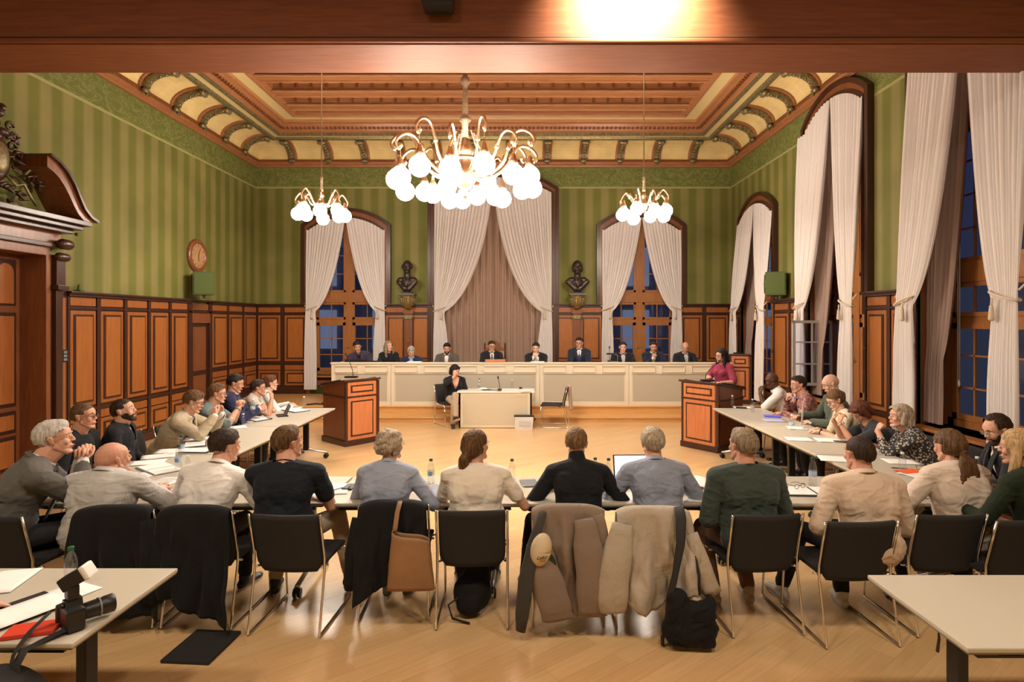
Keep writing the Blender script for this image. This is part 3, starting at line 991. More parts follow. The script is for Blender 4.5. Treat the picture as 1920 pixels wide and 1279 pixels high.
for i, cy in enumerate(SY):
    n_ = ('farthest', 'middle', 'nearest')[i]
    spr = 4.42 if i == 0 else 5.53
    zh = (0.45, 0.42, 0.40)[i]
    for s, side in ((-1, 'far'), (1, 'near')):
        drape('white curtain on the %s side of the %s window in the right wall' % (side, n_), MR(cy), s, 0.86, spr, 0.31, (2.42, 2.42, 2.40)[i], zh,
              -0.115, (-0.17 if (i == 1 and s < 0) else -0.28), xin0=0.0, wt=0.30, wb=0.36, xo=(1.10 if (i == 1 and s < 0) else 0.93), folds=12, k=0.80, group=wc, amp=0.030)
    drape('mauve lining curtain behind the far white curtain of the %s right window' % n_, MR(cy), -1, 0.86, spr, 0.31, 1.75, 0.80,
          0.10, 0.06, xin0=0.10, wt=0.30, wb=0.30, xo=0.84, folds=6, k=0.75, m=C_LINING, name='lining_curtain', tie=False, amp=0.022,
          group='lining curtains in the right wall windows')
# blind cords in the right windows
for i, (cy, dy) in enumerate(((SY[2], 0.62), (SY[0], 0.60))):
    mb = MB()
    for q in (0, 0.03): mb.tube([(XR+0.30, cy+dy-q, 4.3), (XR+0.30, cy+dy-q, 1.35)], 0.006, 6)
    mb.ball((XR+0.30, cy+dy-0.015, 1.32), (0.012, 0.022, 0.05), 8)
    tag(mb.build('blind_cord', M_WHITE), 'thin white blind cord hanging in the %s window of the right wall' % ('nearest', 'farthest')[i], 'cord', 'blind cords')

# ------------------------------------------------------------------ portal on the left wall
mb = MB()
def stepbox(u0, u1, z0, z1, d, mi=0, ch=0.008): mb.box(u0, u1, -d, 0.0, z0, z1, mi=mi, ch=ch)
for s in (-1, 1):
    a, b_ = (0.80, 1.12) if s > 0 else (-1.12, -0.80)
    stepbox(a, b_, 0, 0.35, 0.16); stepbox(a+0.02, b_-0.02, 0.35, 3.05, 0.10, 1)
    stepbox(s*0.80, s*0.87, 0, 3.1, 0.13, 1)
    stepbox(s*0.98-0.06, s*0.98+0.06, 0.4, 2.55, 0.17)
    stepbox(s*1.0-0.10, s*1.0+0.10, 2.55, 2.62, 0.22); stepbox(s*1.0-0.08, s*1.0+0.08, 2.62, 3.02, 0.18)
    # console scroll under the cornice
    mb.mi = 0
    mb.caps((s*1.02-0.05, -0.22, 3.20), (s*1.02+0.05, -0.22, 3.20), 0.075, 0.075)
    mb.caps((s*1.02-0.06, -0.18, 3.02), (s*1.02+0.06, -0.18, 3.02), 0.06, 0.06)
    mb.ball((s*1.12, -0.30, 3.36), 0.025, 8)
stepbox(-0.87, 0.87, 3.02, 3.16, 0.13, 1)
stepbox(-1.10, 1.10, 3.14, 3.20, 0.18); stepbox(-1.06, 1.06, 3.20, 3.38, 0.13, 1); stepbox(-1.12, 1.12, 3.36, 3.42, 0.26)
stepbox(-1.18, 1.18, 3.42, 3.48, 0.36); stepbox(-1.24, 1.24, 3.48, 3.55, 0.44)
# broken swan neck pediment
for s in (-1, 1):
    outer = [(1.30, 3.55), (1.16, 3.60), (1.04, 3.70), (0.95, 3.84), (0.86, 4.00), (0.74, 4.14), (0.60, 4.24), (0.44, 4.30)]
    inner = [(1.08, 3.55), (0.98, 3.62), (0.90, 3.72), (0.82, 3.84), (0.74, 3.95), (0.64, 4.05), (0.54, 4.11), (0.44, 4.15)]
    for k in range(7):
        q = [outer[k], outer[k+1], inner[k+1], inner[k]]
        mb.mi = 1
        mb._add([(s*p[0], -0.44, p[1]) for p in q]+[(s*p[0], 0, p[1]) for p in q], [(0,1,2,3),(4,7,6,5),(0,4,5,1),(2,6,7,3),(0,3,7,4),(1,5,6,2)], False)
        mb.mi = 0
        q = [(p[0]+0.02, p[1]+0.03) for p in outer[k:k+2]]+[outer[k+1], outer[k]]
        mb._add([(s*p[0], -0.49, p[1]) for p in q]+[(s*p[0], 0, p[1]) for p in q], [(0,1,2,3),(4,7,6,5),(0,4,5,1),(2,6,7,3),(0,3,7,4),(1,5,6,2)], False)
    for (x, z, r) in ((1.02, 3.86, 0.05), (0.97, 3.95, 0.065), (0.93, 4.06, 0.05), (1.05, 3.78, 0.04)):
        mb.mi = 0; mb.ball((s*x, -0.30, z), (r, 0.05, r), 8)
mb.mi = 0
mb.box(-1.1, 1.1, -0.06, 0, 3.55, 3.62)
portal = mb.build('door_1', [W_DARK, W_MID], kind='structure'); portal.matrix_world = ML(DY)
# carved cartouche in the pediment
mb = MB(); rnd = random.Random(5)
mb.ball((0, -0.16, 4.15), (0.20, 0.07, 0.30), 16)
mb.mi = 1; mb.ball((0, -0.21, 4.15), (0.13, 0.05, 0.20), 16)
mb.mi = 0
for k in range(90):
    a = rnd.uniform(0, 2*PI); r0 = rnd.uniform(0.2, 0.62)
    x = r0*math.cos(a)*1.2; z = 4.0+r0*math.sin(a)*0.8
    if z < 3.62 or abs(x) > 0.75: continue
    mb.mi = 0 if rnd.random() < 0.8 else 1
    mb.caps((x, -0.13, z), (x+rnd.uniform(-.08, .08), -0.17, z+rnd.uniform(-.07, .07)), rnd.uniform(0.02, 0.04), 0.012, 8)
for k in range(7):
    mb.mi = 0; mb.ball((0.10*math.sin(k*1.7), -0.15, 4.42+0.075*k), (0.10-0.010*k, 0.07, 0.06), 8)
for s in (-1, 1):
    for (x, z) in ((0.24, 4.35), (0.26, 4.48), (0.20, 4.60), (0.30, 4.22)):
        pts = [(s*(x+0.07*math.cos(q*0.6)*(1-q*0.07)), -0.15, z+0.07*math.sin(q*0.6)*(1-q*0.07)) for q in range(11)]
        mb.tube(pts, 0.016, 6)
mb.mi = 1
for s in (-1, 1):
    mb.tube([(s*0.55, -0.2, 3.66), (s*0.42, -0.24, 3.74), (s*0.36, -0.2, 3.90), (s*0.20, -0.24, 3.84), (s*0.1, -0.2, 3.96)], 0.018, 6)
mb.build('carved_cartouche', [W_DARK, M_GILT], portal)
mb = MB()
for s in (-1, 1):
    x0, x1 = (0.005, 0.80) if s > 0 else (-0.80, -0.005)
    mb.mi = 0; mb.box(x0, x1, 0.24, 0.30, 0, 3.02)
    def pan(z0, z1, arch=False):
        a, b_ = x0+0.10, x1-0.10
        mb.mi = 2; mb.box(a-0.03, b_+0.03, 0.225, 0.25, z0-0.03, z1+0.03, ch=0.005)
        mb.mi = 1
        if arch:
            c = (a+b_)/2; hw_ = (b_-a)/2-0.02
            for cc in (a+hw_*0.5+0.01, b_-hw_*0.5-0.01):
                h2 = hw_*0.44
                pts = [(cc-h2, z0), (cc+h2, z0)]+[(cc+h2*math.cos(t*PI/8), z1-h2-0.03+h2*math.sin(t*PI/8)) for t in range(9)]
                mb.prism(pts, 0.205, 0.225, 'y')
        else: mb.box(a+0.02, b_-0.02, 0.205, 0.225, z0+0.02, z1-0.02, ch=0.006)
    pan(2.35, 2.92, True); pan(0.98, 2.20); pan(0.62, 0.86); pan(0.12, 0.52)
dl = mb.build('door_leaf', [W_MID, W_ORANGE, W_DARK], portal)
mb = MB(); mb.caps((0.06, 0.17, 1.05), (0.18, 0.17, 1.05), 0.012, 0.009, 8); mb.box(0.045, 0.075, 0.19, 0.206, 0.95, 1.15); mb.build('door_handle', M_GOLD, portal)
# panelling strip beyond the portal and the switch plate
mb = MB(); mb.M = ML(0)
mb.box(8.27, 8.42, -0.05, 0, 0, DADO); mb.mi = 1; mb.box(8.31, 8.38, -0.06, 0, 0.25, 2.45, ch=0.004)
mb.build('trim_11', [W_DARK, W_ORANGE], kind='structure')
mb = MB(); mb.M = ML(0); mb.box(8.30, 8.40, -0.075, -0.05, 1.52, 1.70, ch=0.004)
sw = mb.build('light_switch', M_BLACK); tag(sw, 'black switch panel on the wood beside the left portal', 'switch')
b2 = MB(); b2.M = ML(0)
for j in range(3): b2.box(8.32, 8.38, -0.079, -0.074, 1.54+0.053*j, 1.575+0.053*j)
b2.build('switch_button', M_GREY, sw)
# ------------------------------------------------------------------ chandeliers
def globe_mat():
    m = bpy.data.materials.new('lit_opal_globe'); m.use_nodes = True
    nt = m.node_tree; nt.nodes.clear()
    out = nt.nodes.new('ShaderNodeOutputMaterial'); e = nt.nodes.new('ShaderNodeEmission')
    e.inputs[0].default_value = GLOBE_COLOR; e.inputs[1].default_value = GLOBE_POWER
    nt.links.new(e.outputs[0], out.inputs[0])
    return m
M_GLOBE = globe_mat()
def arm_and_globe(root, a, rad, z0, zt, zg, gr, r0, tw, second=False):
    """curved brass arm leaving the hub at z0, rising to zt and hooking down to the globe"""
    Mx = Matrix.Rotation(a, 4, 'Z')
    mb = MB(); mb.M = Mx
    hook = 0.5*(rad-r0)
    pts = []
    P = [(r0, z0), (r0+(rad-r0)*0.30, z0-0.02), (r0+(rad-r0)*0.52, z0+0.10), (r0+(rad-r0)*0.62, (z0+zt)/2+0.03), (r0+(rad-r0)*0.72, zt-0.04),
         (r0+(rad-r0)*0.86, zt), (rad-0.0, zt-0.045), (rad+0.055*tw/0.02, zt-0.13), (rad+0.03, zt-0.20), (rad, zt-0.19), (rad-0.005, zt-0.16)]
    # catmull-rom through the points
    for i in range(len(P)-1):
        p0 = P[max(i-1, 0)]; p1 = P[i]; p2 = P[i+1]; p3 = P[min(i+2, len(P)-1)]
        for q in range(4):
            t = q/4
            pts.append(tuple(0.5*((2*p1[j])+(-p0[j]+p2[j])*t+(2*p0[j]-5*p1[j]+4*p2[j]-p3[j])*t*t+(-p0[j]+3*p1[j]-3*p2[j]+p3[j])*t**3) for j in range(2)))
    pts.append(P[-1])
    mb.tube([(x, 0, z) for x, z in pts], [tw*(1.15-0.5*i/len(pts)) for i in range(len(pts))], 8, flat=(0.8, 1.1))
    mb.caps((r0+(rad-r0)*0.62, 0, (z0+zt)/2+0.03), (r0+(rad-r0)*0.63, 0, (z0+zt)/2+0.07), tw*1.5, tw*1.3, 8)
    mb.ball((rad-0.005, 0, zt-0.16), tw*1.3, 8)
    mb.build('arm', M_BRASS, root)
    mb = MB(); mb.M = Mx
    top = zg+gr
    mb.lathe([(0.006, zt-0.16), (0.006, top+0.13), (0.018, top+0.125), (0.030, top+0.09), (0.040, top+0.05), (0.052, top+0.035), (0.058, top-0.01), (0.02, top-0.012)], 12, c=(rad, 0, 0))
    mb.build('lamp_holder', M_BRASS, root)
    mb = MB(); mb.M = Mx; mb.ball((rad, 0, zg), gr, 20, k=12); mb.build('globe', M_GLOBE, root)
# the big one
ch = thing('chandelier', 'large brass chandelier with a crown of lit white globes in the middle of the hall', 'chandelier', (XC, 7.30, 0))
mb = MB()
mb.lathe([(0.012, 7.03), (0.09, 7.02), (0.07, 6.92), (0.02, 6.66), (0.018, 5.62), (0.045, 5.60), (0.05, 5.55), (0.022, 5.50), (0.02, 5.44), (0.036, 5.36), (0.045, 5.28), (0.03, 5.22),
          (0.06, 5.18), (0.062, 5.13), (0.028, 5.09), (0.030, 5.04), (0.040, 4.74), (0.032, 4.72), (0.07, 4.68), (0.075, 4.65), (0.04, 4.62), (0.035, 4.40)][::-1], 16)
mb.build('stem', M_STEM, ch)
mb = MB()
mb.lathe([(0.01, 3.66), (0.04, 3.70), (0.03, 3.76), (0.09, 3.82), (0.14, 3.90), (0.15, 3.98), (0.10, 4.05), (0.07, 4.15), (0.10, 4.22), (0.13, 4.28), (0.08, 4.34), (0.05, 4.42)], 20)
mb.lathe([(0.26, 4.10), (0.275, 4.115), (0.275, 4.135), (0.26, 4.15), (0.245, 4.135), (0.245, 4.115), (0.26, 4.10)], 24, cap=False)
for k in range(6):
    a = PI*k/3
    mb.tube([(0.10*math.cos(a), 0.10*math.sin(a), 4.0), (0.26*math.cos(a), 0.26*math.sin(a), 4.12)], 0.012, 6)
mb.build('hub', M_BRASS, ch)
for k in range(6):
    a = PI*k/3+0.3
    mb = MB()
    for q in range(17): mb.ball((0.26*math.cos(a)*(1-q*0.035), 0.26*math.sin(a)*(1-q*0.035), 4.15+0.022*q), 0.013, 6)
    mb.build('bead_chain', M_BRASS, ch)
for k in range(14):
    arm_and_globe(ch, 2*PI*(k+0.28)/14, 0.86, 3.98, 4.46 if k % 2 else 4.36, 3.88 if k % 2 else 3.82, 0.124, 0.12, 0.021)
for k in range(5):
    a = 2*PI*(k+0.4)/5
    mb = MB(); mb.M = Matrix.Rotation(a, 4, 'Z')
    mb.tube([(0.12, 0, 3.92), (0.24, 0, 3.95), (0.36, 0, 4.02), (0.42, 0, 3.98), (0.42, 0, 3.90)], 0.015, 8); mb.build('arm', M_BRASS, ch)
    mb = MB(); mb.M = Matrix.Rotation(a, 4, 'Z'); mb.lathe([(0.05, 3.83), (0.05, 3.86), (0.02, 3.91)], 12, c=(0.42, 0, 0)); mb.build('lamp_holder', M_BRASS, ch)
    mb = MB(); mb.M = Matrix.Rotation(a, 4, 'Z'); mb.ball((0.42, 0, 3.73), 0.112, 20, k=12); mb.build('globe', M_GLOBE, ch)
# the pair of small ones
def small_chandelier(x, label):
    c = thing('chandelier', label, 'chandelier', (x, 10.60, 0), 0, 'small brass chandeliers with lit globes')
    mb = MB(); mb.lathe([(0.03, 4.50), (0.035, 4.52), (0.024, 4.60), (0.026, 4.68), (0.030, 4.69), (0.022, 4.72), (0.034, 4.75), (0.012, 4.79), (0.010, 6.93), (0.06, 6.96), (0.05, 7.03)], 12)
    mb.build('stem', M_STEM, c)
    mb = MB(); mb.lathe([(0.01, 4.12), (0.05, 4.18), (0.08, 4.25), (0.05, 4.32), (0.035, 4.38), (0.055, 4.42), (0.03, 4.50)], 14); mb.build('hub', M_BRASS, c)
    for k in range(8):
        arm_and_globe(c, 2*PI*(k+0.35)/8, 0.41, 4.28, 4.50 if k % 2 else 4.46, 4.11 if k % 2 else 4.07, 0.118, 0.06, 0.017)
    return c
small_chandelier(XC-2.965, 'small brass chandelier hanging in front of the left far window')
small_chandelier(XC+2.965, 'small brass chandelier hanging in front of the right far window')
# black spotlight on the girder
sp_ = thing('spotlight', 'black spotlight box fixed to the face of the wooden girder', 'spotlight', (-0.745, 5.20, 4.895))
mb = MB(); mb.box(-0.135, 0.135, -0.16, 0.05, 0.0, 0.26, ch=0.02); mb.build('housing', M_BLACKM, sp_)
mb = MB(); mb.box(-0.02, 0.02, 0.04, 0.10, 0.08, 0.18); mb.build('bracket', M_BLACKM, sp_)
# ------------------------------------------------------------------ council bench
BX0, BX1, BY = -4.10, 4.50, 12.42
bench = thing('council_bench', 'long cream panelled council bench across the raised platform', 'desk', (0, BY, PLAT))
M_PERF = mat('perforated_grey_panel', (0.50, 0.45, 0.35), 0.6, bump=0.8, bscale=260)
mb = MB()
ht = 0.93
mb.box(BX0, BX1, 0.02, 0.06, 0, ht-0.03)
seams = [BX0, (733-978)*12.42/1080, (1012-978)*12.42/1080, (1179-978)*12.42/1080, (1346-978)*12.42/1080, BX1]
mb.box(BX0, BX1, 0.0, 0.03, 0, 0.09)
mb.box(BX0, BX1, 0.0, 0.03, 0.68, ht-0.03)
for s_ in seams:
    mb.box(max(BX0, s_-0.075), min(BX1, s_+0.075), -0.002, 0.03, 0, ht-0.03)
mb.box(BX0, BX0+0.04, 0.0, 0.75, 0, ht-0.03); mb.box(BX1-0.04, BX1, 0.0, 0.75, 0, ht-0.03)
mb.build('body', M_DESK, bench)
for a, b_ in zip(seams[:-1], seams[1:]):
    if b_-a < 0.3: continue
    mb = MB(); mb.box(a+0.10, b_-0.10, 0.010, 0.04, 0.10, 0.67); mb.build('perforated_panel', M_PERF, bench)
    n = 2 if b_-a < 2.0 and b_ < -2 else (5 if b_-a > 3 else (1 if b_-a < 1 else 3))
    for k in range(n):
        w_ = (b_-a)/n
        x0 = a+w_*k+0.07; x1 = a+w_*(k+1)-0.07
        mb = MB()
        for (p, q, r_, t_) in ((x0, x1, 0.715, 0.73), (x0, x1, 0.845, 0.86), (x0, x0+0.015, 0.715, 0.86), (x1-0.015, x1, 0.715, 0.86)):
            mb.box(p, q, -0.022, 0.0, r_, t_, ch=0.003)
        mb.build('panel_moulding', M_DESK, bench)
    mb = MB(); mb.box(b_-0.004, b_+0.004, -0.004, 0.0, 0, ht-0.03); mb.build('joint', mat('dark_joint', (0.25, 0.21, 0.15), 0.8), bench)
mb = MB(); mb.box(BX0-0.02, BX1+0.02, -0.02, 0.12, ht-0.03, ht, ch=0.004); mb.box(BX0-0.01, BX1+0.01, 0.10, 0.75, ht-0.20, ht-0.17)
mb.box(BX0, BX1, 0.09, 0.12, ht-0.2, ht-0.03)
mb.build('desktop', mat('pale_desktop', (0.68, 0.62, 0.49), 0.45), bench)
DT = PLAT+ht     # top of the bench
WT = PLAT+ht-0.17

# ------------------------------------------------------------------ clerk table
ct = thing('clerk_table', 'small cream panelled table in front of the council bench', 'table', (-0.52, 11.40, 0))
mb = MB(); mb.box(-0.72, 0.72, 0.0, 0.03, 0.01, 0.70); mb.box(-0.72, -0.69, 0, 0.52, 0.01, 0.70); mb.box(0.69, 0.72, 0, 0.52, 0.01, 0.70)
mb.build('body', M_DESK, ct)
mb = MB(); mb.box(-0.64, 0.64, -0.006, 0.002, 0.08, 0.65); mb.build('perforated_panel', mat('pale_perforated_panel', (0.60, 0.53, 0.39), 0.6, bump=0.6, bscale=260), ct)
mb = MB(); mb.box(-0.76, 0.78, -0.02, 0.54, 0.70, 0.725, ch=0.004); mb.build('tabletop', mat('white_tabletop', (0.78, 0.76, 0.71), 0.4), ct)

# ------------------------------------------------------------------ lecterns
def lectern(label, corner, nx, ny, W, D, hgt, z0=0.0, corner_right=True):
    """front face normal (nx,ny); corner = near bottom corner"""
    n = V((nx, ny, 0)).normalized()
    ang = math.atan2(-n.x, n.y)          # rotates +Y to n
    # local: front at y=+D/2 looking along +Y
    e = Matrix.Rotation(ang, 4, 'Z') @ V((1, 0, 0))
    c = V((corner[0], corner[1], 0)) - n*(D/2) + e*(W/2)*(1 if corner_right else -1)
    t = thing('lectern', label, 'lectern', (c.x, c.y, z0), ang, 'wooden lecterns')
    h2, d2 = W/2, D/2
    mb = MB()
    mb.prism([(d2, 0.0), (d2, hgt-0.04), (-d2, hgt-0.16), (-d2, 0.0)][::-1], -h2, h2, 'x', 0)
    mb.mi = 1
    mb.box(-h2-0.025, h2+0.025, -d2-0.02, d2+0.025, 0, 0.10, ch=0.01)
    for s in (-1, 1):
        mb.box(s*h2-0.035, s*h2+0.008, d2-0.03, d2+0.012, 0.10, hgt-0.05)
        mb.box(s*(h2-0.008), s*(h2+0.012), -d2, d2+0.01, hgt*0.73-0.012, hgt*0.73+0.018)
    mb.box(-h2-0.01, h2+0.01, d2-0.02, d2+0.018, hgt*0.73-0.012, hgt*0.73+0.018, ch=0.004)
    mb.build('body', [W_LSIDE, W_DARK], t)
    def panel(z0_, z1_, nm):
        p = MB()
        p.mi = 0; p.box(-h2+0.035, h2-0.035, d2, d2+0.010, z0_, z1_)
        fw = 0.055
        p.mi = 1; p.box(-h2+0.035+fw, h2-0.035-fw, d2+0.008, d2+0.020, z0_+fw, z1_-fw, ch=0.004)
        p.mi = 0; p.box(-h2+0.06+fw, h2-0.06-fw, d2+0.015, d2+0.026, z0_+fw+0.025, z1_-fw-0.025, ch=0.004)
        p.build(nm, [W_LECT, W_DARK], t)
    panel(0.10, hgt*0.73-0.012, 'front_panel'); panel(hgt*0.73+0.018, hgt-0.05, 'upper_panel')
    tp = MB(); tp.M = Matrix.Translation((0, 0, hgt-0.10)) @ Matrix.Rotation(math.atan2(0.12, D), 4, 'X')
    tp.box(-h2-0.045, h2+0.045, -d2-0.04, d2+0.05, 0.0, 0.035, ch=0.008)
    for s in (-1, 1): tp.box(s*(h2+0.035)-0.015, s*(h2+0.035)+0.015, -d2, d2-0.1, 0.035, 0.055, ch=0.005)
    tp.build('sloping_top', W_DARK, t)
    return t
L1 = lectern('wooden lectern at the end of the left table row, nobody at it', (-2.96, 9.69), 0.74, -0.67, 0.62, 0.74, 1.13, corner_right=False)
L2 = lectern('wooden lectern where the woman in the magenta top is speaking', (3.13, 9.22), -0.80, -0.60, 0.68, 0.72, 1.13, corner_right=True)
L3 = lectern('wooden lectern on the platform at the right end of the bench', (5.00, 12.60), -0.35, -0.94, 0.42, 0.45, 1.10, z0=PLAT, corner_right=True)
def gooseneck(label, base, pts, head, bw=0.11, group='gooseneck microphones'):
    t = thing('microphone', label, 'microphone', base, 0, group)
    mb = MB(); mb.box(-bw, bw, -0.055, 0.055, 0, 0.032, ch=0.01); mb.build('base', M_BLACK, t)
    mb = MB(); mb.tube(pts, 0.006, 6); mb.build('neck', M_BLACK, t)
    d = (V(pts[-1])-V(pts[-2])).normalized()
    mb = MB(); mb.caps(V(pts[-1]), V(pts[-1])+d*0.03, 0.014, 0.014, 8); mb.build('capsule', M_BLACKM, t)
    return t
gooseneck('gooseneck microphone on the unused left lectern', (L1.location.x+0.02, L1.location.y-0.0, 1.115),
          [(0.03, 0, 0.03), (0.02, 0, 0.14), (-0.03, 0, 0.28), (-0.09, 0, 0.40)], None)
gooseneck('gooseneck microphone bent towards the woman in magenta', (L2.location.x-0.10, L2.location.y-0.05, 1.105),
          [(-0.03, 0, 0.03), (-0.02, 0, 0.12), (0.04, 0, 0.20), (0.12, 0, 0.27), (0.20, 0.02, 0.33)], None)
gooseneck('gooseneck microphone on the platform lectern at the right', (L3.location.x-0.02, L3.location.y, PLAT+1.09),
          [(0.05, 0, 0.03), (0.04, 0, 0.16), (0.01, 0, 0.30), (-0.01, 0, 0.38)], None)

# ------------------------------------------------------------------ folding tables
def folding_table(label, x, y, rz, L=1.55, D=0.76, h=0.74, group='beige folding tables set in a horseshoe', legs=True):
    t = thing('folding_table', label, 'table', (x, y, 0), rz, group)
    mb = MB(); mb.box(-L/2, L/2, -D/2, D/2, h-0.022, h, ch=0.006); mb.build('tabletop', M_TABLE, t)
    mb = MB(); mb.box(-L/2+0.005, L/2-0.005, -D/2+0.005, D/2-0.005, h-0.030, h-0.022)
    mb.build('edge_band', M_TEDGE, t)
    mb = MB()
    for s in (-1, 1): mb.box(-L/2+0.08, L/2-0.08, s*D*0.40-0.02, s*D*0.40+0.02, h-0.07, h-0.03)
    mb.build('under_rail', M_BLACK, t)
    for s in (-1, 1):
        xx = s*(L/2-0.22)
        mb = MB(); mb.box(xx-0.025, xx+0.025, -0.04, 0.04, 0.12, h-0.03, ch=0.006); mb.box(xx-0.05, xx+0.05, -0.30, 0.30, h-0.06, h-0.03)
        leg = mb.build('leg', M_BLACK, t)
        mb = MB(); mb.tube([(xx, -0.32, 0.085), (xx, -0.05, 0.13), (xx, 0.05, 0.13), (xx, 0.32, 0.085)], 0.022, 8, flat=(0.9, 0.8))
        mb.build('foot', M_ALU, leg)
        for q in (-0.31, 0.31):
            mb = MB()
            for w_ in (-0.018, 0.018): mb.lathe([(0.012, w_-0.008), (0.036, w_-0.008), (0.036, w_+0.008), (0.012, w_+0.008)], 14, c=(xx, q, 0.037), ax='x')
            mb.box(xx-0.006, xx+0.006, q-0.02, q+0.02, 0.037, 0.085)
            mb.build('caster', M_BLACK, leg)
    return t
TY = 4.70
for i, (x0, x1) in enumerate(((-2.95, -1.49), (-1.47, 0.0), (0.02, 1.49), (1.51, 3.02))):
    folding_table(['front row folding table between the white shirted and the black shirted man', 'front row folding table with the phone on it', 'front row folding table with the open laptop',
                   'front row folding table with the open ring binder'][i], (x0+x1)/2, TY, 0, L=x1-x0)
for i, (y0, y1) in enumerate(((4.32, 5.90), (5.92, 7.50), (7.52, 9.12))):
    folding_table('left side folding table, %s of the three' % ('nearest', 'middle', 'farthest')[i], -3.33, (y0+y1)/2, PI/2, L=y1-y0)
    folding_table('right side folding table, %s of the three' % ('nearest', 'middle', 'farthest')[i], 3.41, (y0+y1)/2, PI/2, L=y1-y0, D=0.77)
folding_table('press table at the lower left with the camera on it', -2.68, 2.81, 0, L=1.56, D=0.75, group='two press tables in the foreground')
folding_table('empty press table at the lower right corner', 2.64, 2.75, 0, L=1.56, D=0.70, group='two press tables in the foreground')

# ------------------------------------------------------------------ stacking chairs
CH_TUBE = M_CHROME
M_SEAT = mat('charcoal_upholstery', (0.020, 0.019, 0.019), 0.85, bump=0.3, bscale=300)
chair_lib = {}
def make_chair(m):
    t = thing('stacking_chair', 'x', 'chair')
    mb = MB()
    def seat(u, v, off=0):
        x = (u-0.5)*0.46
        y = -0.20+0.43*v
        z = 0.455-0.012*math.cos((u-0.5)*PI)-0.02*max(0, v-0.8)/0.2
        return (x, y, z)
    mb.box(-0.225, 0.225, -0.19, 0.22, 0.425, 0.455, ch=0.014)
    mb.build('seat', m, t)
    # one curved upholstered back with rounded lower corners
    mb = MB(); nu, nv = 14, 12
    def back(u, v):
        hw_ = 0.228*(1 if v > 0.22 else 0.80+0.20*math.sin(PI/2*v/0.22))
        x = (u-0.5)*2*hw_
        y = -0.205-0.095*v**1.2-0.030*(1-(2*u-1)**2)
        return (x, y, 0.40+0.41*v-0.012*(2*u-1)**2*0)
    mb.grid(back, nu, nv)
    o = mb.build('backrest', m, t); solid(o, 0.022, 0)
    for s in (-1, 1):
        mb = MB()
        x = s*0.243
        mb.tube([(x, -0.315, 0.815), (x, -0.275, 0.66), (x, -0.235, 0.50), (x, -0.235, 0.42), (x, -0.285, 0.20), (x, -0.325, 0.012), (x, -0.315, 0.011),
                 (x, 0.24, 0.011), (x, 0.25, 0.02), (x, 0.225, 0.25), (x, 0.20, 0.42), (x*0.92, 0.17, 0.42)], 0.0085, 8)
        mb.tube([(x, -0.235, 0.43), (x*0.9, -0.18, 0.42)], 0.008, 6)
        mb.build('sled_frame', CH_TUBE, t)
    mb = MB(); mb.tube([(-0.235, 0.12, 0.415), (0.235, 0.12, 0.415)], 0.008, 6); mb.tube([(-0.235, -0.15, 0.415), (0.235, -0.15, 0.415)], 0.008, 6)
    mb.build('cross_bar', CH_TUBE, t)
    return t
chair0 = make_chair(M_SEAT); first_chair = True
def place_chair(x, y, rz, label, z=0.0, group='stacking chairs with chrome sled bases'):
    global first_chair
    if first_chair:
        first_chair = False
        c = chair0; c.location = (x, y, z); c.rotation_euler = (0, 0, rz); c['label'] = label; c['group'] = group
        return c
    return dup(chair0, (x, y, z), rz, label, group)
# ------------------------------------------------------------------ people
def skin(name, col):
    m = mat('skin_'+name, col, 0.5, spec=0.4, bump=0.05, bscale=40)
    b = m.node_tree.nodes['Principled BSDF']
    b.inputs['Subsurface Weight'].default_value = 0.0
    return m
SK = {'fair': skin('fair', (0.62, 0.34, 0.24)), 'mid': skin('mid', (0.52, 0.27, 0.175)), 'ruddy': skin('ruddy', (0.56, 0.285, 0.195)), 'dark': skin('dark', (0.085, 0.035, 0.020)), 'pale': skin('pale', (0.66, 0.40, 0.30))}
def hairm(name, c, c2=None, stretch=(90, 90, 8)):
    c2 = c2 or tuple(min(1, x*1.9+0.01) for x in c)
    m, nt, b = nodes('hair_'+name)
    tc = nt.nodes.new('ShaderNodeTexCoord'); mp = nt.nodes.new('ShaderNodeMapping'); mp.inputs['Scale'].default_value = stretch
    nt.links.new(tc.outputs['Object'], mp.inputs[0])
    n = nt.nodes.new('ShaderNodeTexNoise'); n.inputs['Scale'].default_value = 1.0; n.inputs['Detail'].default_value = 4; n.inputs['Distortion'].default_value = 0.8
    nt.links.new(mp.outputs[0], n.inputs['Vector'])
    nt.links.new(ramp(nt, n.outputs[0], [(0.35, c), (0.68, c2)]), b.inputs['Base Color'])
    bp = nt.nodes.new('ShaderNodeBump'); bp.inputs['Strength'].default_value = 0.55; bp.inputs['Distance'].default_value = 0.008
    nt.links.new(n.outputs[0], bp.inputs['Height']); nt.links.new(bp.outputs[0], b.inputs['Normal'])
    b.inputs['Roughness'].default_value = 0.6
    b.inputs['Specular IOR Level'].default_value = 0.22
    return m
HR = {'black': hairm('black', (0.006, 0.005, 0.005), (0.022, 0.017, 0.015)), 'dark': hairm('dark', (0.014, 0.008, 0.005), (0.050, 0.028, 0.016)), 'brown': hairm('brown', (0.050, 0.024, 0.010), (0.16, 0.085, 0.038)),
      'light': hairm('light', (0.085, 0.045, 0.020), (0.24, 0.14, 0.065)), 'sandy': hairm('sandy', (0.13, 0.095, 0.060), (0.34, 0.265, 0.18)), 'blond': hairm('blond', (0.26, 0.155, 0.065), (0.56, 0.39, 0.20)), 'grey': hairm('grey', (0.20, 0.17, 0.14), (0.46, 0.42, 0.36)),
      'silver': hairm('silver', (0.34, 0.32, 0.29), (0.62, 0.59, 0.54)), 'auburn': hairm('auburn', (0.045, 0.014, 0.007), (0.15, 0.050, 0.022)), 'ashblond': hairm('ashblond', (0.22, 0.165, 0.11), (0.52, 0.44, 0.33))}
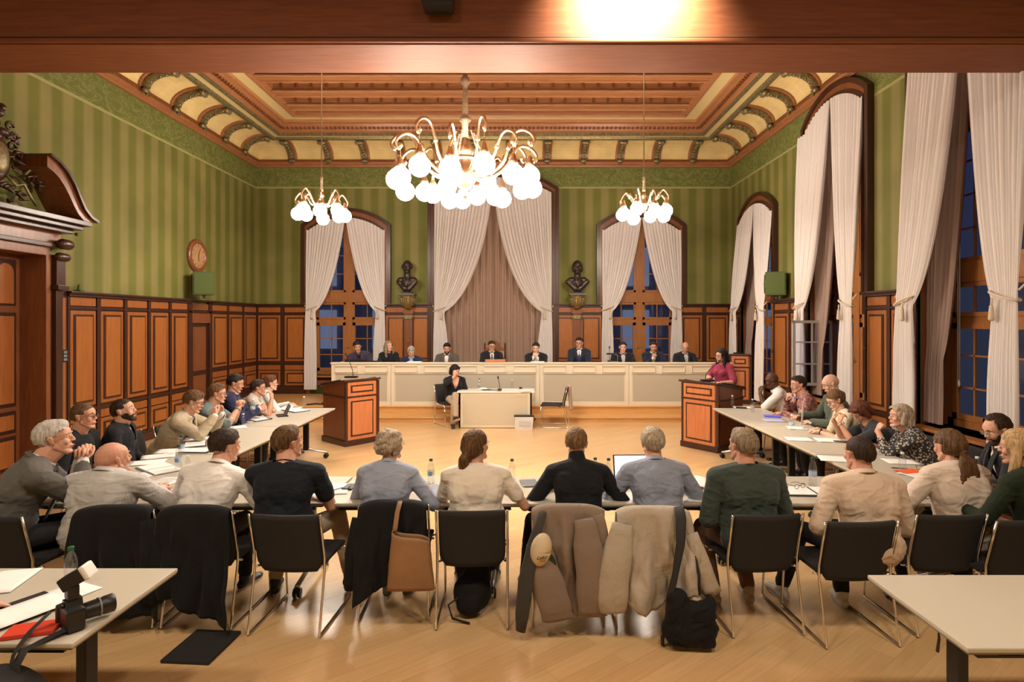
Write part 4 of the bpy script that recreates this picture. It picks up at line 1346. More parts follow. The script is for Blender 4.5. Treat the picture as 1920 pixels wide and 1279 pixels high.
M_EYE = mat('eye_white', (0.65, 0.62, 0.58), 0.3)
M_IRIS = mat('eye_iris', (0.02, 0.012, 0.008), 0.2)
M_LIP = mat('lip', (0.42, 0.13, 0.10), 0.5)
M_SOLE = mat('shoe_sole', (0.45, 0.42, 0.38), 0.7)

def remesh(mb, voxel, smooth=3, fac=0.5):
    me = mb.mesh('tmp')
    o = bpy.data.objects.new('tmp', me); COL.objects.link(o)
    m = o.modifiers.new('r', 'REMESH'); m.mode = 'VOXEL'; m.voxel_size = voxel; m.use_smooth_shade = True
    if smooth:
        s = o.modifiers.new('s', 'SMOOTH'); s.factor = fac; s.iterations = smooth
    dg = bpy.context.evaluated_depsgraph_get()
    ev = o.evaluated_get(dg)
    out = bpy.data.meshes.new_from_object(ev)
    n = len(out.vertices)
    co = np.empty(n*3, dtype=np.float32); out.vertices.foreach_get('co', co); co = co.reshape(-1, 3).astype(float)
    polys = [tuple(p.vertices) for p in out.polygons]
    bpy.data.objects.remove(o); bpy.data.meshes.remove(me); bpy.data.meshes.remove(out)
    return co, polys
class Shell:
    """vertex and face lists with a material per face"""
    def __init__(self): self.v = []; self.f = []; self.m = []
    def add(self, co, polys, mi=0):
        n = len(self.v)
        self.v += [tuple(c) for c in co]
        self.f += [tuple(i+n for i in p) for p in polys]
        self.m += [mi]*len(polys)
    def build(self, name, mats, parent):
        me = bpy.data.meshes.new(name)
        me.from_pydata(self.v, [], self.f)
        for m in mats: me.materials.append(m)
        me.polygons.foreach_set('material_index', self.m)
        me.polygons.foreach_set('use_smooth', [True]*len(self.f))
        me.update()
        return link(name, me, parent)
def cull(co, polys, keep):
    """drop the faces whose vertices fail keep(co) -> bool array"""
    k = keep(co)
    f = [p for p in polys if all(k[i] for i in p)]
    used = sorted({i for p in f for i in p})
    idx = {o: i for i, o in enumerate(used)}
    return co[used], [tuple(idx[i] for i in p) for p in f]
def nz(p): return noise.noise(p)
def rumple(co, amp, freq, seed, aniso=(1, 1, 1)):
    """folds: moves vertices along the direction away from the local axis by ridged noise"""
    out = co.copy()
    for i, c in enumerate(co):
        p = V((c[0]*freq*aniso[0]+seed, c[1]*freq*aniso[1], c[2]*freq*aniso[2]))
        q = p+V((nz(p*0.7), nz(p*0.7+V((5, 0, 0))), nz(p*0.7+V((0, 7, 0)))))*1.1
        a = nz(q*1.25); r = max(0, 1-abs(a)*4.5)
        d = nz(p*0.6+V((9, 3, 1)))*0.7
        out[i, 0] += amp*(r*0.6+d)*0.6*(1 if c[0] > 0 else -1)*min(1, abs(c[0])*8)
        out[i, 1] += amp*(r*0.6+d)*(-1 if c[1] < 0.12 else 1)
    return out
def ik(a, b, l1, l2, pole):
    a = V(a); b = V(b)
    d = b-a; L = min(d.length, (l1+l2)*0.998); t = d.normalized()
    b = a+t*L
    x = (l1*l1-l2*l2+L*L)/(2*L); h = math.sqrt(max(0, l1*l1-x*x))
    p = V(pole); p = p-t*p.dot(t)
    if p.length < 1e-5: p = t.orthogonal()
    p.normalize()
    return a+t*x+p*h, b

def hand(mb, w, fd, palm, side, curl=0.5, spread=0.12, s=1.0, thumb=0.5, curls=None):
    """w wrist, fd finger direction, palm = direction the palm faces, side +1 for the thumb on fd x palm ... """
    f = V(fd).normalized(); p = V(palm); p = (p-f*p.dot(f)).normalized()
    l = f.cross(p).normalized()*side         # towards the thumb
    w = V(w)
    k = s
    mb.caps(w-f*0.02*k, w+f*0.015*k, 0.024*k, 0.025*k, flat=(1, 0.8), side=l)
    for i in range(4):
        o = (1.5-i)*0.020*k
        base = w+f*(0.085-0.004*abs(i-1.2))*k+l*o
        mb.caps(w+f*0.010*k+l*o*0.55, base, 0.014*k, 0.0125*k)
        L = (0.044, 0.048, 0.045, 0.035)[i]*k
        r = (0.0092, 0.0095, 0.009, 0.0080)[i]*k
        c = (curls[i] if curls else curl)*(1+0.08*(i-1.5))
        d = (f+l*spread*(1.5-i)*0.5).normalized()
        a = 0.0; q = base
        for j, fr in enumerate((1.0, 0.62, 0.50)):
            a += c*(1.0, 1.15, 0.7)[j]
            dd = d*math.cos(a)+p*math.sin(a)
            e = q+dd*(L*fr)
            mb.caps(q, e, r*(1-0.06*j), r*(0.94-0.08*j), 10)
            q = e
    # thumb from the side of the palm
    b0 = w+f*0.022*k+l*0.020*k+p*0.006*k
    b1 = b0+(l*0.75+f*0.75+p*thumb*0.5).normalized()*0.040*k
    b2 = b1+(l*(0.45-0.4*thumb)+f*1.0+p*thumb*0.7).normalized()*0.030*k
    b3 = b2+(f*1.0+l*(0.2-0.6*thumb)+p*thumb*0.7).normalized()*0.024*k
    mb.caps(b0, b1, 0.0145*k, 0.0115*k, 10); mb.caps(b1, b2, 0.0112*k, 0.0102*k, 10); mb.caps(b2, b3, 0.0100*k, 0.0088*k, 10)

def head_prims(mb, fem=False, fat=0.0, neck=True):
    j = 0.92 if fem else 1.0
    mb.ball((0, -0.016, 0.034), (0.0745, 0.094, 0.086), 20)
    mb.ball((0, -0.050, 0.022), (0.068, 0.062, 0.070), 16)
    mb.ball((0, 0.040, 0.030), (0.061, 0.048, 0.062), 16)          # forehead
    mb.ball((0, 0.034, -0.035), (0.056*j+fat*0.3, 0.050, 0.066), 16)  # face
    for s in (-1, 1):
        mb.caps((s*0.046*j, 0.004, -0.046), (s*0.019, 0.060, -0.090), 0.018+fat*0.4, 0.018+fat*0.3)
        mb.ball((s*0.038, 0.060, -0.020), (0.022, 0.020, 0.024), 10)
        mb.caps((s*0.012, 0.079, 0.029), (s*0.044, 0.067, 0.031), 0.0095, 0.0085, 8)
        # ear
        mb.caps((s*0.075, -0.004, -0.018), (s*0.084, -0.014, 0.018), 0.010, 0.0135, 8, flat=(0.6, 1.25), side=(1, 0, 0))
    mb.ball((0, 0.074, -0.094), (0.019, 0.015, 0.015), 10)            # chin
    mb.caps((0, 0.080, 0.022), (0, 0.0975, -0.017), 0.0072, 0.0105, 10)   # nose
    for s in (-1, 1): mb.ball((s*0.011, 0.089, -0.020), (0.008, 0.010, 0.0065), 8)
    mb.ball((0, 0.083, -0.052), (0.023, 0.010, 0.007), 10)            # lips
    mb.ball((0, 0.081, -0.062), (0.019, 0.010, 0.0075), 10)
    mb.ball((0, 0.068, -0.055), (0.030, 0.018, 0.026), 10)
def hair_prims(mb, style):
    g = {'buzz': 0.004, 'short': 0.012, 'full': 0.019}.get(style, 0.016)
    mb.ball((0, -0.018, 0.036), (0.0755+g, 0.096+g, 0.087+g), 20)
    mb.ball((0, -0.054, 0.018), (0.069+g, 0.064+g, 0.074+g), 16)
    if style in ('short', 'full', 'quiff'):
        mb.ball((0, 0.028, 0.088+0.3*g), (0.056, 0.052, 0.030+g*0.6), 14)
    if style == 'quiff': mb.ball((0.008, 0.058, 0.108), (0.048, 0.034, 0.026), 12)
    if style == 'curly':
        rr = random.Random(3)
        for _ in range(150):
            a = rr.uniform(0, 2*PI); t = rr.uniform(-0.75, 1.0)
            c = math.sqrt(max(0, 1-t*t))
            x, y, z = 0.094*c*math.cos(a), -0.020+0.110*c*math.sin(a), 0.025+0.108*t
            if y > 0.062 and z < 0.075: continue
            mb.ball((x, y, z), rr.uniform(0.012, 0.020), 8)
    if style == 'bob':
        for s in (-1, 1):
            mb.caps((s*0.066, -0.01, 0.04), (s*0.074, 0.0, -0.055), 0.034, 0.030)
            mb.caps((s*0.045, -0.075, 0.03), (s*0.050, -0.065, -0.075), 0.040, 0.034)
        mb.caps((0, -0.085, 0.03), (0, -0.078, -0.085), 0.050, 0.040)
        mb.caps((-0.055, 0.045, 0.085), (0.03, 0.068, 0.085), 0.022, 0.022)
    if style == 'long':
        for s in (-1, 1):
            mb.caps((s*0.066, -0.01, 0.05), (s*0.082, 0.01, -0.09), 0.030, 0.032)
            mb.caps((s*0.082, 0.01, -0.09), (s*0.090, 0.045, -0.22), 0.032, 0.026)
            mb.caps((s*0.05, -0.075, 0.0), (s*0.062, -0.085, -0.22), 0.042, 0.034)
        mb.caps((0, -0.09, 0.0), (0, -0.105, -0.24), 0.050, 0.038)
    if style == 'ponytail':
        mb.ball((0.0, -0.120, -0.005), 0.026, 10)
        mb.caps((0, -0.118, 0.002), (0.0, -0.150, -0.050), 0.024, 0.038)
        mb.caps((0, -0.150, -0.050), (-0.012, -0.145, -0.125), 0.040, 0.042)
        mb.caps((-0.012, -0.145, -0.125), (-0.040, -0.125, -0.175), 0.038, 0.016)
        mb.caps((0.005, -0.145, -0.125), (0.012, -0.130, -0.180), 0.026, 0.010)
    if style == 'longtail':
        mb.ball((0.0, -0.110, -0.035), 0.026, 10)
        for q_ in range(7):
            ox = (q_-3)*0.017; ph_ = q_*1.3
            P_ = [(ox*0.25, -0.112, -0.045), (ox*0.8+0.006*math.sin(ph_), -0.132, -0.10), (ox*1.25+0.014*math.sin(ph_+2), -0.138, -0.17), (ox*1.45+0.014*math.sin(ph_+4), -0.135, -0.24), (ox*1.2+0.01*math.sin(ph_+5.5), -0.125, -0.30+0.012*abs(q_-3))]
            for j_ in range(4): mb.caps(P_[j_], P_[j_+1], (0.016, 0.022, 0.023, 0.020)[j_], (0.022, 0.023, 0.020, 0.009)[j_])
    if style == 'updo': mb.ball((0, -0.112, 0.03), (0.04, 0.035, 0.04), 12)
def hair_keep(style):
    def k(c):
        x, y, z = c[:, 0], c[:, 1], c[:, 2]
        line = np.where(y > 0.035, 0.078-np.abs(x)*0.25, np.where(y > -0.002, 0.020+(y*0.9), -0.030))
        if style in ('curly',): line = np.where(y > 0.05, 0.062, np.where(y > 0.02, -0.03, -0.12))
        if style in ('bob', 'long'):
            line = np.where(y > 0.055, 0.084-np.abs(x)*0.45, np.where((y > 0.015) & (np.abs(x) < 0.062), 0.070-np.abs(x)*0.4, -1))
            return z > line
        if style in ('ponytail', 'longtail', 'updo'):
            line = np.where(y > 0.035, 0.074-np.abs(x)*0.3, np.where(y > -0.002, 0.028, -0.055))
            if style == 'longtail': return (z > line) | (y < -0.092) | (z < -0.062)
            return (z > line) | (y < -0.096) | ((z < -0.06) & (y < -0.07))
        if style == 'fringe': return (z < 0.045) & (z > -0.03) & (y < -0.01)
        if style == 'receding':
            line = np.where(y > 0.005, 0.112, np.where(y > -0.03, 0.015, -0.030))
        if style in ('short', 'full', 'quiff', 'buzz', 'receding'):
            line = np.where((np.abs(x) > 0.055) & (y > -0.034) & (y < 0.035), 0.026, line)
        wob = np.array([nz(V((a*55, b*55, d*18)))*0.007 for a, b, d in zip(x, y, z)])
        nape = np.where(y < -0.06, -0.030+0.018*np.minimum(1, np.abs(x)/0.05)-0.012, line)
        return z > np.where(y < -0.06, nape, line)+wob
    return k

def person(label, head, yaw, skin_='mid', hair='dark', style='short', top='shirt', topmat=None, undermat=None, legmat=None, shoemat=None,
           lean=12, side=0, turn=(0, 0, 0), hands=None, seat=0.44, hipback=None, s=1.0, wid=1.0, fat=0.0, fem=False, beard=None, glasses=False,
           feet=None, stand=False, tie=None, vox=0.0075, twist=0, group=None, hood=0, detail=True, legs=True, hide_legs=False, sleeve='long', pose=None, watch=None, lookz=0, curl=0.6,
           shorts=False, tail=0.0, wear=None):
    """head=(x,y,ztop) in the world; yaw: degrees the body is turned from looking along +Y (counter-clockwise)"""
    cy, sy = math.cos(R(yaw)), math.sin(R(yaw))
    L = R(lean)
    floor_z = 0 if head[1] < 12.0 or stand is True else PLAT
    if stand == 'plat': floor_z = PLAT
    Sd = Matrix.Rotation(R(side), 4, 'Y')
    # spine in local coordinates, pelvis first
    ph = (seat+0.11 if not stand else 0.93*s)
    top_h = head[2]-floor_z
    nlen = 0.135*s
    hh = 0.118*s
    # spine length so that the head reaches its height
    need = top_h-hh-nlen*math.cos(L*0.6)-ph
    sl = need/max(0.5, math.cos(L*0.85)*math.cos(R(side)*0.9))
    sl = max(0.40*s, min(0.66*s, sl))
    def sp(t):
        a = L*(0.55+0.45*t)
        v = V((0, math.sin(a)*sl*t, math.cos(a)*sl*t))
        return V((0, 0, ph))+(Sd @ v)
    hipc = sp(0); C7 = sp(1.0); chest = sp(0.68); belly = sp(0.25); sh_c = sp(0.90)
    headc_local = C7+(Sd @ V((0, math.sin(L*0.6)*nlen+0.022*s+0.0, math.cos(L*0.6)*nlen)))
    # correct any remaining height with the neck
    dz = (top_h-hh)-headc_local.z
    headc_local.z += max(-0.05, min(0.05, dz))
    # root position: so that the head is where the photo shows it
    hx, hy = headc_local.x, headc_local.y
    root = thing('person', label, 'person', (head[0]-(hx*cy-hy*sy), head[1]-(hx*sy+hy*cy), floor_z), R(yaw), group)
    Tw = Matrix.Rotation(R(twist), 4, 'Z')
    Mt = Matrix.Translation(sh_c) @ Sd @ Matrix.Rotation(-L, 4, 'X') @ Tw     # torso frame at the shoulders
    Mc = Matrix.Translation(chest) @ Sd @ Matrix.Rotation(-L*0.9, 4, 'X') @ Tw
    Mb = Matrix.Translation(belly) @ Sd @ Matrix.Rotation(-L*0.6, 4, 'X') @ Matrix.Rotation(R(twist)*0.5, 4, 'Z')
    shw = (0.158 if fem else 0.178)*s*wid
    SH = [Mt @ V((sd*shw, 0.0, -0.015)) for sd in (-1, 1)]
    ua, fa = 0.285*s, 0.255*s
    # arms
    hands = hands or 'table'
    spec = hands if isinstance(hands, (list, tuple)) else [hands, hands]
    arms = []
    for i, sd in enumerate((-1, 1)):
        h = spec[i]
        if h == 'table': h = dict(w=(sd*0.16, 0.44, 0.775), f=(-sd*0.5, 0.85, -0.05), p=(0, 0, -1))
        elif h == 'lap': h = dict(w=(sd*0.10, 0.24, seat+0.17), f=(-sd*0.6, 0.8, -0.1), p=(0, 0, -1))
        elif h == 'down': h = dict(w=(sd*0.27, 0.06, ph+0.02), f=(0, 0.2, -1), p=(-sd, 0, 0))
        h = dict(h)
        wr = V(h['w']); pole = V(h.get('pole', (sd*0.65, -0.45, -0.75)))
        el, wr = ik(SH[i], wr, ua, fa, pole)
        arms.append((SH[i], el, wr, V(h.get('f', (0, 1, 0))), V(h.get('p', (0, 0, -1))), h.get('curl', curl), h.get('thumb', 0.5)))
    # legs
    hipj = [hipc+V((sd*0.085*s, 0.02, -0.0)) for sd in (-1, 1)]
    tl, cl = 0.43*s, 0.43*s
    F0 = feet or ([(-0.13, 0.44, 0.09), (0.13, 0.44, 0.09)] if not stand else [(-0.10, 0.02, 0.09), (0.10, -0.02, 0.09)])
    kp = (0, 0.6, 1) if not stand else (0, 1, 0)
    LG = []
    for i, sd in enumerate((-1, 1)):
        fx = F0[i]
        kn, an = ik(hipj[i], fx[:3], tl, cl, (fx[3] if len(fx) > 3 else kp))
        LG.append((hipj[i], kn, an))
    # ---------------- body mesh: head, neck, torso, arms with hands, legs
    Mh = Matrix.Translation(headc_local) @ Matrix.Rotation(R(turn[0]), 4, 'Z') @ Matrix.Rotation(R(-turn[1]), 4, 'X') @ Matrix.Rotation(R(turn[2]), 4, 'Y') @ Matrix.Scale(s*1.0, 4)
    fine = MB(); fine.M = Mh
    head_prims(fine, fem, fat*0.02)
    fine.M = Matrix.Identity(4)
    nb = Mt @ V((0, -0.01, 0.045)); nt_ = Mh @ V((0, -0.022, -0.045))
    nr = (0.046 if fem else 0.056)*s*(1+0.25*fat)
    fine.caps(nb-(nt_-nb)*0.3, nt_, nr*1.12, nr*0.98)
    fine.caps(Mh @ V((0, 0.02, -0.07)), nb+V((0, 0.03, 0)), nr*0.75, nr*0.8)
    sh = Shell()
    co, po = remesh(fine, vox*0.62, 2)
    sh.add(co, po, 0)
    # eyes, brows, mouth
    det = MB(); det.M = Mh
    for q in (-1, 1):
        det.mi = 1; det.ball((q*0.030, 0.0725, 0.010), (0.0125, 0.0085, 0.0065), 10)
        det.mi = 2; det.ball((q*0.030, 0.0795, 0.010), (0.0058, 0.003, 0.0058), 8)
        det.mi = 4; det.tube([(q*0.014, 0.0885, 0.031), (q*0.030, 0.0855, 0.036), (q*0.046, 0.075, 0.032)], [0.0035, 0.0042, 0.0025], 6, flat=(1, 0.7))
    det.mi = 3; det.tube([(-0.021, 0.0845, -0.056), (-0.008, 0.0935, -0.054), (0.008, 0.0935, -0.054), (0.021, 0.0845, -0.056)], [0.002, 0.0048, 0.0048, 0.002], 6)
    for f, m_ in zip(det.f, det.m): pass
    n0 = len(sh.v); sh.v += det.v; sh.f += [tuple(i+n0 for i in f) for f in det.f]; sh.m += det.m
    # arms
    ar = MB()
    asz = (0.88 if fem else 1.0)*s
    for i, (a, e, w_, f_, p_, cu, th) in enumerate(arms):
        ar.caps(a, e, 0.050*asz, 0.040*asz); ar.caps(e, e+(w_-e)*0.35, 0.041*asz, 0.042*asz); ar.caps(e+(w_-e)*0.35, w_, 0.042*asz, 0.026*asz)
        hand(ar, w_, f_, p_, (-1 if i == 0 else 1)*(-1), cu, s=asz*0.98, thumb=th)
    co, po = remesh(ar, min(0.0052, vox*0.7), 1)
    sh.add(co, po, 0)
    # torso and legs (under the clothes)
    tb = MB()
    def torso(mb, g, hem=None, shoulders=True):
        B = 1+0.0*g
        mb.M = Mb; mb.ball((0, 0.005+fat*0.03, 0), ((0.145+fat*0.05)*s*wid+g, (0.105+fat*0.06)*s+g, 0.15*s+g*0.5), 18)
        mb.M = Mc; mb.ball((0, 0.0, 0), (0.165*s*wid+g, 0.112*s+fat*0.02+g, 0.185*s+g*0.5), 18)
        if fem:
            for q in (-1, 1): mb.ball((q*0.068*s, 0.090*s, 0.0), (0.062*s+g*0.5, 0.050*s+g*0.5, 0.060*s), 12)
        if shoulders:
            mb.M = Matrix.Identity(4)
            a, b = SH
            nbk = Mt @ V((0, -0.022, 0.025))
            mb.caps(a, Mt @ V((-0.05*s, -0.02, 0.0)), 0.056*s+g, 0.075*s+g); mb.caps(b, Mt @ V((0.05*s, -0.02, 0.0)), 0.056*s+g, 0.075*s+g)
            for q in SH: mb.caps(q+(nbk-q)*0.15, nbk, 0.040*s+g, 0.052*s+g)
            for i, sd in enumerate((-1, 1)):
                mb.caps(Mt @ V((sd*0.095*s*wid, -0.035, -0.08)), Mc @ V((sd*0.085*s*wid, -0.035, -0.04)), 0.075*s+g, 0.082*s+g)
        mb.M = Matrix.Identity(4)
        for sd in (-1, 1):
            mb.caps(hipc+V((sd*0.058*s*wid, -0.005, 0.03)), Mc @ V((sd*0.062*s*wid, -0.005, 0.02)), (0.090+fat*0.02)*s+g, 0.102*s+g)
        if hem is None:
            mb.ball(tuple(hipc), (0.165*s*wid+g, 0.125*s+g, 0.12*s+g), 16)
        else:
            mb.ball(tuple(hipc+V((0, -0.005, 0.03))), (0.168*s*wid+g, 0.130*s+g, 0.13*s+hem*0.5), 16)
    torso(tb, -0.012)
    for (h_, k_, a_) in LG:
        tb.caps(h_, k_, 0.070*s, 0.050*s); tb.caps(k_, k_+(a_-k_)*0.4, 0.050*s, 0.048*s); tb.caps(k_+(a_-k_)*0.4, a_, 0.048*s, 0.034*s)
    co, po = remesh(tb, 0.022, 1)
    sh.add(co, po, 0)
    browm = HR[hair] if hair else HR['dark']
    body = sh.build('body', [SK[skin_], M_EYE, M_IRIS, M_LIP, browm], root)
    # ---------------- hair
    if style and style != 'bald':
        hm = MB(); hair_prims(hm, style)
        co, po = remesh(hm, 0.0065 if vox < 0.009 else 0.009, 1 if style == 'curly' else 2)
        co, po = cull(co, po, hair_keep(style))
        sd_ = random.uniform(0, 40)
        for i, c in enumerate(co):
            n1 = nz(V((c[0]*60+sd_, c[1]*60, c[2]*22)))
            d = V(c)-V((0, -0.02, 0.02)); d.normalize()
            am = 0.0045 if style not in ('buzz',) else 0.001
            co[i] += np.array(d)*n1*am
            if style in ('short', 'full', 'quiff', 'buzz', 'receding', 'fringe'):
                gg = {'buzz': 0.002, 'short': 0.010, 'full': 0.013}.get(style, 0.010)
                t_ = max(0, min(1, (0.045-c[2])/0.075))
                r_ = math.hypot(c[0], c[1]+0.02)
                if r_ > 0.01:
                    co[i, 0] -= c[0]/r_*gg*t_; co[i, 1] -= (c[1]+0.02)/r_*gg*t_
        co = np.array([tuple(Mh @ V(c)) for c in co]) if len(co) else co
        hs = Shell(); hs.add(co, po)
        hs.build('hair', [HR[hair]], root)
        if style in ('ponytail', 'longtail'):
            t = MB(); t.M = Mh
            y_, z_ = (-0.124, -0.018) if style == 'ponytail' else (-0.120, -0.048)
            pts = [(0.027*math.cos(q*PI/6), y_-0.010*math.sin(q*PI/6), z_+0.027*math.sin(q*PI/6)) for q in range(13)]
            t.tube(pts, 0.006, 6); t.build('hair_tie', mat('hair_tie_brown', (0.12, 0.06, 0.03), 0.7), root)
    if beard:
        bm_ = MB()
        bm_.ball((0, 0.034, -0.042), (0.0585, 0.052, 0.0625), 16)
        for q in (-1, 1): bm_.caps((q*0.046, 0.004, -0.046), (q*0.019, 0.060, -0.091), 0.0200, 0.0205)
        bm_.ball((0, 0.074, -0.096), (0.0215, 0.0175, 0.0175), 10)
        bm_.tube([(-0.026, 0.080, -0.052), (-0.012, 0.090, -0.042), (0.012, 0.090, -0.042), (0.026, 0.080, -0.052)], 0.008, 6)
        co, po = remesh(bm_, 0.0065, 1)
        def kb(c):
            x, y, z = c[:, 0], c[:, 1], c[:, 2]
            full = ((z < -0.062) & (y > -0.03)) | ((np.abs(x) > 0.036) & (z < -0.02) & (y < 0.06) & (y > -0.02)) | ((z < -0.036) & (z > -0.051) & (y > 0.074) & (np.abs(x) < 0.032)) | ((np.abs(x) > 0.024) & (z < -0.046) & (y > 0.03))
            if beard[1] == 'goatee': return ((z < -0.070) & (np.abs(x) < 0.028) & (y > 0.05)) | ((z < -0.038) & (z > -0.051) & (y > 0.070) & (np.abs(x) < 0.03))
            return full
        co, po = cull(co, po, kb)
        co = np.array([tuple(Mh @ V(c)) for c in co])
        hs = Shell(); hs.add(co, po); hs.build('beard', [HR[beard[0]]], root)
    if glasses:
        g = MB(); g.M = Mh
        for q in (-1, 1):
            pts = [(q*0.032+0.0215*math.cos(t*PI/8), 0.100-0.006*abs(q*0.032+0.0215*math.cos(t*PI/8))/0.05, 0.008+0.0165*math.sin(t*PI/8)) for t in range(17)]
            g.tube(pts, 0.0017, 5)
            g.tube([(q*0.053, 0.094, 0.014), (q*0.076, 0.070, 0.016), (q*0.084, -0.006, 0.014)], 0.0017, 5)
        g.tube([(-0.011, 0.101, 0.012), (0, 0.104, 0.014), (0.011, 0.101, 0.012)], 0.0017, 5)
        go = g.build('glasses', glasses if not isinstance(glasses, bool) else M_GLASSES, root)
        g = MB(); g.M = Mh
        for q in (-1, 1): g.prism([(q*0.032+0.0205*math.cos(t*PI/6), 0.008+0.0155*math.sin(t*PI/6)) for t in range(12)], 0.0975, 0.0985, 'y')
        g.build('lens', M_LENS, go)
    # ---------------- clothes
    cv = vox*1.25
    tm = topmat
    def sleeves(mb, g, upto):
        """upto 0..2: 1 = elbow, 2 = wrist"""
        for (a, e, w_, *_r) in arms:
            ends = []
            if upto <= 1:
                b = a+(e-a)*upto
                mb.caps(a, b, 0.056*asz+g, 0.050*asz+g*1.5)
            else:
                q = upto-1
                mb.caps(a, e, 0.056*asz+g, 0.047*asz+g); w2 = e+(w_-e)*q
                mb.caps(e, w2, 0.047*asz+g, (0.030+0.010*(1-q)*1.5)*asz+g)
    def garment(name, g, upto, mat_, hem=0.05, front=None, neckr=None, amp=0.006, turtle=False, parent=root, under=0.0, fr=7.0):
        mb = MB(); torso(mb, g, hem=hem); sleeves(mb, g*0.75, upto)
        if turtle:
            mb.caps(nb, nb+(nt_-nb)*0.62, nr*1.22, nr*1.16)
        co, po = remesh(mb, cv, 3)
        co = rumple(co, amp, fr, random.uniform(0, 30), (0.8, 0.8, 1.9))
        if not turtle:
            # open the neck hole around the throat
            inv = Mt.inverted()
            A = np.array([list(r) for r in inv])
            lc = co @ A[:3, :3].T + A[:3, 3]
            nk = 1.0 if name == 'jacket' else 1.12
            def kn(c): return ~((np.abs(lc[:, 0]) < nr*nk) & (np.abs(lc[:, 1]-0.012) < nr*1.22) & (lc[:, 2] > 0.045))
            co, po = cull(co, po, kn)
        if front:
            inv = Mt.inverted(); A = np.array([list(r) for r in inv])
            lc = co @ A[:3, :3].T + A[:3, 3]
            depth, halfw = front
            def kf(c): return ~((lc[:, 1] > 0.03) & (lc[:, 2] > -depth) & (np.abs(lc[:, 0]) < halfw*(lc[:, 2]+depth)/depth+0.004))
            co, po = cull(co, po, kf)
        if not stand:
            co, po = cull(co, po, lambda c: (c[:, 2] > seat+0.006) | (c[:, 1] > 0.24))
        hs = Shell(); hs.add(co, po); return hs.build(name, [mat_], parent)
    sl_ = {'long': 1.93, 'short': 0.62, 'half': 0.92, 'rolled': 1.35, 'three': 1.55}[sleeve]
    def collar(mat_, r=1.18, hgt=0.034, parent=root, tip=True):
        c = MB(); M_ = Mt @ Matrix.Translation((0, 0.002, 0.058)) @ Matrix.Rotation(R(-14), 4, 'X')
        c.M = M_
        def fn(u, v):
            a = 2*PI*(u-0.5)*0.86-PI/2
            rr = nr*(r+0.30*(1-v)**1.5)
            return (rr*math.cos(a), rr*math.sin(a)*1.08, hgt*v-0.006)
        c.grid(fn, 28, 4)
        o = c.build('collar', mat_, parent); solid(o, 0.006, 1)
        return o
    if top in ('tee', 'blouse'):
        garment('shirt', 0.013, sl_, tm, amp=0.007 if top == 'tee' else 0.010, hem=0.04)
        c = MB(); c.M = Mt @ Matrix.Translation((0, 0.010, 0.052)) @ Matrix.Rotation(R(-20), 4, 'X')
        c.tube([(nr*1.22*math.cos(q*PI/12), nr*1.30*math.sin(q*PI/12), 0) for q in range(25)], 0.006, 6, cap=False); c.build('neckband', tm, root)
    elif top == 'vneck':
        garment('sweater', 0.012, sl_, tm, front=(0.16, 0.06))
    elif top == 'shirt':
        garment('shirt', 0.016, sl_, tm, amp=0.0085, hem=0.05, front=(0.10, 0.028))
        collar(tm)
    elif top == 'turtleneck':
        garment('sweater', 0.015, sl_, tm, turtle=True, amp=0.005)
    elif top == 'sweater':
        if undermat: collar(undermat, r=1.10, hgt=0.036)
        garment('sweater', 0.020, sl_, tm, amp=0.009)
        c = MB(); c.M = Mt @ Matrix.Translation((0, 0.008, 0.050)) @ Matrix.Rotation(R(-18), 4, 'X')
        c.tube([(nr*1.30*math.cos(q*PI/12), nr*1.36*math.sin(q*PI/12), 0) for q in range(25)], 0.0075, 6, cap=False); c.build('neckband', tm, root)
    elif top in ('jacket', 'suit'):
        um = undermat or mat('white_shirt_cotton', (0.72, 0.71, 0.69), 0.8)
        garment('shirt', 0.008, 1.97, um, amp=0.003)
        collar(um, r=1.04, hgt=0.036)
        garment('jacket', 0.026, 1.86, tm, amp=0.009, hem=0.10, front=(0.36, 0.058), fr=6.0)
        collar(tm, r=1.42, hgt=0.030)
        lp = MB()
        depth = 0.36
        for q in (-1, 1):
            rows = []
            for k_ in range(7):
                t_ = k_/6
                zl = 0.045-(depth+0.02)*t_
                wi = 0.058*(zl+depth)/depth if zl > -depth else 0
                wi = max(0.0, wi)
                wo = wi+0.050*(1-t_)**0.6*(1.25 if k_ == 2 else 1)
                if k_ == 0: wo = wi+0.035
                yy = 0.040+0.115*s*math.sin(min(1, t_*1.7+0.12)*PI/2)+fat*0.04*t_
                for w_ in (wi-0.012, wo): rows.append(Mt @ V((q*w_, yy+(0.022 if w_ != wo else 0.010), zl)))
            lp._add(rows, [(2*i, 2*i+1, 2*i+3, 2*i+2) for i in range(6)], False)
        lo = lp.build('lapel', tm, root); solid(lo, 0.008, 0)
    if tie is not None:
        t = MB(); t.M = Mt
        t.caps((0, 0.082, 0.012), (0, 0.098, -0.012), 0.014, 0.012, 8)
        t.tube([(0, 0.102, -0.02), (0, 0.134, -0.12), (0, 0.150, -0.22), (0, 0.156, -0.34)], [0.014, 0.026, 0.034, 0.038], 8, flat=(0.22, 1))
        t.build('tie', tie, root)
    if legs:
        lm = legmat or mat('dark_trousers', (0.014, 0.015, 0.018), 0.85)
        mb = MB()
        mb.ball(tuple(hipc+V((0, 0.01, -0.01))), (0.172*s*wid, 0.130*s+fat*0.02, 0.115*s), 16)
        for i, (h_, k_, a_) in enumerate(LG):
            mb.caps(h_, k_, 0.088*s, 0.066*s)
            if shorts: continue
            mb.caps(k_, k_+(a_-k_)*0.35, 0.066*s, 0.063*s); mb.caps(k_+(a_-k_)*0.35, k_+(a_-k_)*0.93, 0.063*s, 0.052*s)
        co, po = remesh(mb, max(0.013, cv), 3)
        co = rumple(co, 0.006, 7, random.uniform(0, 30), (1, 1, 1))
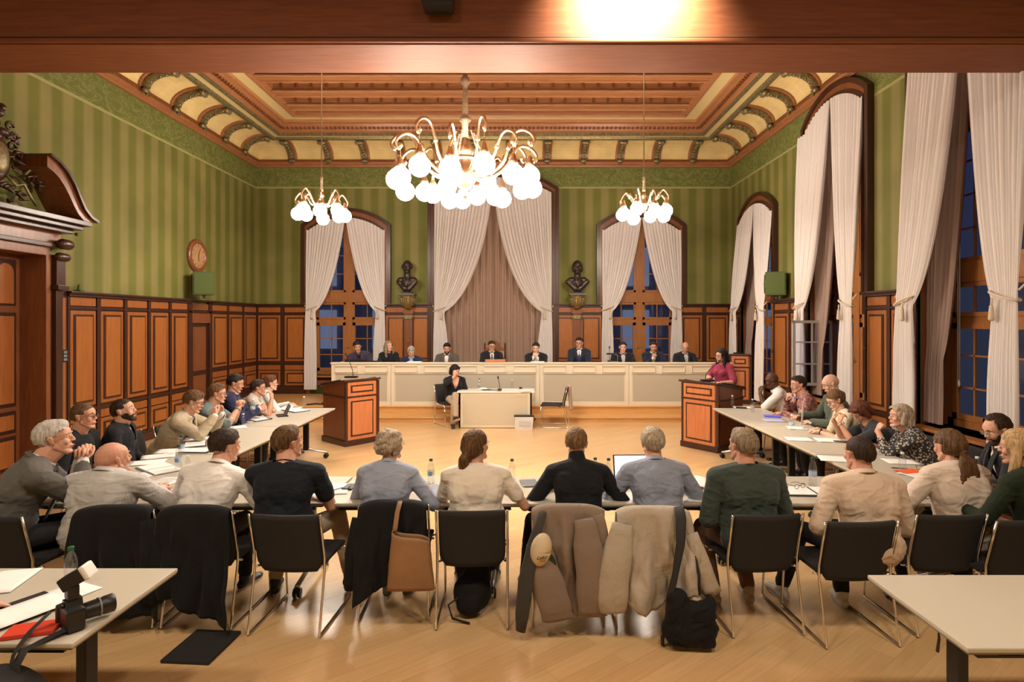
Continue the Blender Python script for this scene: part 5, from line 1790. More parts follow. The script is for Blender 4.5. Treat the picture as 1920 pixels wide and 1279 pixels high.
        hs = Shell(); hs.add(co, po); hs.build('trousers', [lm], root)
        sm = shoemat or mat('black_shoe_leather', (0.012, 0.011, 0.011), 0.35)
        for i, (h_, k_, a_) in enumerate(LG):
            sd = (-1, 1)[i]
            sh_d = (a_-k_); up = -sh_d.normalized()
            fwd = V((sd*0.15, 1, 0)); fwd = (fwd-up*fwd.dot(up)*1.0).normalized()
            if a_.z < 0.13: fwd = V((sd*0.18, 1, 0)).normalized(); up = V((0, 0, 1))
            sdv = fwd.cross(up).normalized()
            mb = MB()
            M_ = Matrix.Identity(4)
            for r_, vec in enumerate((sdv, fwd, up)):
                for c_ in range(3): M_[c_][r_] = vec[c_]
            M_.translation = a_
            mb.M = M_ @ Matrix.Scale(s, 4)
            mb.ball((0, -0.035, -0.050), (0.036, 0.045, 0.036), 12); mb.caps((0, -0.02, -0.055), (0, 0.11, -0.060), 0.038, 0.034, flat=(1, 0.8), side=(1, 0, 0))
            mb.ball((0, 0.14, -0.062), (0.042, 0.060, 0.026), 12); mb.caps((0, -0.01, 0.0), (0, 0.02, -0.045), 0.042, 0.040)
            co, po = remesh(mb, 0.011, 2)
            hs = Shell(); hs.add(co, po); so = hs.build('shoe', [sm], root)
            mb = MB(); mb.M = M_ @ Matrix.Scale(s, 4)
            mb.prism([(0.036*math.cos(q)*(1.15 if math.sin(q) > 0 else 1), 0.055+0.135*math.sin(q)) for q in [2*PI*x/18 for x in range(18)]], -0.089, -0.072)
            mb.build('sole', wear if wear else M_SOLE, so)
    if watch is not None:
        (a, e, w_, *_r) = arms[watch[0]]
        d = (w_-e).normalized(); c = w_-d*0.022
        t = MB(); x_ = d.orthogonal().normalized(); y_ = d.cross(x_)
        t.tube([tuple(c+(x_*math.cos(q*PI/8)+y_*math.sin(q*PI/8))*0.031*asz) for q in range(17)], 0.006, 6, flat=(1, 1))
        up_ = V((0, 0, 1)); up_ = (up_-d*up_.dot(d)).normalized()
        t.caps(c+up_*0.030*asz, c+up_*0.038*asz, 0.015, 0.015, 10)
        t.build('wristwatch', watch[1], root)
    root['arms'] = 0
    del root['arms']
    return root, Mh, arms
# ------------------------------------------------------------------ who sits where
WHITE_C = cloth('white_cotton', (0.78, 0.76, 0.73))
WARM_C = cloth('cream_cotton', (0.74, 0.67, 0.58))
BLACKC = cloth('black_cotton', (0.008, 0.009, 0.012), sheen=0.05)
NAVYT = cloth('dark_navy_cotton', (0.010, 0.014, 0.022), sheen=0.05)
GREYSUIT = cloth('grey_wool', (0.105, 0.100, 0.092))
BLUESH = cloth('pale_blue_cotton', (0.31, 0.35, 0.45))
BLUEKN = cloth('grey_blue_knit', (0.25, 0.28, 0.36), bump=0.3, bscale=14)
GREENKN = cloth('dark_green_knit', (0.040, 0.056, 0.046))
CREAMSH = cloth('cream_linen', (0.60, 0.47, 0.36))
CREAMJ = cloth('cream_blazer_cloth', (0.60, 0.50, 0.41))
DGREEN = cloth('bottle_green_cotton', (0.010, 0.018, 0.008), sheen=0.05)
BEIGEJ = cloth('beige_linen_blazer', (0.42, 0.35, 0.24))
TEALSH = cloth('grey_teal_cotton', (0.13, 0.17, 0.17))
NAVYJ = cloth('navy_blazer_cloth', (0.020, 0.022, 0.070))
PURPJ = cloth('dark_purple_blazer', (0.040, 0.028, 0.055))
BLUEJ = cloth('blue_suit_cloth', (0.014, 0.022, 0.065))
BROWNJ = cloth('grey_brown_blazer', (0.085, 0.070, 0.062))
BLACKJ = cloth('black_suit_cloth', (0.010, 0.010, 0.014))
NAVYS = cloth('dark_navy_suit', (0.012, 0.016, 0.034))
MAGENTA = cloth('magenta_cotton', (0.27, 0.030, 0.070))
OLIVEKN = cloth('grey_green_knit', (0.085, 0.105, 0.080))
CREAMT = cloth('cream_jersey', (0.62, 0.55, 0.40))
CHARC = cloth('charcoal_jersey', (0.030, 0.034, 0.040))
TAN_T = cloth('tan_trousers', (0.34, 0.25, 0.165), bump=0.1)
BROWN_T = cloth('brown_trousers', (0.135, 0.070, 0.038), bump=0.1)
KHAKI_T = cloth('khaki_trousers', (0.40, 0.31, 0.22), bump=0.1)
DARK_T = cloth('black_trousers', (0.010, 0.011, 0.014), bump=0.1, sheen=0.05)
NAVY_T = cloth('navy_jeans', (0.018, 0.024, 0.040), bump=0.1)
GREY_T = cloth('grey_trousers', (0.20, 0.19, 0.18), bump=0.1)
DENIM_T = cloth('blue_jeans', (0.10, 0.14, 0.20), bump=0.1)
FLORAL = pattern_cloth('floral_print', 'floral'); DOTS = pattern_cloth('black_and_white_print', 'dots')
CHECK = pattern_cloth('fine_grey_check', 'check'); PRINT = pattern_cloth('pale_leaf_print', 'print')
LBLUE = cloth('light_blue_poplin', (0.30, 0.45, 0.80)); LGREY = cloth('light_grey_poplin', (0.48, 0.48, 0.50))
M_TAN = mat('tan_suede', (0.30, 0.17, 0.09), 0.8); M_WSHOE = mat('white_trainer', (0.55, 0.50, 0.44), 0.6); M_BSHOE = mat('beige_trainer', (0.42, 0.32, 0.23), 0.7)
TIE1 = mat('dark_tie', (0.05, 0.05, 0.07), 0.6); TIE2 = mat('blue_tie', (0.012, 0.012, 0.10), 0.5)
M_GOLDW = mat('gold_watch', (0.55, 0.42, 0.22), 0.3, metal=0.9); M_BAND = mat('teal_band', (0.05, 0.16, 0.15), 0.6)
M_WGL = mat('pale_metal_spectacles', (0.55, 0.48, 0.36), 0.3, metal=0.8)

def HP(px, ytop, Y, side=0): return ((px-978.0)*Y/F+side, Y, H-(ytop-604.0)*Y/F)
def H_(w, f=(0, 1, 0), p=(0, 0, -1), **k): return dict(w=w, f=f, p=p, **k)
def T_(sd, x=0.2, y=0.40, z=0.78, fx=-0.5, **k): return dict(w=(sd*x, y, z), f=(fx*sd, 0.85, -0.05), p=(0, 0, -1), **k)

GF = 'people sitting in the front row with their backs to the camera'
GL = 'people sitting along the left tables'
GR = 'people sitting along the right tables'
GB = 'people sitting behind the council bench'
# front row, left to right
person('person, balding man in fine grey check shirt with gold watch, elbow on table', HP(214, 829, 4.28), -4, 'ruddy', 'silver', 'bald', 'shirt', CHECK, lean=16, turn=(-28, -8, 0), s=1.10, wid=1.30, fat=0.6,
       hands=[T_(-1, 0.12, 0.46), H_((0.17, 0.40, 0.80), (-0.2, 0.9, 0.1), curl=1.0, pole=(1, -0.3, -0.6))], beard=('silver', 'full'), watch=(1, M_GOLDW), group=GF, vox=0.007)
person('person, dark haired man in white shirt, slumped forward, seen from behind', HP(424, 808, 4.42), -2, 'fair', 'dark', 'full', 'shirt', WHITE_C, lean=27, side=6, turn=(-38, 5, 0), wid=1.12, fat=0.3, s=1.03,
       hands=[T_(-1, 0.2, 0.50), T_(1, 0.27, 0.42)], legmat=DARK_T, group=GF, vox=0.007)
person('person, short haired man in dark navy T-shirt and khaki trousers, arms crossed, looking right', HP(541, 800, 4.30), 4, 'fair', 'brown', 'short', 'tee', NAVYT, lean=13, turn=(-42, -4, 0), wid=1.18, fat=0.5, s=1.05,
       hands=[H_((0.10, 0.36, 0.82), (0.9, -0.2, 0)), H_((0.14, 0.36, 0.83), (-0.8, 0.3, 0))], sleeve='short', legmat=KHAKI_T, feet=[(-0.16, 0.35, 0.09), (0.40, 0.36, 0.13)], shoemat=mat('dark_trainer', (0.02, 0.025, 0.03), 0.6), group=GF, vox=0.007)
person('person, curly grey blond woman in pale blue shirt beside the tan bag', HP(733, 808, 4.46), -3, 'fair', 'ashblond', 'curly', 'shirt', BLUESH, lean=21, turn=(-30, -4, 0), fem=True, s=1.0, wid=1.08, fat=0.2,
       hands=[T_(-1, 0.14, 0.42), T_(1, 0.32, 0.36)], legmat=BROWN_T, glasses=M_WGL, feet=[(-0.02, 0.20, 0.09), (0.14, 0.22, 0.09)], shoemat=mat('grey_suede', (0.12, 0.10, 0.08), 0.8), group=GF, vox=0.007)
person('person, woman with brown ponytail and white short-sleeved top, seen from behind', HP(893, 808, 4.34), 3, 'mid', 'brown', 'ponytail', 'tee', WARM_C, lean=14, turn=(-38, -8, 0), fem=True, s=1.02, wid=1.2, fat=0.6,
       hands=[T_(-1, 0.12, 0.42), T_(1, 0.27, 0.34)], sleeve='short', legmat=NAVY_T, glasses=M_WGL, group=GF, vox=0.007)
person('person, short haired man in black turtleneck bent over the table', HP(1081, 805, 4.52), 0, 'fair', 'light', 'short', 'turtleneck', BLACKC, lean=22, turn=(-14, 12, 0), s=1.02, wid=1.02,
       hands=[T_(-1, 0.24, 0.36, fx=-1.2), T_(1, 0.24, 0.36, fx=-1.2)], legmat=BLACKC, feet=[(-0.40, 0.22, 0.09), (0.14, 0.4, 0.09)], shoemat=mat('canvas_trainer', (0.30, 0.27, 0.20), 0.7), group=GF, vox=0.007)
person('person with grey blond hair in grey blue sweater, in front of the laptop', HP(1223, 804, 4.52), 1, 'fair', 'ashblond', 'full', 'sweater', BLUEKN, undermat=BLUESH, lean=20, turn=(4, 4, 0), s=1.02, wid=1.10, fat=0.3,
       hands=[T_(-1, 0.25, 0.38, fx=-1), T_(1, 0.24, 0.36, fx=-1)], legmat=DENIM_T, group=GF, vox=0.007)
person('person, short haired man in dark green sweater and brown trousers', HP(1392, 805, 4.22), 4, 'ruddy', 'sandy', 'short', 'sweater', GREENKN, lean=10, turn=(18, -2, 0), s=1.06, wid=1.12, fat=0.35,
       hands=['lap', 'lap'], legmat=BROWN_T, feet=[(-0.17, 0.24, 0.09), (0.10, 0.24, 0.09)], shoemat=M_BSHOE, group=GF, vox=0.007)
person('person, dark cropped man in cream shirt, arm hanging over the chair', HP(1610, 819, 4.08), -2, 'ruddy', 'dark', 'buzz', 'shirt', CREAMSH, lean=13, turn=(14, 4, 0), s=1.06, wid=1.12, fat=0.2,
       hands=[H_((-0.16, 0.20, 0.62), (0.7, 0.6, 0)), 'lap'], legmat=DARK_T, feet=[(-0.42, 0.44, 0.09), (-0.02, 0.34, 0.09)], shoemat=M_WSHOE, group=GF, vox=0.007)
person('person, woman with long brown ponytail and cream blazer, seen from behind', HP(1778, 808, 4.30), 4, 'fair', 'brown', 'longtail', 'jacket', CREAMJ, lean=12, turn=(8, 8, 0), fem=True, s=1.02, wid=1.12,
       hands=[T_(-1, 0.38, 0.36), T_(1, 0.22, 0.4)], legmat=DARK_T, group=GF, vox=0.007)
person('person, blonde woman in dark green top at the right edge', HP(1908, 808, 4.00), 20, 'fair', 'blond', 'long', 'tee', DGREEN, lean=14, turn=(25, 4, 0), fem=True, s=1.04, wid=1.05, sleeve='long',
       hands=[T_(-1, 0.22, 0.44), T_(1, 0.2, 0.3)], legmat=DARK_T, group=GF, vox=0.007)
# grey suit at the left corner
person('person, silver haired man in grey suit with hands folded at his chin', HP(104, 790, 4.30), -50, 'fair', 'silver', 'short', 'jacket', GREYSUIT, lean=26, turn=(-12, -4, 0), s=1.12, wid=1.18, fat=0.4,
       hands=[H_((-0.02, 0.46, 1.04), (0.35, 0.1, 0.9), (1, 0, 0), curl=0.9), H_((0.04, 0.48, 1.05), (-0.3, 0.1, 0.9), (-1, 0, 0), curl=0.9)], group=GL, vox=0.007)
# left tables, near to far (facing +X)
person('person, man with glasses and black polo shirt, second from the left edge', HP(158, 757, 5.38), -84, 'ruddy', 'brown', 'buzz', 'tee', BLACKC, lean=10, turn=(2, 0, 0), s=1.03, glasses=True, hands=['lap', 'lap'], group=GL, sleeve='half')
person('person, man with dark hair and greying beard in black shirt, leaning back', HP(233, 748, 5.90), -72, 'fair', 'dark', 'buzz', 'shirt', BLACKC, lean=2, turn=(-6, -12, 0), s=1.06, wid=1.1, beard=('dark', 'full'), hands=['lap', 'lap'], group=GL)
person('person, man in beige blazer adjusting his glasses with both hands', HP(364, 735, 6.72), -80, 'fair', 'brown', 'full', 'jacket', BEIGEJ, lean=30, turn=(6, 18, 0), s=1.03, glasses=True,
       hands=[H_((-0.09, 0.60, 1.02), (0.35, -0.35, 0.8), (1, 0, 0.2), curl=0.8, pole=(-0.5, 0.3, -1)), H_((0.13, 0.60, 1.02), (-0.35, -0.35, 0.8), (-1, 0, 0.2), curl=0.8, pole=(0.5, 0.3, -1))], group=GL)
person('person, man with glasses in grey teal shirt, hands clasped before his mouth', HP(408, 721, 7.34), -74, 'ruddy', 'brown', 'short', 'shirt', TEALSH, lean=24, turn=(0, 6, 0), s=1.03, glasses=True, sleeve='half', watch=(1, M_BAND),
       hands=[H_((-0.035, 0.52, 0.99), (0.3, 0.1, 0.9), (1, 0, 0), curl=1.0, pole=(-0.5, 0.3, -1)), H_((0.035, 0.52, 1.0), (-0.3, 0.1, 0.9), (-1, 0, 0), curl=1.0, pole=(0.5, 0.3, -1))], group=GL)
person('person, dark haired man in navy blazer and open white shirt holding a bottle', HP(442, 703, 7.98), -70, 'mid', 'black', 'short', 'suit', NAVYJ, lean=8, turn=(-8, 14, 0), s=1.05,
       hands=[H_((-0.06, 0.42, 0.90), (0.5, 0.7, 0.2), (0.6, -0.5, 0), curl=0.7), H_((0.16, 0.42, 0.90), (-0.5, 0.7, 0.2), (-0.8, 0, 0), curl=0.7)], group=GL)
person('person, dark haired man in pale printed shirt with fingers on his cheek', HP(485, 713, 8.52), -64, 'mid', 'dark', 'short', 'shirt', PRINT, lean=22, side=-4, turn=(-6, 2, 0), s=1.0, glasses=True, sleeve='short',
       hands=[T_(-1, 0.2, 0.36), H_((0.12, 0.40, 0.98), (-0.4, -0.1, 0.9), (-0.6, -0.6, 0), curl=0.7, pole=(0.4, 0.4, -1))], group=GL)
person('person, woman with glasses and white top, last of the left row', HP(508, 705, 9.10), -60, 'pale', 'auburn', 'updo', 'tee', WHITE_C, lean=14, turn=(-6, 2, 0), fem=True, glasses=True, sleeve='long', hands=['table', 'table'], group=GL)
# right tables, far to near (facing -X)
person('person, man with shaved head in white shirt, hand at his temple', HP(1447, 700, 9.18), 70, 'dark', 'black', 'bald', 'shirt', WHITE_C, lean=22, turn=(10, 24, 0), s=1.02, sleeve='half',
       hands=[H_((-0.10, 0.42, 0.98), (0.3, -0.2, 0.9), (0.6, -0.5, 0), curl=0.8, pole=(-0.4, 0.3, -1)), T_(1, 0.2, 0.42)], group=GR)
person('person, grey haired man with beard in flowered shirt, chin on his hand', HP(1496, 706, 8.45), 74, 'fair', 'dark', 'short', 'shirt', FLORAL, lean=20, turn=(20, 4, 0), s=1.06, wid=1.08, fat=0.3, beard=('grey', 'goatee'),
       hands=[T_(-1, 0.16, 0.46), H_((0.05, 0.36, 0.96), (-0.5, 0.0, 0.6), (0, -1, 0.2), curl=1.1, pole=(0.6, 0.2, -1))], watch=(1, M_BLACK), group=GR)
person('person, tall bald man in grey green sweater smiling down', HP(1557, 703, 7.75), 78, 'pale', 'light', 'bald', 'sweater', OLIVEKN, lean=8, turn=(4, 24, 0), s=1.08, wid=1.05, hands=[T_(-1, 0.18, 0.40), T_(1, 0.30, 0.42)], group=GR)
person('person, woman with glasses and cream short-sleeved top reading papers', HP(1566, 733, 7.00), 76, 'pale', 'brown', 'updo', 'tee', CREAMT, lean=22, turn=(14, 26, 0), fem=True, glasses=True, sleeve='half', s=0.98,
       hands=[T_(-1, 0.08, 0.44), T_(1, 0.08, 0.42)], watch=(0, M_BLACK), group=GR)
person('person, auburn haired woman bowing her head into both hands', HP(1614, 753, 6.52), 78, 'mid', 'auburn', 'bob', 'tee', CHARC, lean=32, turn=(16, 48, 0), fem=True, sleeve='short', s=1.0,
       hands=[H_((-0.10, 0.56, 0.97), (0.2, -0.3, 0.9), (0.4, -0.8, 0.2), curl=0.7, pole=(-0.4, 0.3, -1)), H_((0.12, 0.56, 0.97), (-0.2, -0.3, 0.9), (-0.4, -0.8, 0.2), curl=0.7, pole=(0.4, 0.3, -1))], watch=(0, M_CHROME), group=GR)
person('person, woman with ash blond bob and black and white print blouse, fist at her cheek', HP(1687, 760, 6.02), 72, 'fair', 'ashblond', 'bob', 'blouse', DOTS, lean=22, turn=(12, -2, 0), fem=True, sleeve='three', s=1.03, wid=1.1, fat=0.4,
       hands=[H_((-0.06, 0.44, 0.97), (0.1, -0.5, 0.8), (0.4, -0.8, 0.2), curl=1.3, pole=(-0.4, 0.3, -1)), T_(1, 0.16, 0.46)], group=GR)
person('person, balding man with dark beard and glasses in black blazer, looking down', HP(1868, 780, 5.02), 70, 'fair', 'dark', 'receding', 'jacket', BLACKJ, undermat=WARM_C, lean=16, turn=(18, 22, 0), s=1.05, beard=('dark', 'full'), glasses=M_WGL,
       hands=[T_(-1, 0.16, 0.44), T_(1, 0.2, 0.40)], group=GR, vox=0.007)
# behind the bench (facing the camera)
BSEAT = 0.50
def bp(label, px, yt, yaw, **k):
    hd = HP(px, yt, 13.02)
    dz = hd[2]-PLAT-1.29       # chairs on the dais are set to the sitter
    return person(label, hd, 180+yaw, seat=0.44+dz, group=GB, vox=0.009, feet=[(-0.13, 0.40, 0.09), (0.13, 0.40, 0.09)], **k)
bp('person, dark haired man in dark purple blazer leaning to his right, leftmost at the bench', 670, 641, 12, skin_='mid', hair='black', style='full', top='jacket', topmat=PURPJ, undermat=BLACKC, lean=14, side=8, turn=(12, 10, 6), s=1.04)
bp('person, woman with long light brown hair in black top', 729, 640, 14, skin_='fair', hair='sandy', style='long', top='tee', topmat=BLACKC, fem=True, lean=8, turn=(26, -4, 0), sleeve='long')
bp('person, grey haired man in blue suit and light blue shirt reading', 771, 650, 0, skin_='pale', hair='grey', style='short', top='suit', topmat=BLUEJ, undermat=LBLUE, lean=18, turn=(16, 34, 0))
bp('person, black haired bearded man in grey brown blazer', 838, 644, 0, skin_='mid', hair='black', style='short', top='suit', topmat=BROWNJ, lean=6, turn=(2, 16, 0), beard=('dark', 'full'), s=1.03)
bp('person, man with glasses and dark tie on the carved wooden chair', 922, 640, 8, skin_='mid', hair='dark', style='short', top='suit', topmat=BLACKJ, tie=TIE1, lean=6, turn=(8, 6, 0), glasses=True)
bp('person, man in dark suit resting his mouth on folded hands', 1005, 643, -4, skin_='pale', hair='dark', style='short', top='suit', topmat=BLACKJ, lean=16, turn=(-6, 14, 0), s=1.03,
   hands=[H_((-0.04, 0.36, 1.0), (0.4, 0, 0.8), (0, -1, 0), curl=1.1), H_((0.05, 0.34, 1.02), (-0.4, 0, 0.8), (0, -1, 0), curl=1.1)])
bp('person, upright man with glasses and blue tie in navy suit', 1086, 634, -6, skin_='mid', hair='dark', style='quiff', top='suit', topmat=NAVYS, tie=TIE2, lean=3, turn=(-14, 2, 0), glasses=True, s=1.03)
bp('person, smiling man with short dark hair and grey shirt under black jacket', 1168, 642, -4, skin_='fair', hair='dark', style='short', top='suit', topmat=BLACKJ, undermat=LGREY, lean=8, turn=(2, 4, 0), s=1.04)
bp('person, man with grey goatee in navy suit with a hand at his chin', 1225, 641, -4, skin_='mid', hair='dark', style='short', top='suit', topmat=NAVYS, lean=12, turn=(-2, 12, 0), beard=('grey', 'goatee'),
   hands=['table', H_((0.04, 0.33, 1.0), (-0.4, 0, 0.8), (0, -1, 0), curl=1.1)])
bp('person, balding man in black jacket and light shirt, rightmost at the bench', 1285, 642, 0, skin_='ruddy', hair='grey', style='fringe', top='suit', topmat=BLACKJ, undermat=LGREY, lean=8, turn=(-16, 22, 0), s=1.03)
# clerk and speaker
person('person, dark haired woman in black sweater and beige trousers, hand over her face', HP(853, 685, 11.66), 200, 'fair', 'black', 'bob', 'vneck', BLACKC, lean=8, turn=(22, 22, 0), fem=True, s=1.0, legmat=KHAKI_T, wid=1.05,
       hands=['lap', H_((0.05, 0.26, 1.02), (-0.1, -0.1, 0.95), (0, -1, 0), curl=0.5, pole=(0.9, 0.5, -0.7))], sleeve='long',
       feet=[(0.10, 0.56, 0.26, (0.3, 0.6, 1)), (0.10, 0.34, 0.09)], vox=0.0085)
person('person, woman with long black hair in magenta T-shirt speaking at the lectern', HP(1352, 655, 9.95), 122, 'fair', 'black', 'long', 'tee', MAGENTA, lean=6, turn=(-6, 6, 0), fem=True, s=0.99, stand=True, sleeve='half', glasses=True,
       hands=[H_((-0.22, 0.36, 1.09), (0.1, 0.9, 0), curl=0.4), H_((0.10, 0.34, 1.12), (-0.6, 0.4, 0.5), (-0.7, 0, 0.3), curl=0.7)], legmat=DARK_T, vox=0.0085)
# photographer's neighbour: only a hand and sleeve reach into the frame
person('person, arm in grey sleeve reaching over the papers at the lower left corner', (-2.86, 2.36, 1.30), 0, 'fair', 'brown', 'short', 'shirt', cloth('pale_grey_cotton', (0.36, 0.38, 0.36)), lean=12,
       hands=[T_(-1, 0.2, 0.3), H_((0.34, 0.44, 0.775), (0.5, 0.85, -0.05), curl=0.6)], vox=0.007)

# ------------------------------------------------------------------ chairs
def seat_chair(px, ytop, yfoot, rz, label, Yb=None, **k):
    Y = Yb if Yb else F*(H-0.815)/(ytop-604.0)
    X = (px-978.0)*Y/F
    return place_chair(X-0.30*math.sin(-rz)*-1*0, Y+0.30, rz, label, **k)
front_ch = [(-12, 968, 'black chair of the silver haired man in the grey suit'),
            (214, 958, 'chair of the balding man, hidden under a black coat'),
            (372, 958, 'chair of the man in the white shirt, under a dark coat'),
            (538, 966, 'black chair of the man in the navy T-shirt'),
            (735, 948, 'chair of the curly haired woman, under a black jacket'),
            (883, 958, 'black chair of the woman with the short ponytail'),
            (1068, 956, 'chair of the man in the turtleneck, under a taupe blazer'),
            (1226, 960, 'chair under the light grey coat, in front of the laptop'),
            (1434, 966, 'black chair of the man in the green sweater'),
            (1612, 979, 'black chair of the man in the cream shirt'),
            (1782, 966, 'black chair of the woman in the cream blazer'),
            (1918, 1036, 'black chair of the blonde woman, cut by the right edge')]
chair_pos = []
for i, (px, yt, lb) in enumerate(front_ch):
    Y = F*(H-0.81)/(yt-604.0)
    rz = (0.0, R(3), R(-2), R(-3), R(2), R(1), R(-2), R(-2), R(4), R(3), R(2), R(8))[i]
    if i == 0: rz = R(-6)
    if i == 11: Y = 3.75
    X = (px-978.0)*Y/F
    place_chair(X, Y+0.31, rz, lb)
    chair_pos.append((X, Y+0.31, rz))
for (x, y, lb) in ((-4.22, 5.38, 'black chair of the man with glasses and black polo'), (-4.22, 5.92, 'black chair of the bearded man in the black shirt'), (-4.25, 6.66, 'black chair behind the man in the beige blazer'),
                   (-4.20, 7.30, 'black chair of the man in the teal shirt'), (-4.12, 7.90, 'black chair of the man in the navy blazer'), (-4.12, 8.46, 'black chair of the man in the printed shirt'), (-4.15, 9.10, 'black chair of the last woman on the left')):
    place_chair(x, y, -PI/2, lb)
for (x, y, lb) in ((4.22, 9.20, 'black chair of the man with the shaved head'), (4.30, 8.45, 'black chair of the man in the flowered shirt'), (4.32, 7.78, 'black chair of the tall bald man'),
                   (4.16, 6.95, 'black chair of the reading woman in cream'), (4.30, 6.48, 'black chair of the auburn haired woman'), (4.36, 5.98, 'black chair of the woman in the print blouse'), (4.42, 5.08, 'black chair of the man in the black blazer')):
    place_chair(x, y, PI/2, lb)
place_chair(-1.44, 11.80, R(212), 'black chair of the clerk at the small table')
EC = place_chair(0.62, 11.62, R(82), 'empty black chair beside the small table with a scarf on it')
for px, lb in ((670, 'the man in the purple blazer'), (729, 'the woman with long light brown hair'), (771, 'the grey haired man in blue'), (838, 'the bearded man in the grey brown blazer'),
               (1005, 'the man with folded hands'), (1086, 'the upright man with the blue tie'), (1168, 'the smiling man in the grey shirt'), (1225, 'the man with the goatee'), (1285, 'the balding man at the right end')):
    place_chair((px-978)*13.3/F, 13.25, PI, 'black chair of '+lb+' behind the bench', z=PLAT, group='chairs behind the council bench')
# carved presidential chair
pc = thing('carved_chair', 'carved wooden armchair with cane back in the middle of the bench', 'chair', ((927-978)*13.35/F, 13.40, PLAT))
mb = MB(); mb.box(-0.27, 0.27, -0.27, 0.20, 0.62, 0.67, ch=0.02); mb.build('seat', W_DARK, pc)
for sx in (-0.25, 0.25):
    for sy in (-0.24, 0.20):
        mb = MB(); mb.lathe([(0.02, 0), (0.028, 0.1), (0.02, 0.3), (0.028, 0.62)], 10, c=(sx, sy, 0)); mb.build('leg', W_DARK, pc)
for sx in (-0.24, 0.24):
    mb = MB(); mb.lathe([(0.022, 0.62), (0.026, 1.0), (0.018, 1.1), (0.024, 1.22), (0.02, 1.24), (0.026, 1.27), (0.008, 1.32)], 10, c=(sx, 0.22, 0)); mb.build('post', W_DARK, pc)
mb = MB(); mb.prism([(-0.24, 1.12), (0.24, 1.12), (0.24, 1.18), (0.14, 1.22), (0.10, 1.32), (0.0, 1.37), (-0.10, 1.32), (-0.14, 1.22), (-0.24, 1.18)], 0.205, 0.235, 'y'); mb.build('crest', W_MID, pc)
mb = MB(); mb.box(-0.22, 0.22, 0.21, 0.23, 0.72, 1.12); mb.build('cane_panel', mat('cane', (0.35, 0.22, 0.12), 0.7), pc)
# ------------------------------------------------------------------ bottles, papers and the rest on the tables
def bottle(px, py, label, hgt=0.215, z=0.74, cap=M_CAP, lab=None, loc=None, group='clear water bottles on the tables'):
    p = loc or at(px, py, z)
    t = thing('water_bottle', label, 'bottle', (p[0], p[1], p[2]), 0, group)
    k = hgt/0.215
    mb = MB(); mb.lathe([(0.012, 0.0), (0.029, 0.002), (0.0315, 0.012), (0.031, 0.045), (0.029, 0.055), (0.031, 0.065), (0.0315, 0.125), (0.029, 0.145), (0.020, 0.172), (0.0125, 0.188), (0.0115, 0.20)], 18)
    for i, v in enumerate(mb.v): mb.v[i] = (v[0]*min(1, k), v[1]*min(1, k), v[2]*k)
    mb.build('bottle_body', M_BOTTLE, t)
    mb = MB(); mb.lathe([(0.0145, 0.196*k), (0.0148, 0.214*k), (0.013, 0.216*k)], 14); mb.build('cap', cap, t)
    if lab:
        mb = MB(); mb.lathe([(0.0318, 0.068*k), (0.0318, 0.115*k)], 18, cap=False)
        l = mb.build('label_band', M_LABEL, t)
        mb = MB(); mb.lathe([(0.0, 0), (0.017, 0), (0.019, 0.001), (0.0, 0.0015)], 14, ax='y', c=(0, -0.0320, 0.092*k), cap=False)
        mb.build('label_print', lab, l)
    return t
B = [(335, 882, 'tall water bottle with a blue label in front of the white shirted man', 0.235, M_CAPG, M_LABELB), (340, 853, 'water bottle with blue label just behind the tall one', 0.20, M_CAPG, M_LABELB),
     (352, 886, 'small water bottle with white cap right of the tall blue labelled one', 0.15, M_CAP, None), (402, 817, 'water bottle by the elbow of the man in the teal shirt', 0.17, M_CAP, None),
     (434, 809, 'water bottle with white cap before the man in the navy blazer', 0.17, M_CAP, None), (456, 797, 'small white capped bottle at the navy sleeve on the left tables', 0.15, M_CAP, None),
     (570, 766, 'water bottle at the far end of the left tables', 0.19, M_CAP, None), (808, 906, 'water bottle with blue label beside the curly haired woman', 0.205, M_CAPG, M_LABELB),
     (960, 905, 'water bottle right of the woman with the ponytail', 0.20, M_CAPG, None), (1116, 902, 'water bottle half hidden by the man in the black turtleneck', 0.20, M_CAPG, None),
     (1141, 906, 'water bottle with blue label left of the laptop', 0.21, M_CAPG, M_LABELB), (1373, 764, 'water bottle on the right tables next to the lectern', 0.19, M_CAP, None),
     (1411, 773, 'water bottle before the man with the shaved head', 0.20, M_CAP, M_LABEL), (1485, 806, 'water bottle before the man in the flowered shirt', 0.19, M_CAP, M_LABEL),
     (1519, 822, 'water bottle before the woman in cream', 0.19, M_CAP, None), (1524, 911, 'tall empty bottle between the open binder and the dark green sweater', 0.235, M_CAPG, M_LABEL),
     (1692, 890, 'white capped bottle standing on the orange card', 0.20, M_CAP, None), (1832, 900, 'white capped bottle near the man in the black blazer', 0.20, M_CAP, None)]
for (px, py, lb, h_, cp_, la) in B: bottle(px, py, lb, h_, cap=cp_, lab=la)
bottle(899, 728, 'water bottle on the clerk table, left one', 0.20, z=0.725, cap=M_CAPG, lab=M_LABEL, group='bottles on the clerk table')
bottle(960, 728, 'water bottle on the clerk table, right one', 0.18, z=0.725, group='bottles on the clerk table')
bottle(133, 1098, 'green capped bottle behind the camera on the press table', 0.20, cap=mat('green_cap', (0.01, 0.10, 0.03), 0.5))
bottle(0, 0, 'water bottle held in the hands of the man in the navy blazer', 0.20, loc=at(474, 776, 0.86), lab=M_LABEL)

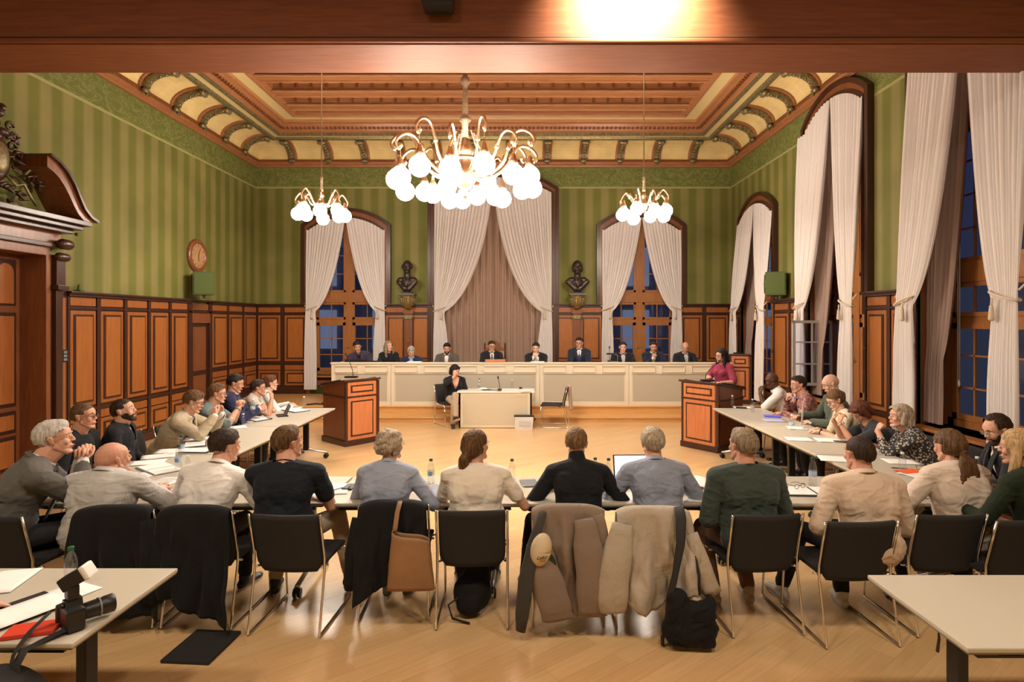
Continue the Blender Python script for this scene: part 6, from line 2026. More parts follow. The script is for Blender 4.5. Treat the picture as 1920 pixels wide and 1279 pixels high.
M_INK = mat('grey_print', (0.30, 0.30, 0.31), 0.8)
sheet_n = [0]
def paper(px, py, rot, label, w_=0.21, h_=0.297, z=0.741, group='sheets of paper on the tables', lines=False, bulge=0.0, m=None, nm='paper'):
    p = at(px, py, z)
    sheet_n[0] += 1
    mb = MB()
    nu = nv = 6
    sd = sheet_n[0]
    def fn(u, v): return ((u-0.5)*w_, (v-0.5)*h_, 0.0008*(sd % 4)+0.002+bulge*math.sin(PI*u)*(0.6+0.4*v)+0.003*max(0, nz(V((u*2, v*2, sd)))))
    mb.grid(fn, nu, nv)
    o = mb.build(nm, m or M_PAPER); solid(o, 0.0012, 1)
    o.location = (p.x, p.y, z); o.rotation_euler = (0, 0, R(rot))
    tag(o, label, 'paper', group)
    if lines:
        t = MB()
        for k in range(16):
            y = h_*0.40-k*h_*0.05
            t.box(-w_*0.38, w_*(0.38 if k % 5 else 0.1), y, y+0.0035, 0.0085, 0.0088)
        t.build('printed_lines', M_INK, o)
    return o
P_ = [(298, 856, -62, 'curled white sheet at the left corner in front of the bearded man', dict(bulge=0.02)), (276, 868, -70, 'white sheet under the curled one at the left corner'), (322, 846, -75, 'white sheets beside the blue labelled bottles'),
      (303, 905, -8, 'printed page in front of the balding man in the check shirt', dict(lines=True, w_=0.23, h_=0.32)), (262, 893, -35, 'white page between the two corner men'), (372, 823, -65, 'white sheet between dark folder and bottles on the left tables'),
      (372, 833, -60, 'white paper before the man in the beige blazer', {}), (463, 790, -50, 'white pad with pen before the man in the teal shirt', {}), (438, 802, -55, 'loose white sheet near the water bottles on the left tables', {}),
      (628, 918, 12, 'white sheet beside the man in the navy T-shirt'), (1307, 908, -14, 'rumpled white paper right of the grey blue sweater', dict(bulge=0.03, w_=0.2)), (1318, 932, -12, 'white sheets under the rumpled paper', dict(w_=0.25)),
      (1727, 893, 20, 'white sheet beside the orange card on the right'), (1700, 925, 4, 'white sheet between the cream shirt and the cream blazer'), (1868, 928, 24, 'white pad with pen before the blonde woman', dict(lines=False)),
      (1690, 866, 80, 'white sheet right of the dark cropped head'), (1566, 861, 72, 'pair of white sheets left of the dark cropped head', dict(w_=0.25)), (1499, 824, 78, 'white sheet across from the woman in cream'),
      (1555, 826, 80, 'white pages under the hands of the woman in cream', dict(w_=0.24)), (1500, 803, 76, 'white pages before the man in the flowered shirt', dict(w_=0.22)), (1620, 842, 74, 'white sheet with folded spectacles on it'),
      (1393, 764, 75, 'white sheet near the end of the right tables by the lectern'), (1452, 789, 84, 'bluish sheet before the man with the shaved head', dict(m=mat('blue_tinted_paper', (0.45, 0.50, 0.80), 0.7))),
      (545, 766, -88, 'white sheets at the far end of the left tables', dict(w_=0.3)), (905, 730, 0, 'thick white paper pile on the clerk table', dict(z=0.727, bulge=0.02)), (985, 733, 6, 'white sheet overhanging the clerk table', dict(z=0.727)),
      (8, 1092, 14, 'white sheet at the left edge of the press table'), (108, 1120, -22, 'white page left of the camera on the press table'), (48, 1145, -28, 'white notes under the hand at the lower left', dict(z=0.7525))]
for a in P_:
    paper(a[0], a[1], a[2], a[3], **(a[4] if len(a) > 4 else {}))
def folder(px, py, rot, label, w_=0.32, h_=0.30, open_=True, z=0.742, col=None):
    p = at(px, py, z)
    t = thing('folder', label, 'folder', (p.x, p.y, z), R(rot), 'dark writing folders on the tables')
    mb = MB(); mb.box(-w_/2, w_/2, -h_/2, h_/2, 0, 0.008, ch=0.003); mb.build('cover', col or M_BLACKM, t)
    for s in ((-1, 1) if open_ else (1,)):
        mb = MB(); x0 = (0.012 if s > 0 else -w_/2+0.01) if open_ else -w_/2+0.02
        mb.box(x0, x0+(w_/2-0.022 if open_ else w_-0.05), -h_/2+0.012, h_/2-0.012, 0.008, 0.014); mb.build('pages', M_PAPER, t)
    return t
folder(1524, 923, -3, 'open black ring binder with white pages before the cream shirted man', 0.46, 0.24)
folder(372, 846, -2, 'black folder with a cream pad behind the white shirted man', 0.30, 0.20, False)
folder(366, 834, -62, 'dark folder lying open on the left tables', 0.30, 0.22)
folder(478, 786, -32, 'open black folder before the man in the navy blazer', 0.42, 0.26)
folder(554, 770, -40, 'open black folder before the man in the printed shirt', 0.40, 0.26)
folder(300, 880, -38, 'open grey ring folder at the left corner', 0.44, 0.26, col=M_GREY)
def slab(nm, cat, label, px, py, rot, w_, h_, t_, m, z=0.742, group=None, loc=None):
    p = loc or at(px, py, z)
    mb = MB(); mb.box(-w_/2, w_/2, -h_/2, h_/2, 0, t_, ch=min(0.004, t_*0.4))
    o = mb.build(nm, m); o.location = (p[0], p[1], p[2]); o.rotation_euler = (0, 0, R(rot))
    return tag(o, label, cat, group)
slab('smartphone', 'phone', 'black phone in a case on the front row table', 656, 914, -4, 0.085, 0.15, 0.012, M_BLACK)
pn = MB(); pn.caps((0, -0.03, 0), (0, 0.03, 0), 0.004, 0.004, 8); o = pn.build('pen', M_GREY); q = at(655, 912, 0.76); o.location = q; tag(o, 'pen lying across the black phone', 'pen')
slab('smartphone', 'phone', 'dark phone on the right tables before the auburn haired woman', 1577, 829, 70, 0.08, 0.15, 0.010, mat('brown_phone', (0.06, 0.03, 0.025), 0.4))
slab('tablet', 'tablet', 'grey tablet standing edge on right of the ponytail woman', 992, 907, 8, 0.14, 0.20, 0.010, mat('grey_tablet', (0.18, 0.20, 0.23), 0.3))
slab('notebook', 'notebook', 'dark notebook beside the speaking lectern', 1352, 766, 70, 0.10, 0.16, 0.012, M_BLACKM, loc=at(1390, 765, 0.745))
slab('notebook', 'notebook', 'dark blue notebook before the man in the flowered shirt', 1455, 783, 74, 0.15, 0.22, 0.014, M_BLUESCREEN, loc=at(1448, 781, 0.745))
slab('card', 'card', 'orange red card under the white capped bottle', 1705, 884, 14, 0.22, 0.13, 0.004, M_ORANGEP, z=0.745)
slab('wallet', 'wallet', 'red leather wallet beside the camera', 62, 1184, 18, 0.19, 0.11, 0.018, M_RED)
slab('clipboard', 'clipboard', 'black clipboard under the notes on the press table', 45, 1160, -28, 0.26, 0.33, 0.010, M_BLACKM, z=0.7405, loc=at(30, 1150, 0.7405)-V((0, 0, 0.0)))
slab('laptop_sleeve', 'laptop sleeve', 'black laptop sleeve lying on the parquet', 0, 0, -4, 0.31, 0.36, 0.022, M_BLACKM, loc=(-2.055, 3.71, 0.0))
slab('conference_phone', 'device', 'dark discussion device on the clerk table', 930, 732, 0, 0.20, 0.10, 0.02, M_GREY, z=0.726)
slab('notebook', 'notebook', 'dark notebook before the paper pile on the clerk table', 0, 0, 4, 0.22, 0.08, 0.012, M_BLACKM, loc=at(914, 731.5, 0.728))
mb = MB(); mb.ball((0, 0, 0.016), (0.035, 0.055, 0.02), 12); o = mb.build('mouse', M_BLACK); o.location = at(976, 729, 0.725); tag(o, 'black computer mouse on the clerk table', 'mouse')
# laptop of the grey blue sweater
p = at(1190, 907, 0.742)
t = thing('laptop', 'open laptop with a white screen before the grey blue sweater', 'laptop', (p.x, p.y, 0.742), R(2))
mb = MB(); mb.box(-0.15, 0.15, -0.11, 0.10, 0, 0.014, ch=0.004); mb.build('keyboard_base', M_BLACK, t)
Ms = Matrix.Translation((0, 0.10, 0.012)) @ Matrix.Rotation(R(-14), 4, 'X')
mb = MB(); mb.M = Ms; mb.box(-0.155, 0.155, 0, 0.008, 0, 0.205, ch=0.003); lid = mb.build('screen_lid', M_BLACK, t)
mb = MB(); mb.M = Ms; mb.box(-0.143, 0.143, -0.0012, 0, 0.012, 0.195); mb.build('display', M_SCREEN, lid)
# tablet on its stand, left tables
p = at(533, 779, 0.742)
t = thing('tablet', 'dark tablet on a folding stand on the left tables', 'tablet', (p.x, p.y, 0.742), R(-60))
mb = MB(); mb.box(-0.13, 0.13, -0.10, 0.04, 0, 0.008); mb.build('keyboard_cover', M_BLACKM, t)
mb = MB(); mb.M = Matrix.Rotation(R(-24), 4, 'X'); mb.box(-0.125, 0.125, 0, 0.008, 0.005, 0.17, ch=0.003); mb.build('display', M_BLACK, t)
def spectacles(px, py, rot, label, z=0.75):
    p = at(px, py, z)
    mb = MB()
    for q in (-1, 1):
        mb.tube([(q*0.035+0.024*math.cos(a*PI/8), 0, 0.02+0.018*math.sin(a*PI/8)) for a in range(17)], 0.0022, 6)
        mb.tube([(q*0.058, 0, 0.025), (q*0.058, 0.10, 0.022), (q*0.055, 0.135, 0.004)], 0.0022, 6)
    mb.tube([(-0.011, 0, 0.024), (0.011, 0, 0.024)], 0.0022, 6)
    o = mb.build('spectacles', M_GLASSES); o.location = p; o.rotation_euler = (0, 0, R(rot)); return tag(o, label, 'spectacles')
spectacles(1612, 838, 60, 'folded spectacles lying on the right tables'); spectacles(1733, 882, -30, 'spectacles beside the orange card'); spectacles(1500, 916, 24, 'black spectacles on the left page of the open binder', 0.757)
for (px, py, lb) in ((1150, 915, 'thin cable loop between bottle and laptop'), (983, 937, 'loop of cable before the ponytail woman')):
    p = at(px, py, 0.744); mb = MB()
    mb.tube([(0.055*math.cos(a*0.42)*(1-a*0.012), 0.04*math.sin(a*0.42), 0.003) for a in range(26)], 0.0025, 6)
    o = mb.build('cable', M_GREY); o.location = p; tag(o, lb, 'cable')
def pen(px, py, rot, label, m=M_BLACK, z=0.756):
    mb = MB(); mb.caps((0, -0.065, 0), (0, 0.055, 0), 0.0045, 0.0045, 8); mb.caps((0, 0.055, 0), (0, 0.07, 0), 0.003, 0.001, 6)
    o = mb.build('pen', m); o.location = at(px, py, z); o.rotation_euler = (0, 0, R(rot)); return tag(o, label, 'pen')
pen(632, 917, -38, 'pen beside the phone on the front row table', M_GREY); pen(1870, 922, 40, 'pen on the pad of the blonde woman'); pen(466, 788, 60, 'dark pen on the white pad on the left tables')
pen(1686, 878, 70, 'black pen left of the orange card', z=0.747); pen(505, 784, 60, 'dark pen on the black folder of the navy blazer man', z=0.762)
mb = MB(); mb.caps((-0.09, 0, 0), (0.09, 0, 0), 0.022, 0.030, 10, flat=(1, 0.6)); o = mb.build('glasses_case', mat('brown_case', (0.07, 0.03, 0.02), 0.5)); o.location = at(1868, 913, 0.757)
o.rotation_euler = (0, 0, R(-24)); tag(o, 'dark brown spectacle case before the blonde woman', 'case')
# desk microphones and bits on the bench
def bench_item(nm, cat, label, px, w_, h_, t_, m, y=BY+0.28, z=DT-0.17):
    mb = MB(); mb.box(-w_/2, w_/2, -h_/2, h_/2, 0, t_, ch=min(0.006, t_*0.4)); o = mb.build(nm, m); o.location = ((px-978)*y/F, y, z); return tag(o, label, cat)
M_LAP = M_BLACK
bench_item('monitor', 'monitor', 'dark monitor top before the man in the purple blazer', 668, 0.50, 0.02, 0.22, M_LAP)
bench_item('monitor', 'monitor', 'low dark monitor between the purple blazer and the woman in black', 704, 0.30, 0.02, 0.19, M_LAP)
bench_item('wooden_box', 'box', 'small wooden document stand before the man on the carved chair', 929, 0.44, 0.16, 0.06, W_LECT, BY+0.06, DT)
paper(0, 0, 0, 'x', group=None) if False else None
for (px, lb) in ((776, 'before the man in the blue suit'), (1008, 'before the man with folded hands')):
    mb = MB(); mb.box(-0.15, 0.15, -0.1, 0.1, 0, 0.012); o = mb.build('paper', M_PAPER); o.location = ((px-978)*BY/F, BY+0.06+0.03, DT); tag(o, 'white papers on the bench '+lb, 'paper', 'papers on the bench')
t = thing('desk_lamp', 'black bar device on a thin stand on the bench', 'device', ((1150-978)*12.55/F, 12.56, DT))
mb = MB(); mb.box(-0.10, 0.12, -0.05, 0.05, 0, 0.012, ch=0.004); mb.build('base', M_GREY, t)
mb = MB(); mb.tube([(0.09, 0, 0.01), (0.095, 0, 0.14), (0.06, 0, 0.165), (-0.02, 0, 0.17)], 0.008, 6); mb.build('stand', M_GREY, t)
mb = MB(); mb.box(-0.15, 0.03, -0.03, 0.03, 0.160, 0.195, ch=0.008); mb.build('bar', M_BLACK, t)
for (px, lb) in ((1143, 'thin gooseneck microphone left of the bar device on the bench'), (714, 'thin gooseneck microphone before the woman in black on the bench'), (938, 'thin gooseneck microphone on the clerk table')):
    if px == 938: loc = at(937, 732, 0.745)
    else: loc = V(((px-978)*12.6/F, 12.62, DT-0.17 if px == 714 else DT-0.0))
    gooseneck(lb, tuple(loc), [(0.0, 0, 0.02), (-0.01, 0, 0.14), (-0.03, 0, 0.24)] if px != 1143 else [(0, 0, 0.02), (0, 0, 0.20), (0.0, 0, 0.30)], None, bw=0.04)
# ------------------------------------------------------------------ camera with flash
p = at(135, 1176, 0.742)
t = thing('camera', 'black camera with flash and long lens on the press table', 'camera', (p.x, p.y, 0.742), R(-38))
mb = MB(); mb.box(-0.072, 0.072, -0.035, 0.035, 0.0, 0.10, ch=0.016); mb.box(-0.078, -0.045, -0.045, 0.045, 0.0, 0.095, ch=0.014)
mb.prism([(-0.030, 0.095), (0.030, 0.095), (0.018, 0.128), (-0.018, 0.128)], -0.030, 0.034, 'y'); mb.ball((0.0, -0.036, 0.108), (0.018, 0.012, 0.012), 8)
mb.build('camera_body', M_BLACK, t)
mb = MB(); mb.lathe([(0.034, 0.03), (0.036, 0.05), (0.038, 0.09), (0.037, 0.11), (0.040, 0.12), (0.041, 0.155), (0.036, 0.16)][::-1], 20, ax='y', c=(0, 0, 0.052))
for i, v in enumerate(mb.v): mb.v[i] = (v[0], -v[1], v[2])
ln = mb.build('lens', M_BLACK, t)
mb = MB(); mb.lathe([(0.0415, 0.098), (0.0415, 0.104)], 20, ax='y', c=(0, 0, 0.052), cap=False)
for i, v in enumerate(mb.v): mb.v[i] = (v[0], -v[1], v[2])
mb.build('lens_ring', M_GREY, ln)
mb = MB(); mb.box(-0.028, 0.028, -0.022, 0.022, 0.128, 0.190, ch=0.006)
mb.M = Matrix.Translation((-0.015, -0.01, 0.200)) @ Matrix.Rotation(R(48), 4, 'Z') @ Matrix.Rotation(R(60), 4, 'Y'); mb.box(-0.030, 0.030, -0.036, 0.036, -0.02, 0.085, ch=0.008)
fl = mb.build('flash', M_BLACK, t)
mb = MB(); mb.M = Matrix.Translation((-0.015, -0.01, 0.200)) @ Matrix.Rotation(R(48), 4, 'Z') @ Matrix.Rotation(R(60), 4, 'Y'); mb.box(-0.034, 0.034, -0.039, 0.039, 0.080, 0.105, ch=0.01); mb.build('diffuser', M_CAP, fl)
ct_ = Matrix.Rotation(R(38), 4, 'Z')
def strap(pts, w_, nm='strap', par=None, m=M_BLACKM):
    mb = MB(); mb.tube(pts, w_, 8, flat=(1, 0.12)); return mb.build(nm, m, par)
inv = (Matrix.Translation(t.location) @ Matrix.Rotation(R(-38), 4, 'Z')).inverted()
q0 = V((p.x-0.07, p.y-0.02, 0.80))
strap([tuple(inv @ V(c)) for c in ((p.x-0.08, p.y-0.02, 0.82), (p.x-0.12, p.y-0.08, 0.765), (p.x-0.10, p.y-0.15, 0.748), (p.x-0.08, p.y-0.205, 0.735), (p.x-0.10, p.y-0.215, 0.62), (p.x-0.115, p.y-0.21, 0.50))], 0.016, 'neck_strap', t)
strap([tuple(inv @ V(c)) for c in ((p.x+0.02, p.y-0.04, 0.76), (p.x-0.03, p.y-0.12, 0.748), (p.x-0.05, p.y-0.19, 0.745), (p.x-0.055, p.y-0.225, 0.70), (p.x-0.04, p.y-0.23, 0.58), (p.x-0.03, p.y-0.225, 0.46))], 0.022, 'neck_strap', t)
# strap end under the right press table
mb = MB(); mb.tube([(0, 0, 0.12), (0.004, 0, 0.06), (-0.004, 0, 0.0)], [0.003, 0.008, 0.010], 8, flat=(1, 0.5))
o = mb.build('cable', M_BLACK); o.location = (1.895, 2.62, 0.60); tag(o, 'short black cable end hanging under the right press table', 'cable')
# dark bag on the floor at the lower left corner and chair edge at the lower right
mb = MB(); mb.ball((0, 0, 0.20), (0.20, 0.16, 0.20), 18); co, po = remesh(mb, 0.02, 2); co = rumple(co, 0.012, 9, 3)
sh_ = Shell(); sh_.add(co, po); o = sh_.build('bag', [M_BLACKM], None); o.location = (-2.13, 2.33, 0.30); tag(o, 'black bag on a stool edge under the press table at the lower left', 'bag')
st = thing('stool', 'dark stool under the press table carrying the black bag', 'stool', (-2.13, 2.33, 0))
mb = MB(); mb.cyl((0, 0, 0), 0.18, 0.27, 0.31, 20); mb.build('seat', M_BLACKM, st)
for k in range(4):
    a = PI/4+k*PI/2; mb = MB(); mb.tube([(0.12*math.cos(a), 0.12*math.sin(a), 0.28), (0.16*math.cos(a), 0.16*math.sin(a), 0.0)], 0.012, 8); mb.build('leg', M_CHROME, st)

# ------------------------------------------------------------------ coats, bags and scarves on the chairs
def draped(nm, cat, label, idx, m, hwt=0.235, hwb=0.26, zend=(0.30, 0.30), sleeves=(), off=0.0, front=0.20, amp=0.02, group=None, fr=5.0, seed=0, hem=None, topz=0.835):
    """garment hung over a chair back; zend = lowest height at the left and right hem"""
    X, Yc, rz = chair_pos[idx]
    mb = MB(); nu, nv = 30, 40
    rr = random.Random(seed)
    def fn(u, v):
        s_ = 2*u-1
        if v < 0.18:
            q = v/0.18
            z = topz-front*(1-q); y = -0.255-0.02*q
            hw_ = hwt*0.97
        elif v < 0.26:
            q = (v-0.18)/0.08
            z = topz+0.018*math.sin(q*PI); y = -0.275-0.085*q
            hw_ = hwt
        else:
            q = (v-0.26)/0.74
            ze = (hem(u) if hem else zend[0]+(zend[1]-zend[0])*u)
            z = topz+(ze-topz)*q; y = -0.36-0.03*q**0.5
            hw_ = hwt+(hwb-hwt)*q**0.8
        z -= 0.035*abs(s_)**4*(1 if v > 0.15 else 0.5)
        x = s_*hw_+off*max(0, v-0.26)
        n_ = nz(V((u*fr+seed*7.3+v*0.8, v*1.6, seed)))+0.6*nz(V((u*fr*2.3-v, v*2.8, seed+9)))+0.35*nz(V((u*fr*4.5+v*2, v*6, seed+4)))
        y -= amp*(0.5+n_*1.6)*max(0, min(1, (v-0.22)*3))*(1+v)
        x += 0.012*nz(V((u*4, v*6, seed+3)))
        return (x, y, z)
    mb.grid(fn, nu, nv)
    o = mb.build(nm, m); solid(o, 0.007, 0)
    o.location = (X, Yc, 0); o.rotation_euler = (0, 0, rz)
    tag(o, label, cat, group)
    for (pts, rs, sn) in sleeves:
        sb = MB(); sb.tube([tuple(V(pts[i_]).lerp(V(pts[i_+1]), q_/4)) for i_ in range(len(pts)-1) for q_ in range(4)]+[pts[-1]], [rs[i_]+(rs[i_+1]-rs[i_])*q_/4 for i_ in range(len(pts)-1) for q_ in range(4)]+[rs[-1]], 18, flat=(0.42, 1.15))
        # soft folds across the sleeve
        for i, v in enumerate(sb.v):
            n_ = nz(V((v[0]*14, v[1]*14, v[2]*9+seed)))
            n2 = nz(V((v[0]*30, v[1]*30, v[2]*22+seed)))
            sb.v[i] = (v[0]+0.012*n_+0.004*n2, v[1]-0.010*n_-0.004*n2, v[2])
        sb.build(sn, m, o)
    return o
COAT = cloth('black_coat_cloth', (0.007, 0.007, 0.008), sheen=0.05)
TAUPE = cloth('taupe_blazer_cloth', (0.215, 0.160, 0.120), bump=0.2); LGR = cloth('light_grey_raincoat', (0.40, 0.345, 0.275), bump=0.35)
draped('coat', 'coat', 'long black coat over the chair of the balding man', 1, COAT, 0.25, 0.34, (0.10, 0.14), seed=1, sleeves=[([(0.24, -0.36, 0.76), (0.29, -0.40, 0.5), (0.30, -0.40, 0.22)], [0.05, 0.065, 0.06], 'sleeve')])
draped('coat', 'coat', 'dark coat with uneven hem over the chair of the man in white', 2, COAT, 0.24, 0.29, seed=2, hem=lambda u: 0.20+0.06*math.sin(u*7)+(0.0 if u < 0.75 else -0.13*(u-0.75)/0.25))
draped('jacket', 'jacket', 'black jacket hanging askew on the chair of the curly haired woman', 4, COAT, 0.235, 0.22, seed=3, hem=lambda u: 0.18+0.24*u**1.2, off=-0.05,
       sleeves=[([(-0.23, -0.36, 0.74), (-0.27, -0.39, 0.5), (-0.285, -0.38, 0.25)], [0.04, 0.045, 0.035], 'sleeve')])
draped('blazer', 'blazer', 'taupe blazer over the chair of the man in the turtleneck', 6, TAUPE, 0.24, 0.25, seed=4, amp=0.03, fr=4, hem=lambda u: 0.22+0.10*math.sin(u*5+1),
       sleeves=[([(0.10, -0.40, 0.78), (0.135, -0.45, 0.58), (0.15, -0.46, 0.32), (0.14, -0.45, 0.16)], [0.06, 0.085, 0.09, 0.075], 'sleeve'),
                ([(-0.20, -0.42, 0.62), (-0.17, -0.47, 0.45), (-0.09, -0.48, 0.22), (-0.08, -0.47, 0.14)], [0.07, 0.095, 0.095, 0.085], 'sleeve'),
                ([(0.20, -0.38, 0.80), (0.235, -0.41, 0.60), (0.245, -0.42, 0.34)], [0.03, 0.045, 0.03], 'lapel')])
draped('raincoat', 'coat', 'light grey coat over the chair before the laptop', 7, LGR, 0.245, 0.30, seed=5, amp=0.035, fr=5, hem=lambda u: 0.26+0.08*math.sin(u*6+2.4), off=0.05,
       sleeves=[([(-0.22, -0.40, 0.76), (-0.26, -0.45, 0.52), (-0.29, -0.46, 0.28), (-0.28, -0.45, 0.20)], [0.06, 0.085, 0.085, 0.075], 'sleeve'),
                ([(0.24, -0.40, 0.70), (0.31, -0.44, 0.48), (0.37, -0.44, 0.32)], [0.035, 0.055, 0.055], 'sleeve')])
# dark scarf falling at the left of the taupe blazer
X6, Y6, r6 = chair_pos[6]
M6 = Matrix.Translation((X6, Y6, 0)) @ Matrix.Rotation(r6, 4, 'Z')
mb = MB(); mb.tube([(-0.16, -0.30, 0.84), (-0.18, -0.40, 0.80), (-0.24, -0.46, 0.62), (-0.285, -0.50, 0.40), (-0.31, -0.50, 0.18), (-0.32, -0.50, 0.07)], [0.02, 0.03, 0.04, 0.055, 0.05, 0.035], 12, flat=(1, 0.4))
o = mb.build('scarf', cloth('dark_olive_scarf', (0.045, 0.042, 0.034))); o.matrix_world = M6; tag(o, 'dark olive scarf hanging left of the taupe blazer', 'scarf')
# cap hung on it, cream crown with small dark lettering
t = thing('baseball_cap', 'cream and green cap hooked on the scarf strap', 'cap'); t.matrix_world = M6 @ Matrix.Translation((-0.185, -0.475, 0.60)) @ Matrix.Rotation(R(90), 4, 'X') @ Matrix.Rotation(R(-12), 4, 'Z')
mb = MB(); mb.grid(lambda u, v: ((0.068*math.sin(v*PI/2)*math.cos(u*2*PI)), 0.11*math.sin(v*PI/2)*math.sin(u*2*PI), 0.06*math.cos(v*PI/2)), 28, 8)
o = mb.build('crown', cloth('cream_cap_cotton', (0.60, 0.50, 0.34), bump=0.1), t); solid(o, 0.003)
mb = MB(); mb.prism([(0.085*math.cos(a)+0.035, -0.085+0.075*math.sin(a)) for a in [2*PI*k/24 for k in range(24)]], -0.008, 0.0); mb.build('visor', cloth('green_cap_cotton', (0.028, 0.045, 0.026)), t)
def text_mesh(nm, body, size, M_, m, parent, shear=0.0):
    cu = bpy.data.curves.new(nm, 'FONT'); cu.body = body; cu.size = size; cu.extrude = 0.0006; cu.align_x = 'CENTER'; cu.shear = shear
    ob = bpy.data.objects.new(nm, cu); COL.objects.link(ob)
    dg = bpy.context.evaluated_depsgraph_get(); me = bpy.data.meshes.new_from_object(ob.evaluated_get(dg)); bpy.data.objects.remove(ob)
    me.materials.clear(); me.materials.append(m)
    me.transform(M_); o = link(nm, me, parent); return o
Mt_ = Matrix.Translation((0.012, -0.040, 0.059)) @ Matrix.Rotation(R(18), 4, 'Z') @ Matrix.Rotation(R(0), 4, 'X')
text_mesh('cap_lettering', 'Labo', 0.034, Mt_, M_BLACK, t, 0.5)
text_mesh('cap_lettering', 'soweit', 0.014, Mt_ @ Matrix.Translation((0.006, -0.018, -0.003)), M_BLACK, t, 0.3)
mb = MB(); mb.box(-0.035, 0.04, -0.0085, -0.006, 0, 0.001); mb.M = Mt_; o = None
# tan tote bag with its strap over the curly haired woman's chair
X4, Y4, r4 = chair_pos[4]
t = thing('tote_bag', 'tan leather tote bag hanging from the chair of the curly haired woman', 'bag', (X4, Y4, 0), r4)
TANL = mat('tan_leather', (0.27, 0.145, 0.07), 0.55, bump=0.25, bscale=12, var=0.12, vscale=6)
mb = MB()
def bagf(u, v, s=1):
    a = 2*PI*u
    w_ = 0.125+0.035*v; d_ = 0.035+0.025*v*(1-v)*2
    sx = math.copysign(abs(math.cos(a))**0.45, math.cos(a)); sy = math.copysign(abs(math.sin(a))**0.6, math.sin(a))
    z = 0.655-0.36*v-0.03*(1-v)*math.sin(a*1+0.3)*0+0.03*(1-v)*(-math.cos(a))
    return (0.145+w_*sx+0.004*nz(V((u*9, v*5, 2))), -0.47+d_*sy, z)
mb.grid(bagf, 40, 14)
n0 = len(mb.v); mb._add([(0.145+0.16*math.copysign(abs(math.cos(2*PI*k/20))**0.45, math.cos(2*PI*k/20)), -0.47+0.035*math.copysign(abs(math.sin(2*PI*k/20))**0.6, math.sin(2*PI*k/20)), 0.295) for k in range(20)], [tuple(range(20))[::-1]], False)
o = mb.build('bag_body', TANL, t); solid(o, 0.003)
mb = MB(); mb.tube([(0.06, -0.28, 0.83), (0.055, -0.36, 0.855), (0.045, -0.415, 0.80), (0.035, -0.44, 0.70), (0.028, -0.455, 0.655)], 0.018, 8, flat=(1, 0.12)); mb.build('strap', TANL, t)
mb = MB(); mb.tube([(0.03+0.012*math.cos(a*PI/5), -0.455, 0.672+0.016*math.sin(a*PI/5)) for a in range(11)], 0.0025, 6); mb.build('buckle', M_GOLD, t)
# black shoulder bag under the light grey coat
X7, Y7, r7 = chair_pos[7]
t = thing('shoulder_bag', 'black soft shoulder bag hanging low from the light grey coat', 'bag', (X7, Y7, 0), r7)
mb = MB(); mb.box(0.05, 0.36, -0.57, -0.44, 0.02, 0.30, ch=0.05); mb.ball((0.12, -0.50, 0.30), (0.07, 0.06, 0.09), 14); mb.ball((0.20, -0.51, 0.12), (0.19, 0.085, 0.11), 14); mb.ball((0.33, -0.50, 0.28), (0.05, 0.05, 0.06), 12)
co, po = remesh(mb, 0.013, 2); co = rumple(co, 0.022, 9, 8); co[:, 2] = np.maximum(co[:, 2], 0.012)
sh_ = Shell(); sh_.add(co, po); sh_.build('bag_body', [COAT], t)
mb = MB(); mb.tube([(0.17, -0.27, 0.82), (0.17, -0.36, 0.86), (0.165, -0.43, 0.80), (0.15, -0.48, 0.66), (0.11, -0.51, 0.48), (0.08, -0.52, 0.36), (0.07, -0.52, 0.28)], [0.030, 0.032, 0.034, 0.028, 0.020, 0.022, 0.022], 8, flat=(1, 0.12)); mb.build('strap', M_BLACKM, t)
mb = MB(); mb.tube([(0.25, -0.42, 0.62), (0.27, -0.48, 0.46), (0.265, -0.50, 0.34)], 0.008, 6); mb.build('strap', M_BLACKM, t)
mb = MB(); mb.caps((0.03, -0.50, 0.02), (0.03, -0.50, 0.07), 0.012, 0.012, 8); mb.build('buckle', M_BLACK, t)
# backpack under the ponytail woman's chair
t = thing('backpack', 'black backpack on the floor under the chair of the ponytail woman', 'backpack', (chair_pos[5][0]-0.01, chair_pos[5][1]-0.08, 0), 0.1)
mb = MB(); mb.ball((0, 0, 0.15), (0.14, 0.10, 0.15), 16); mb.ball((0.03, 0.05, 0.24), (0.11, 0.08, 0.12), 14); mb.ball((-0.02, -0.07, 0.10), (0.10, 0.05, 0.09), 12)
co, po = remesh(mb, 0.015, 2); co = rumple(co, 0.01, 10, 5); co[:, 2] = np.maximum(co[:, 2], 0.003); sh_ = Shell(); sh_.add(co, po); sh_.build('bag_body', [COAT], t)
mb = MB(); mb.tube([(-0.10, -0.10, 0.16), (-0.17, -0.12, 0.12), (-0.14, -0.13, 0.03), (-0.02, -0.17, 0.008)], 0.012, 6, flat=(1, 0.4)); mb.build('strap', M_BLACKM, t)
# scarf over the empty chair
Me = EC.matrix_basis
mb = MB()
def sc(u, v):
    q = v
    if q < 0.2: z = 0.70+0.125*q/0.2; y = -0.27-0.01*q
    elif q < 0.3: z = 0.83+0.01*math.sin((q-0.2)*10*PI); y = -0.285-0.07*(q-0.2)/0.1
    else: z = 0.825-(q-0.3)/0.7*0.50; y = -0.365-0.05*(q-0.3)
    return ((u-0.5)*0.20*(1-0.2*q)+0.03, y+0.012*math.sin(u*14), z)
mb.grid(sc, 16, 24); o = mb.build('scarf', cloth('dusty_pink_scarf', (0.42, 0.29, 0.24))); solid(o, 0.045, 1); o.matrix_world = Matrix.Translation(EC.location) @ EC.rotation_euler.to_matrix().to_4x4()
tag(o, 'dusty pink scarf hung over the empty chair', 'scarf')
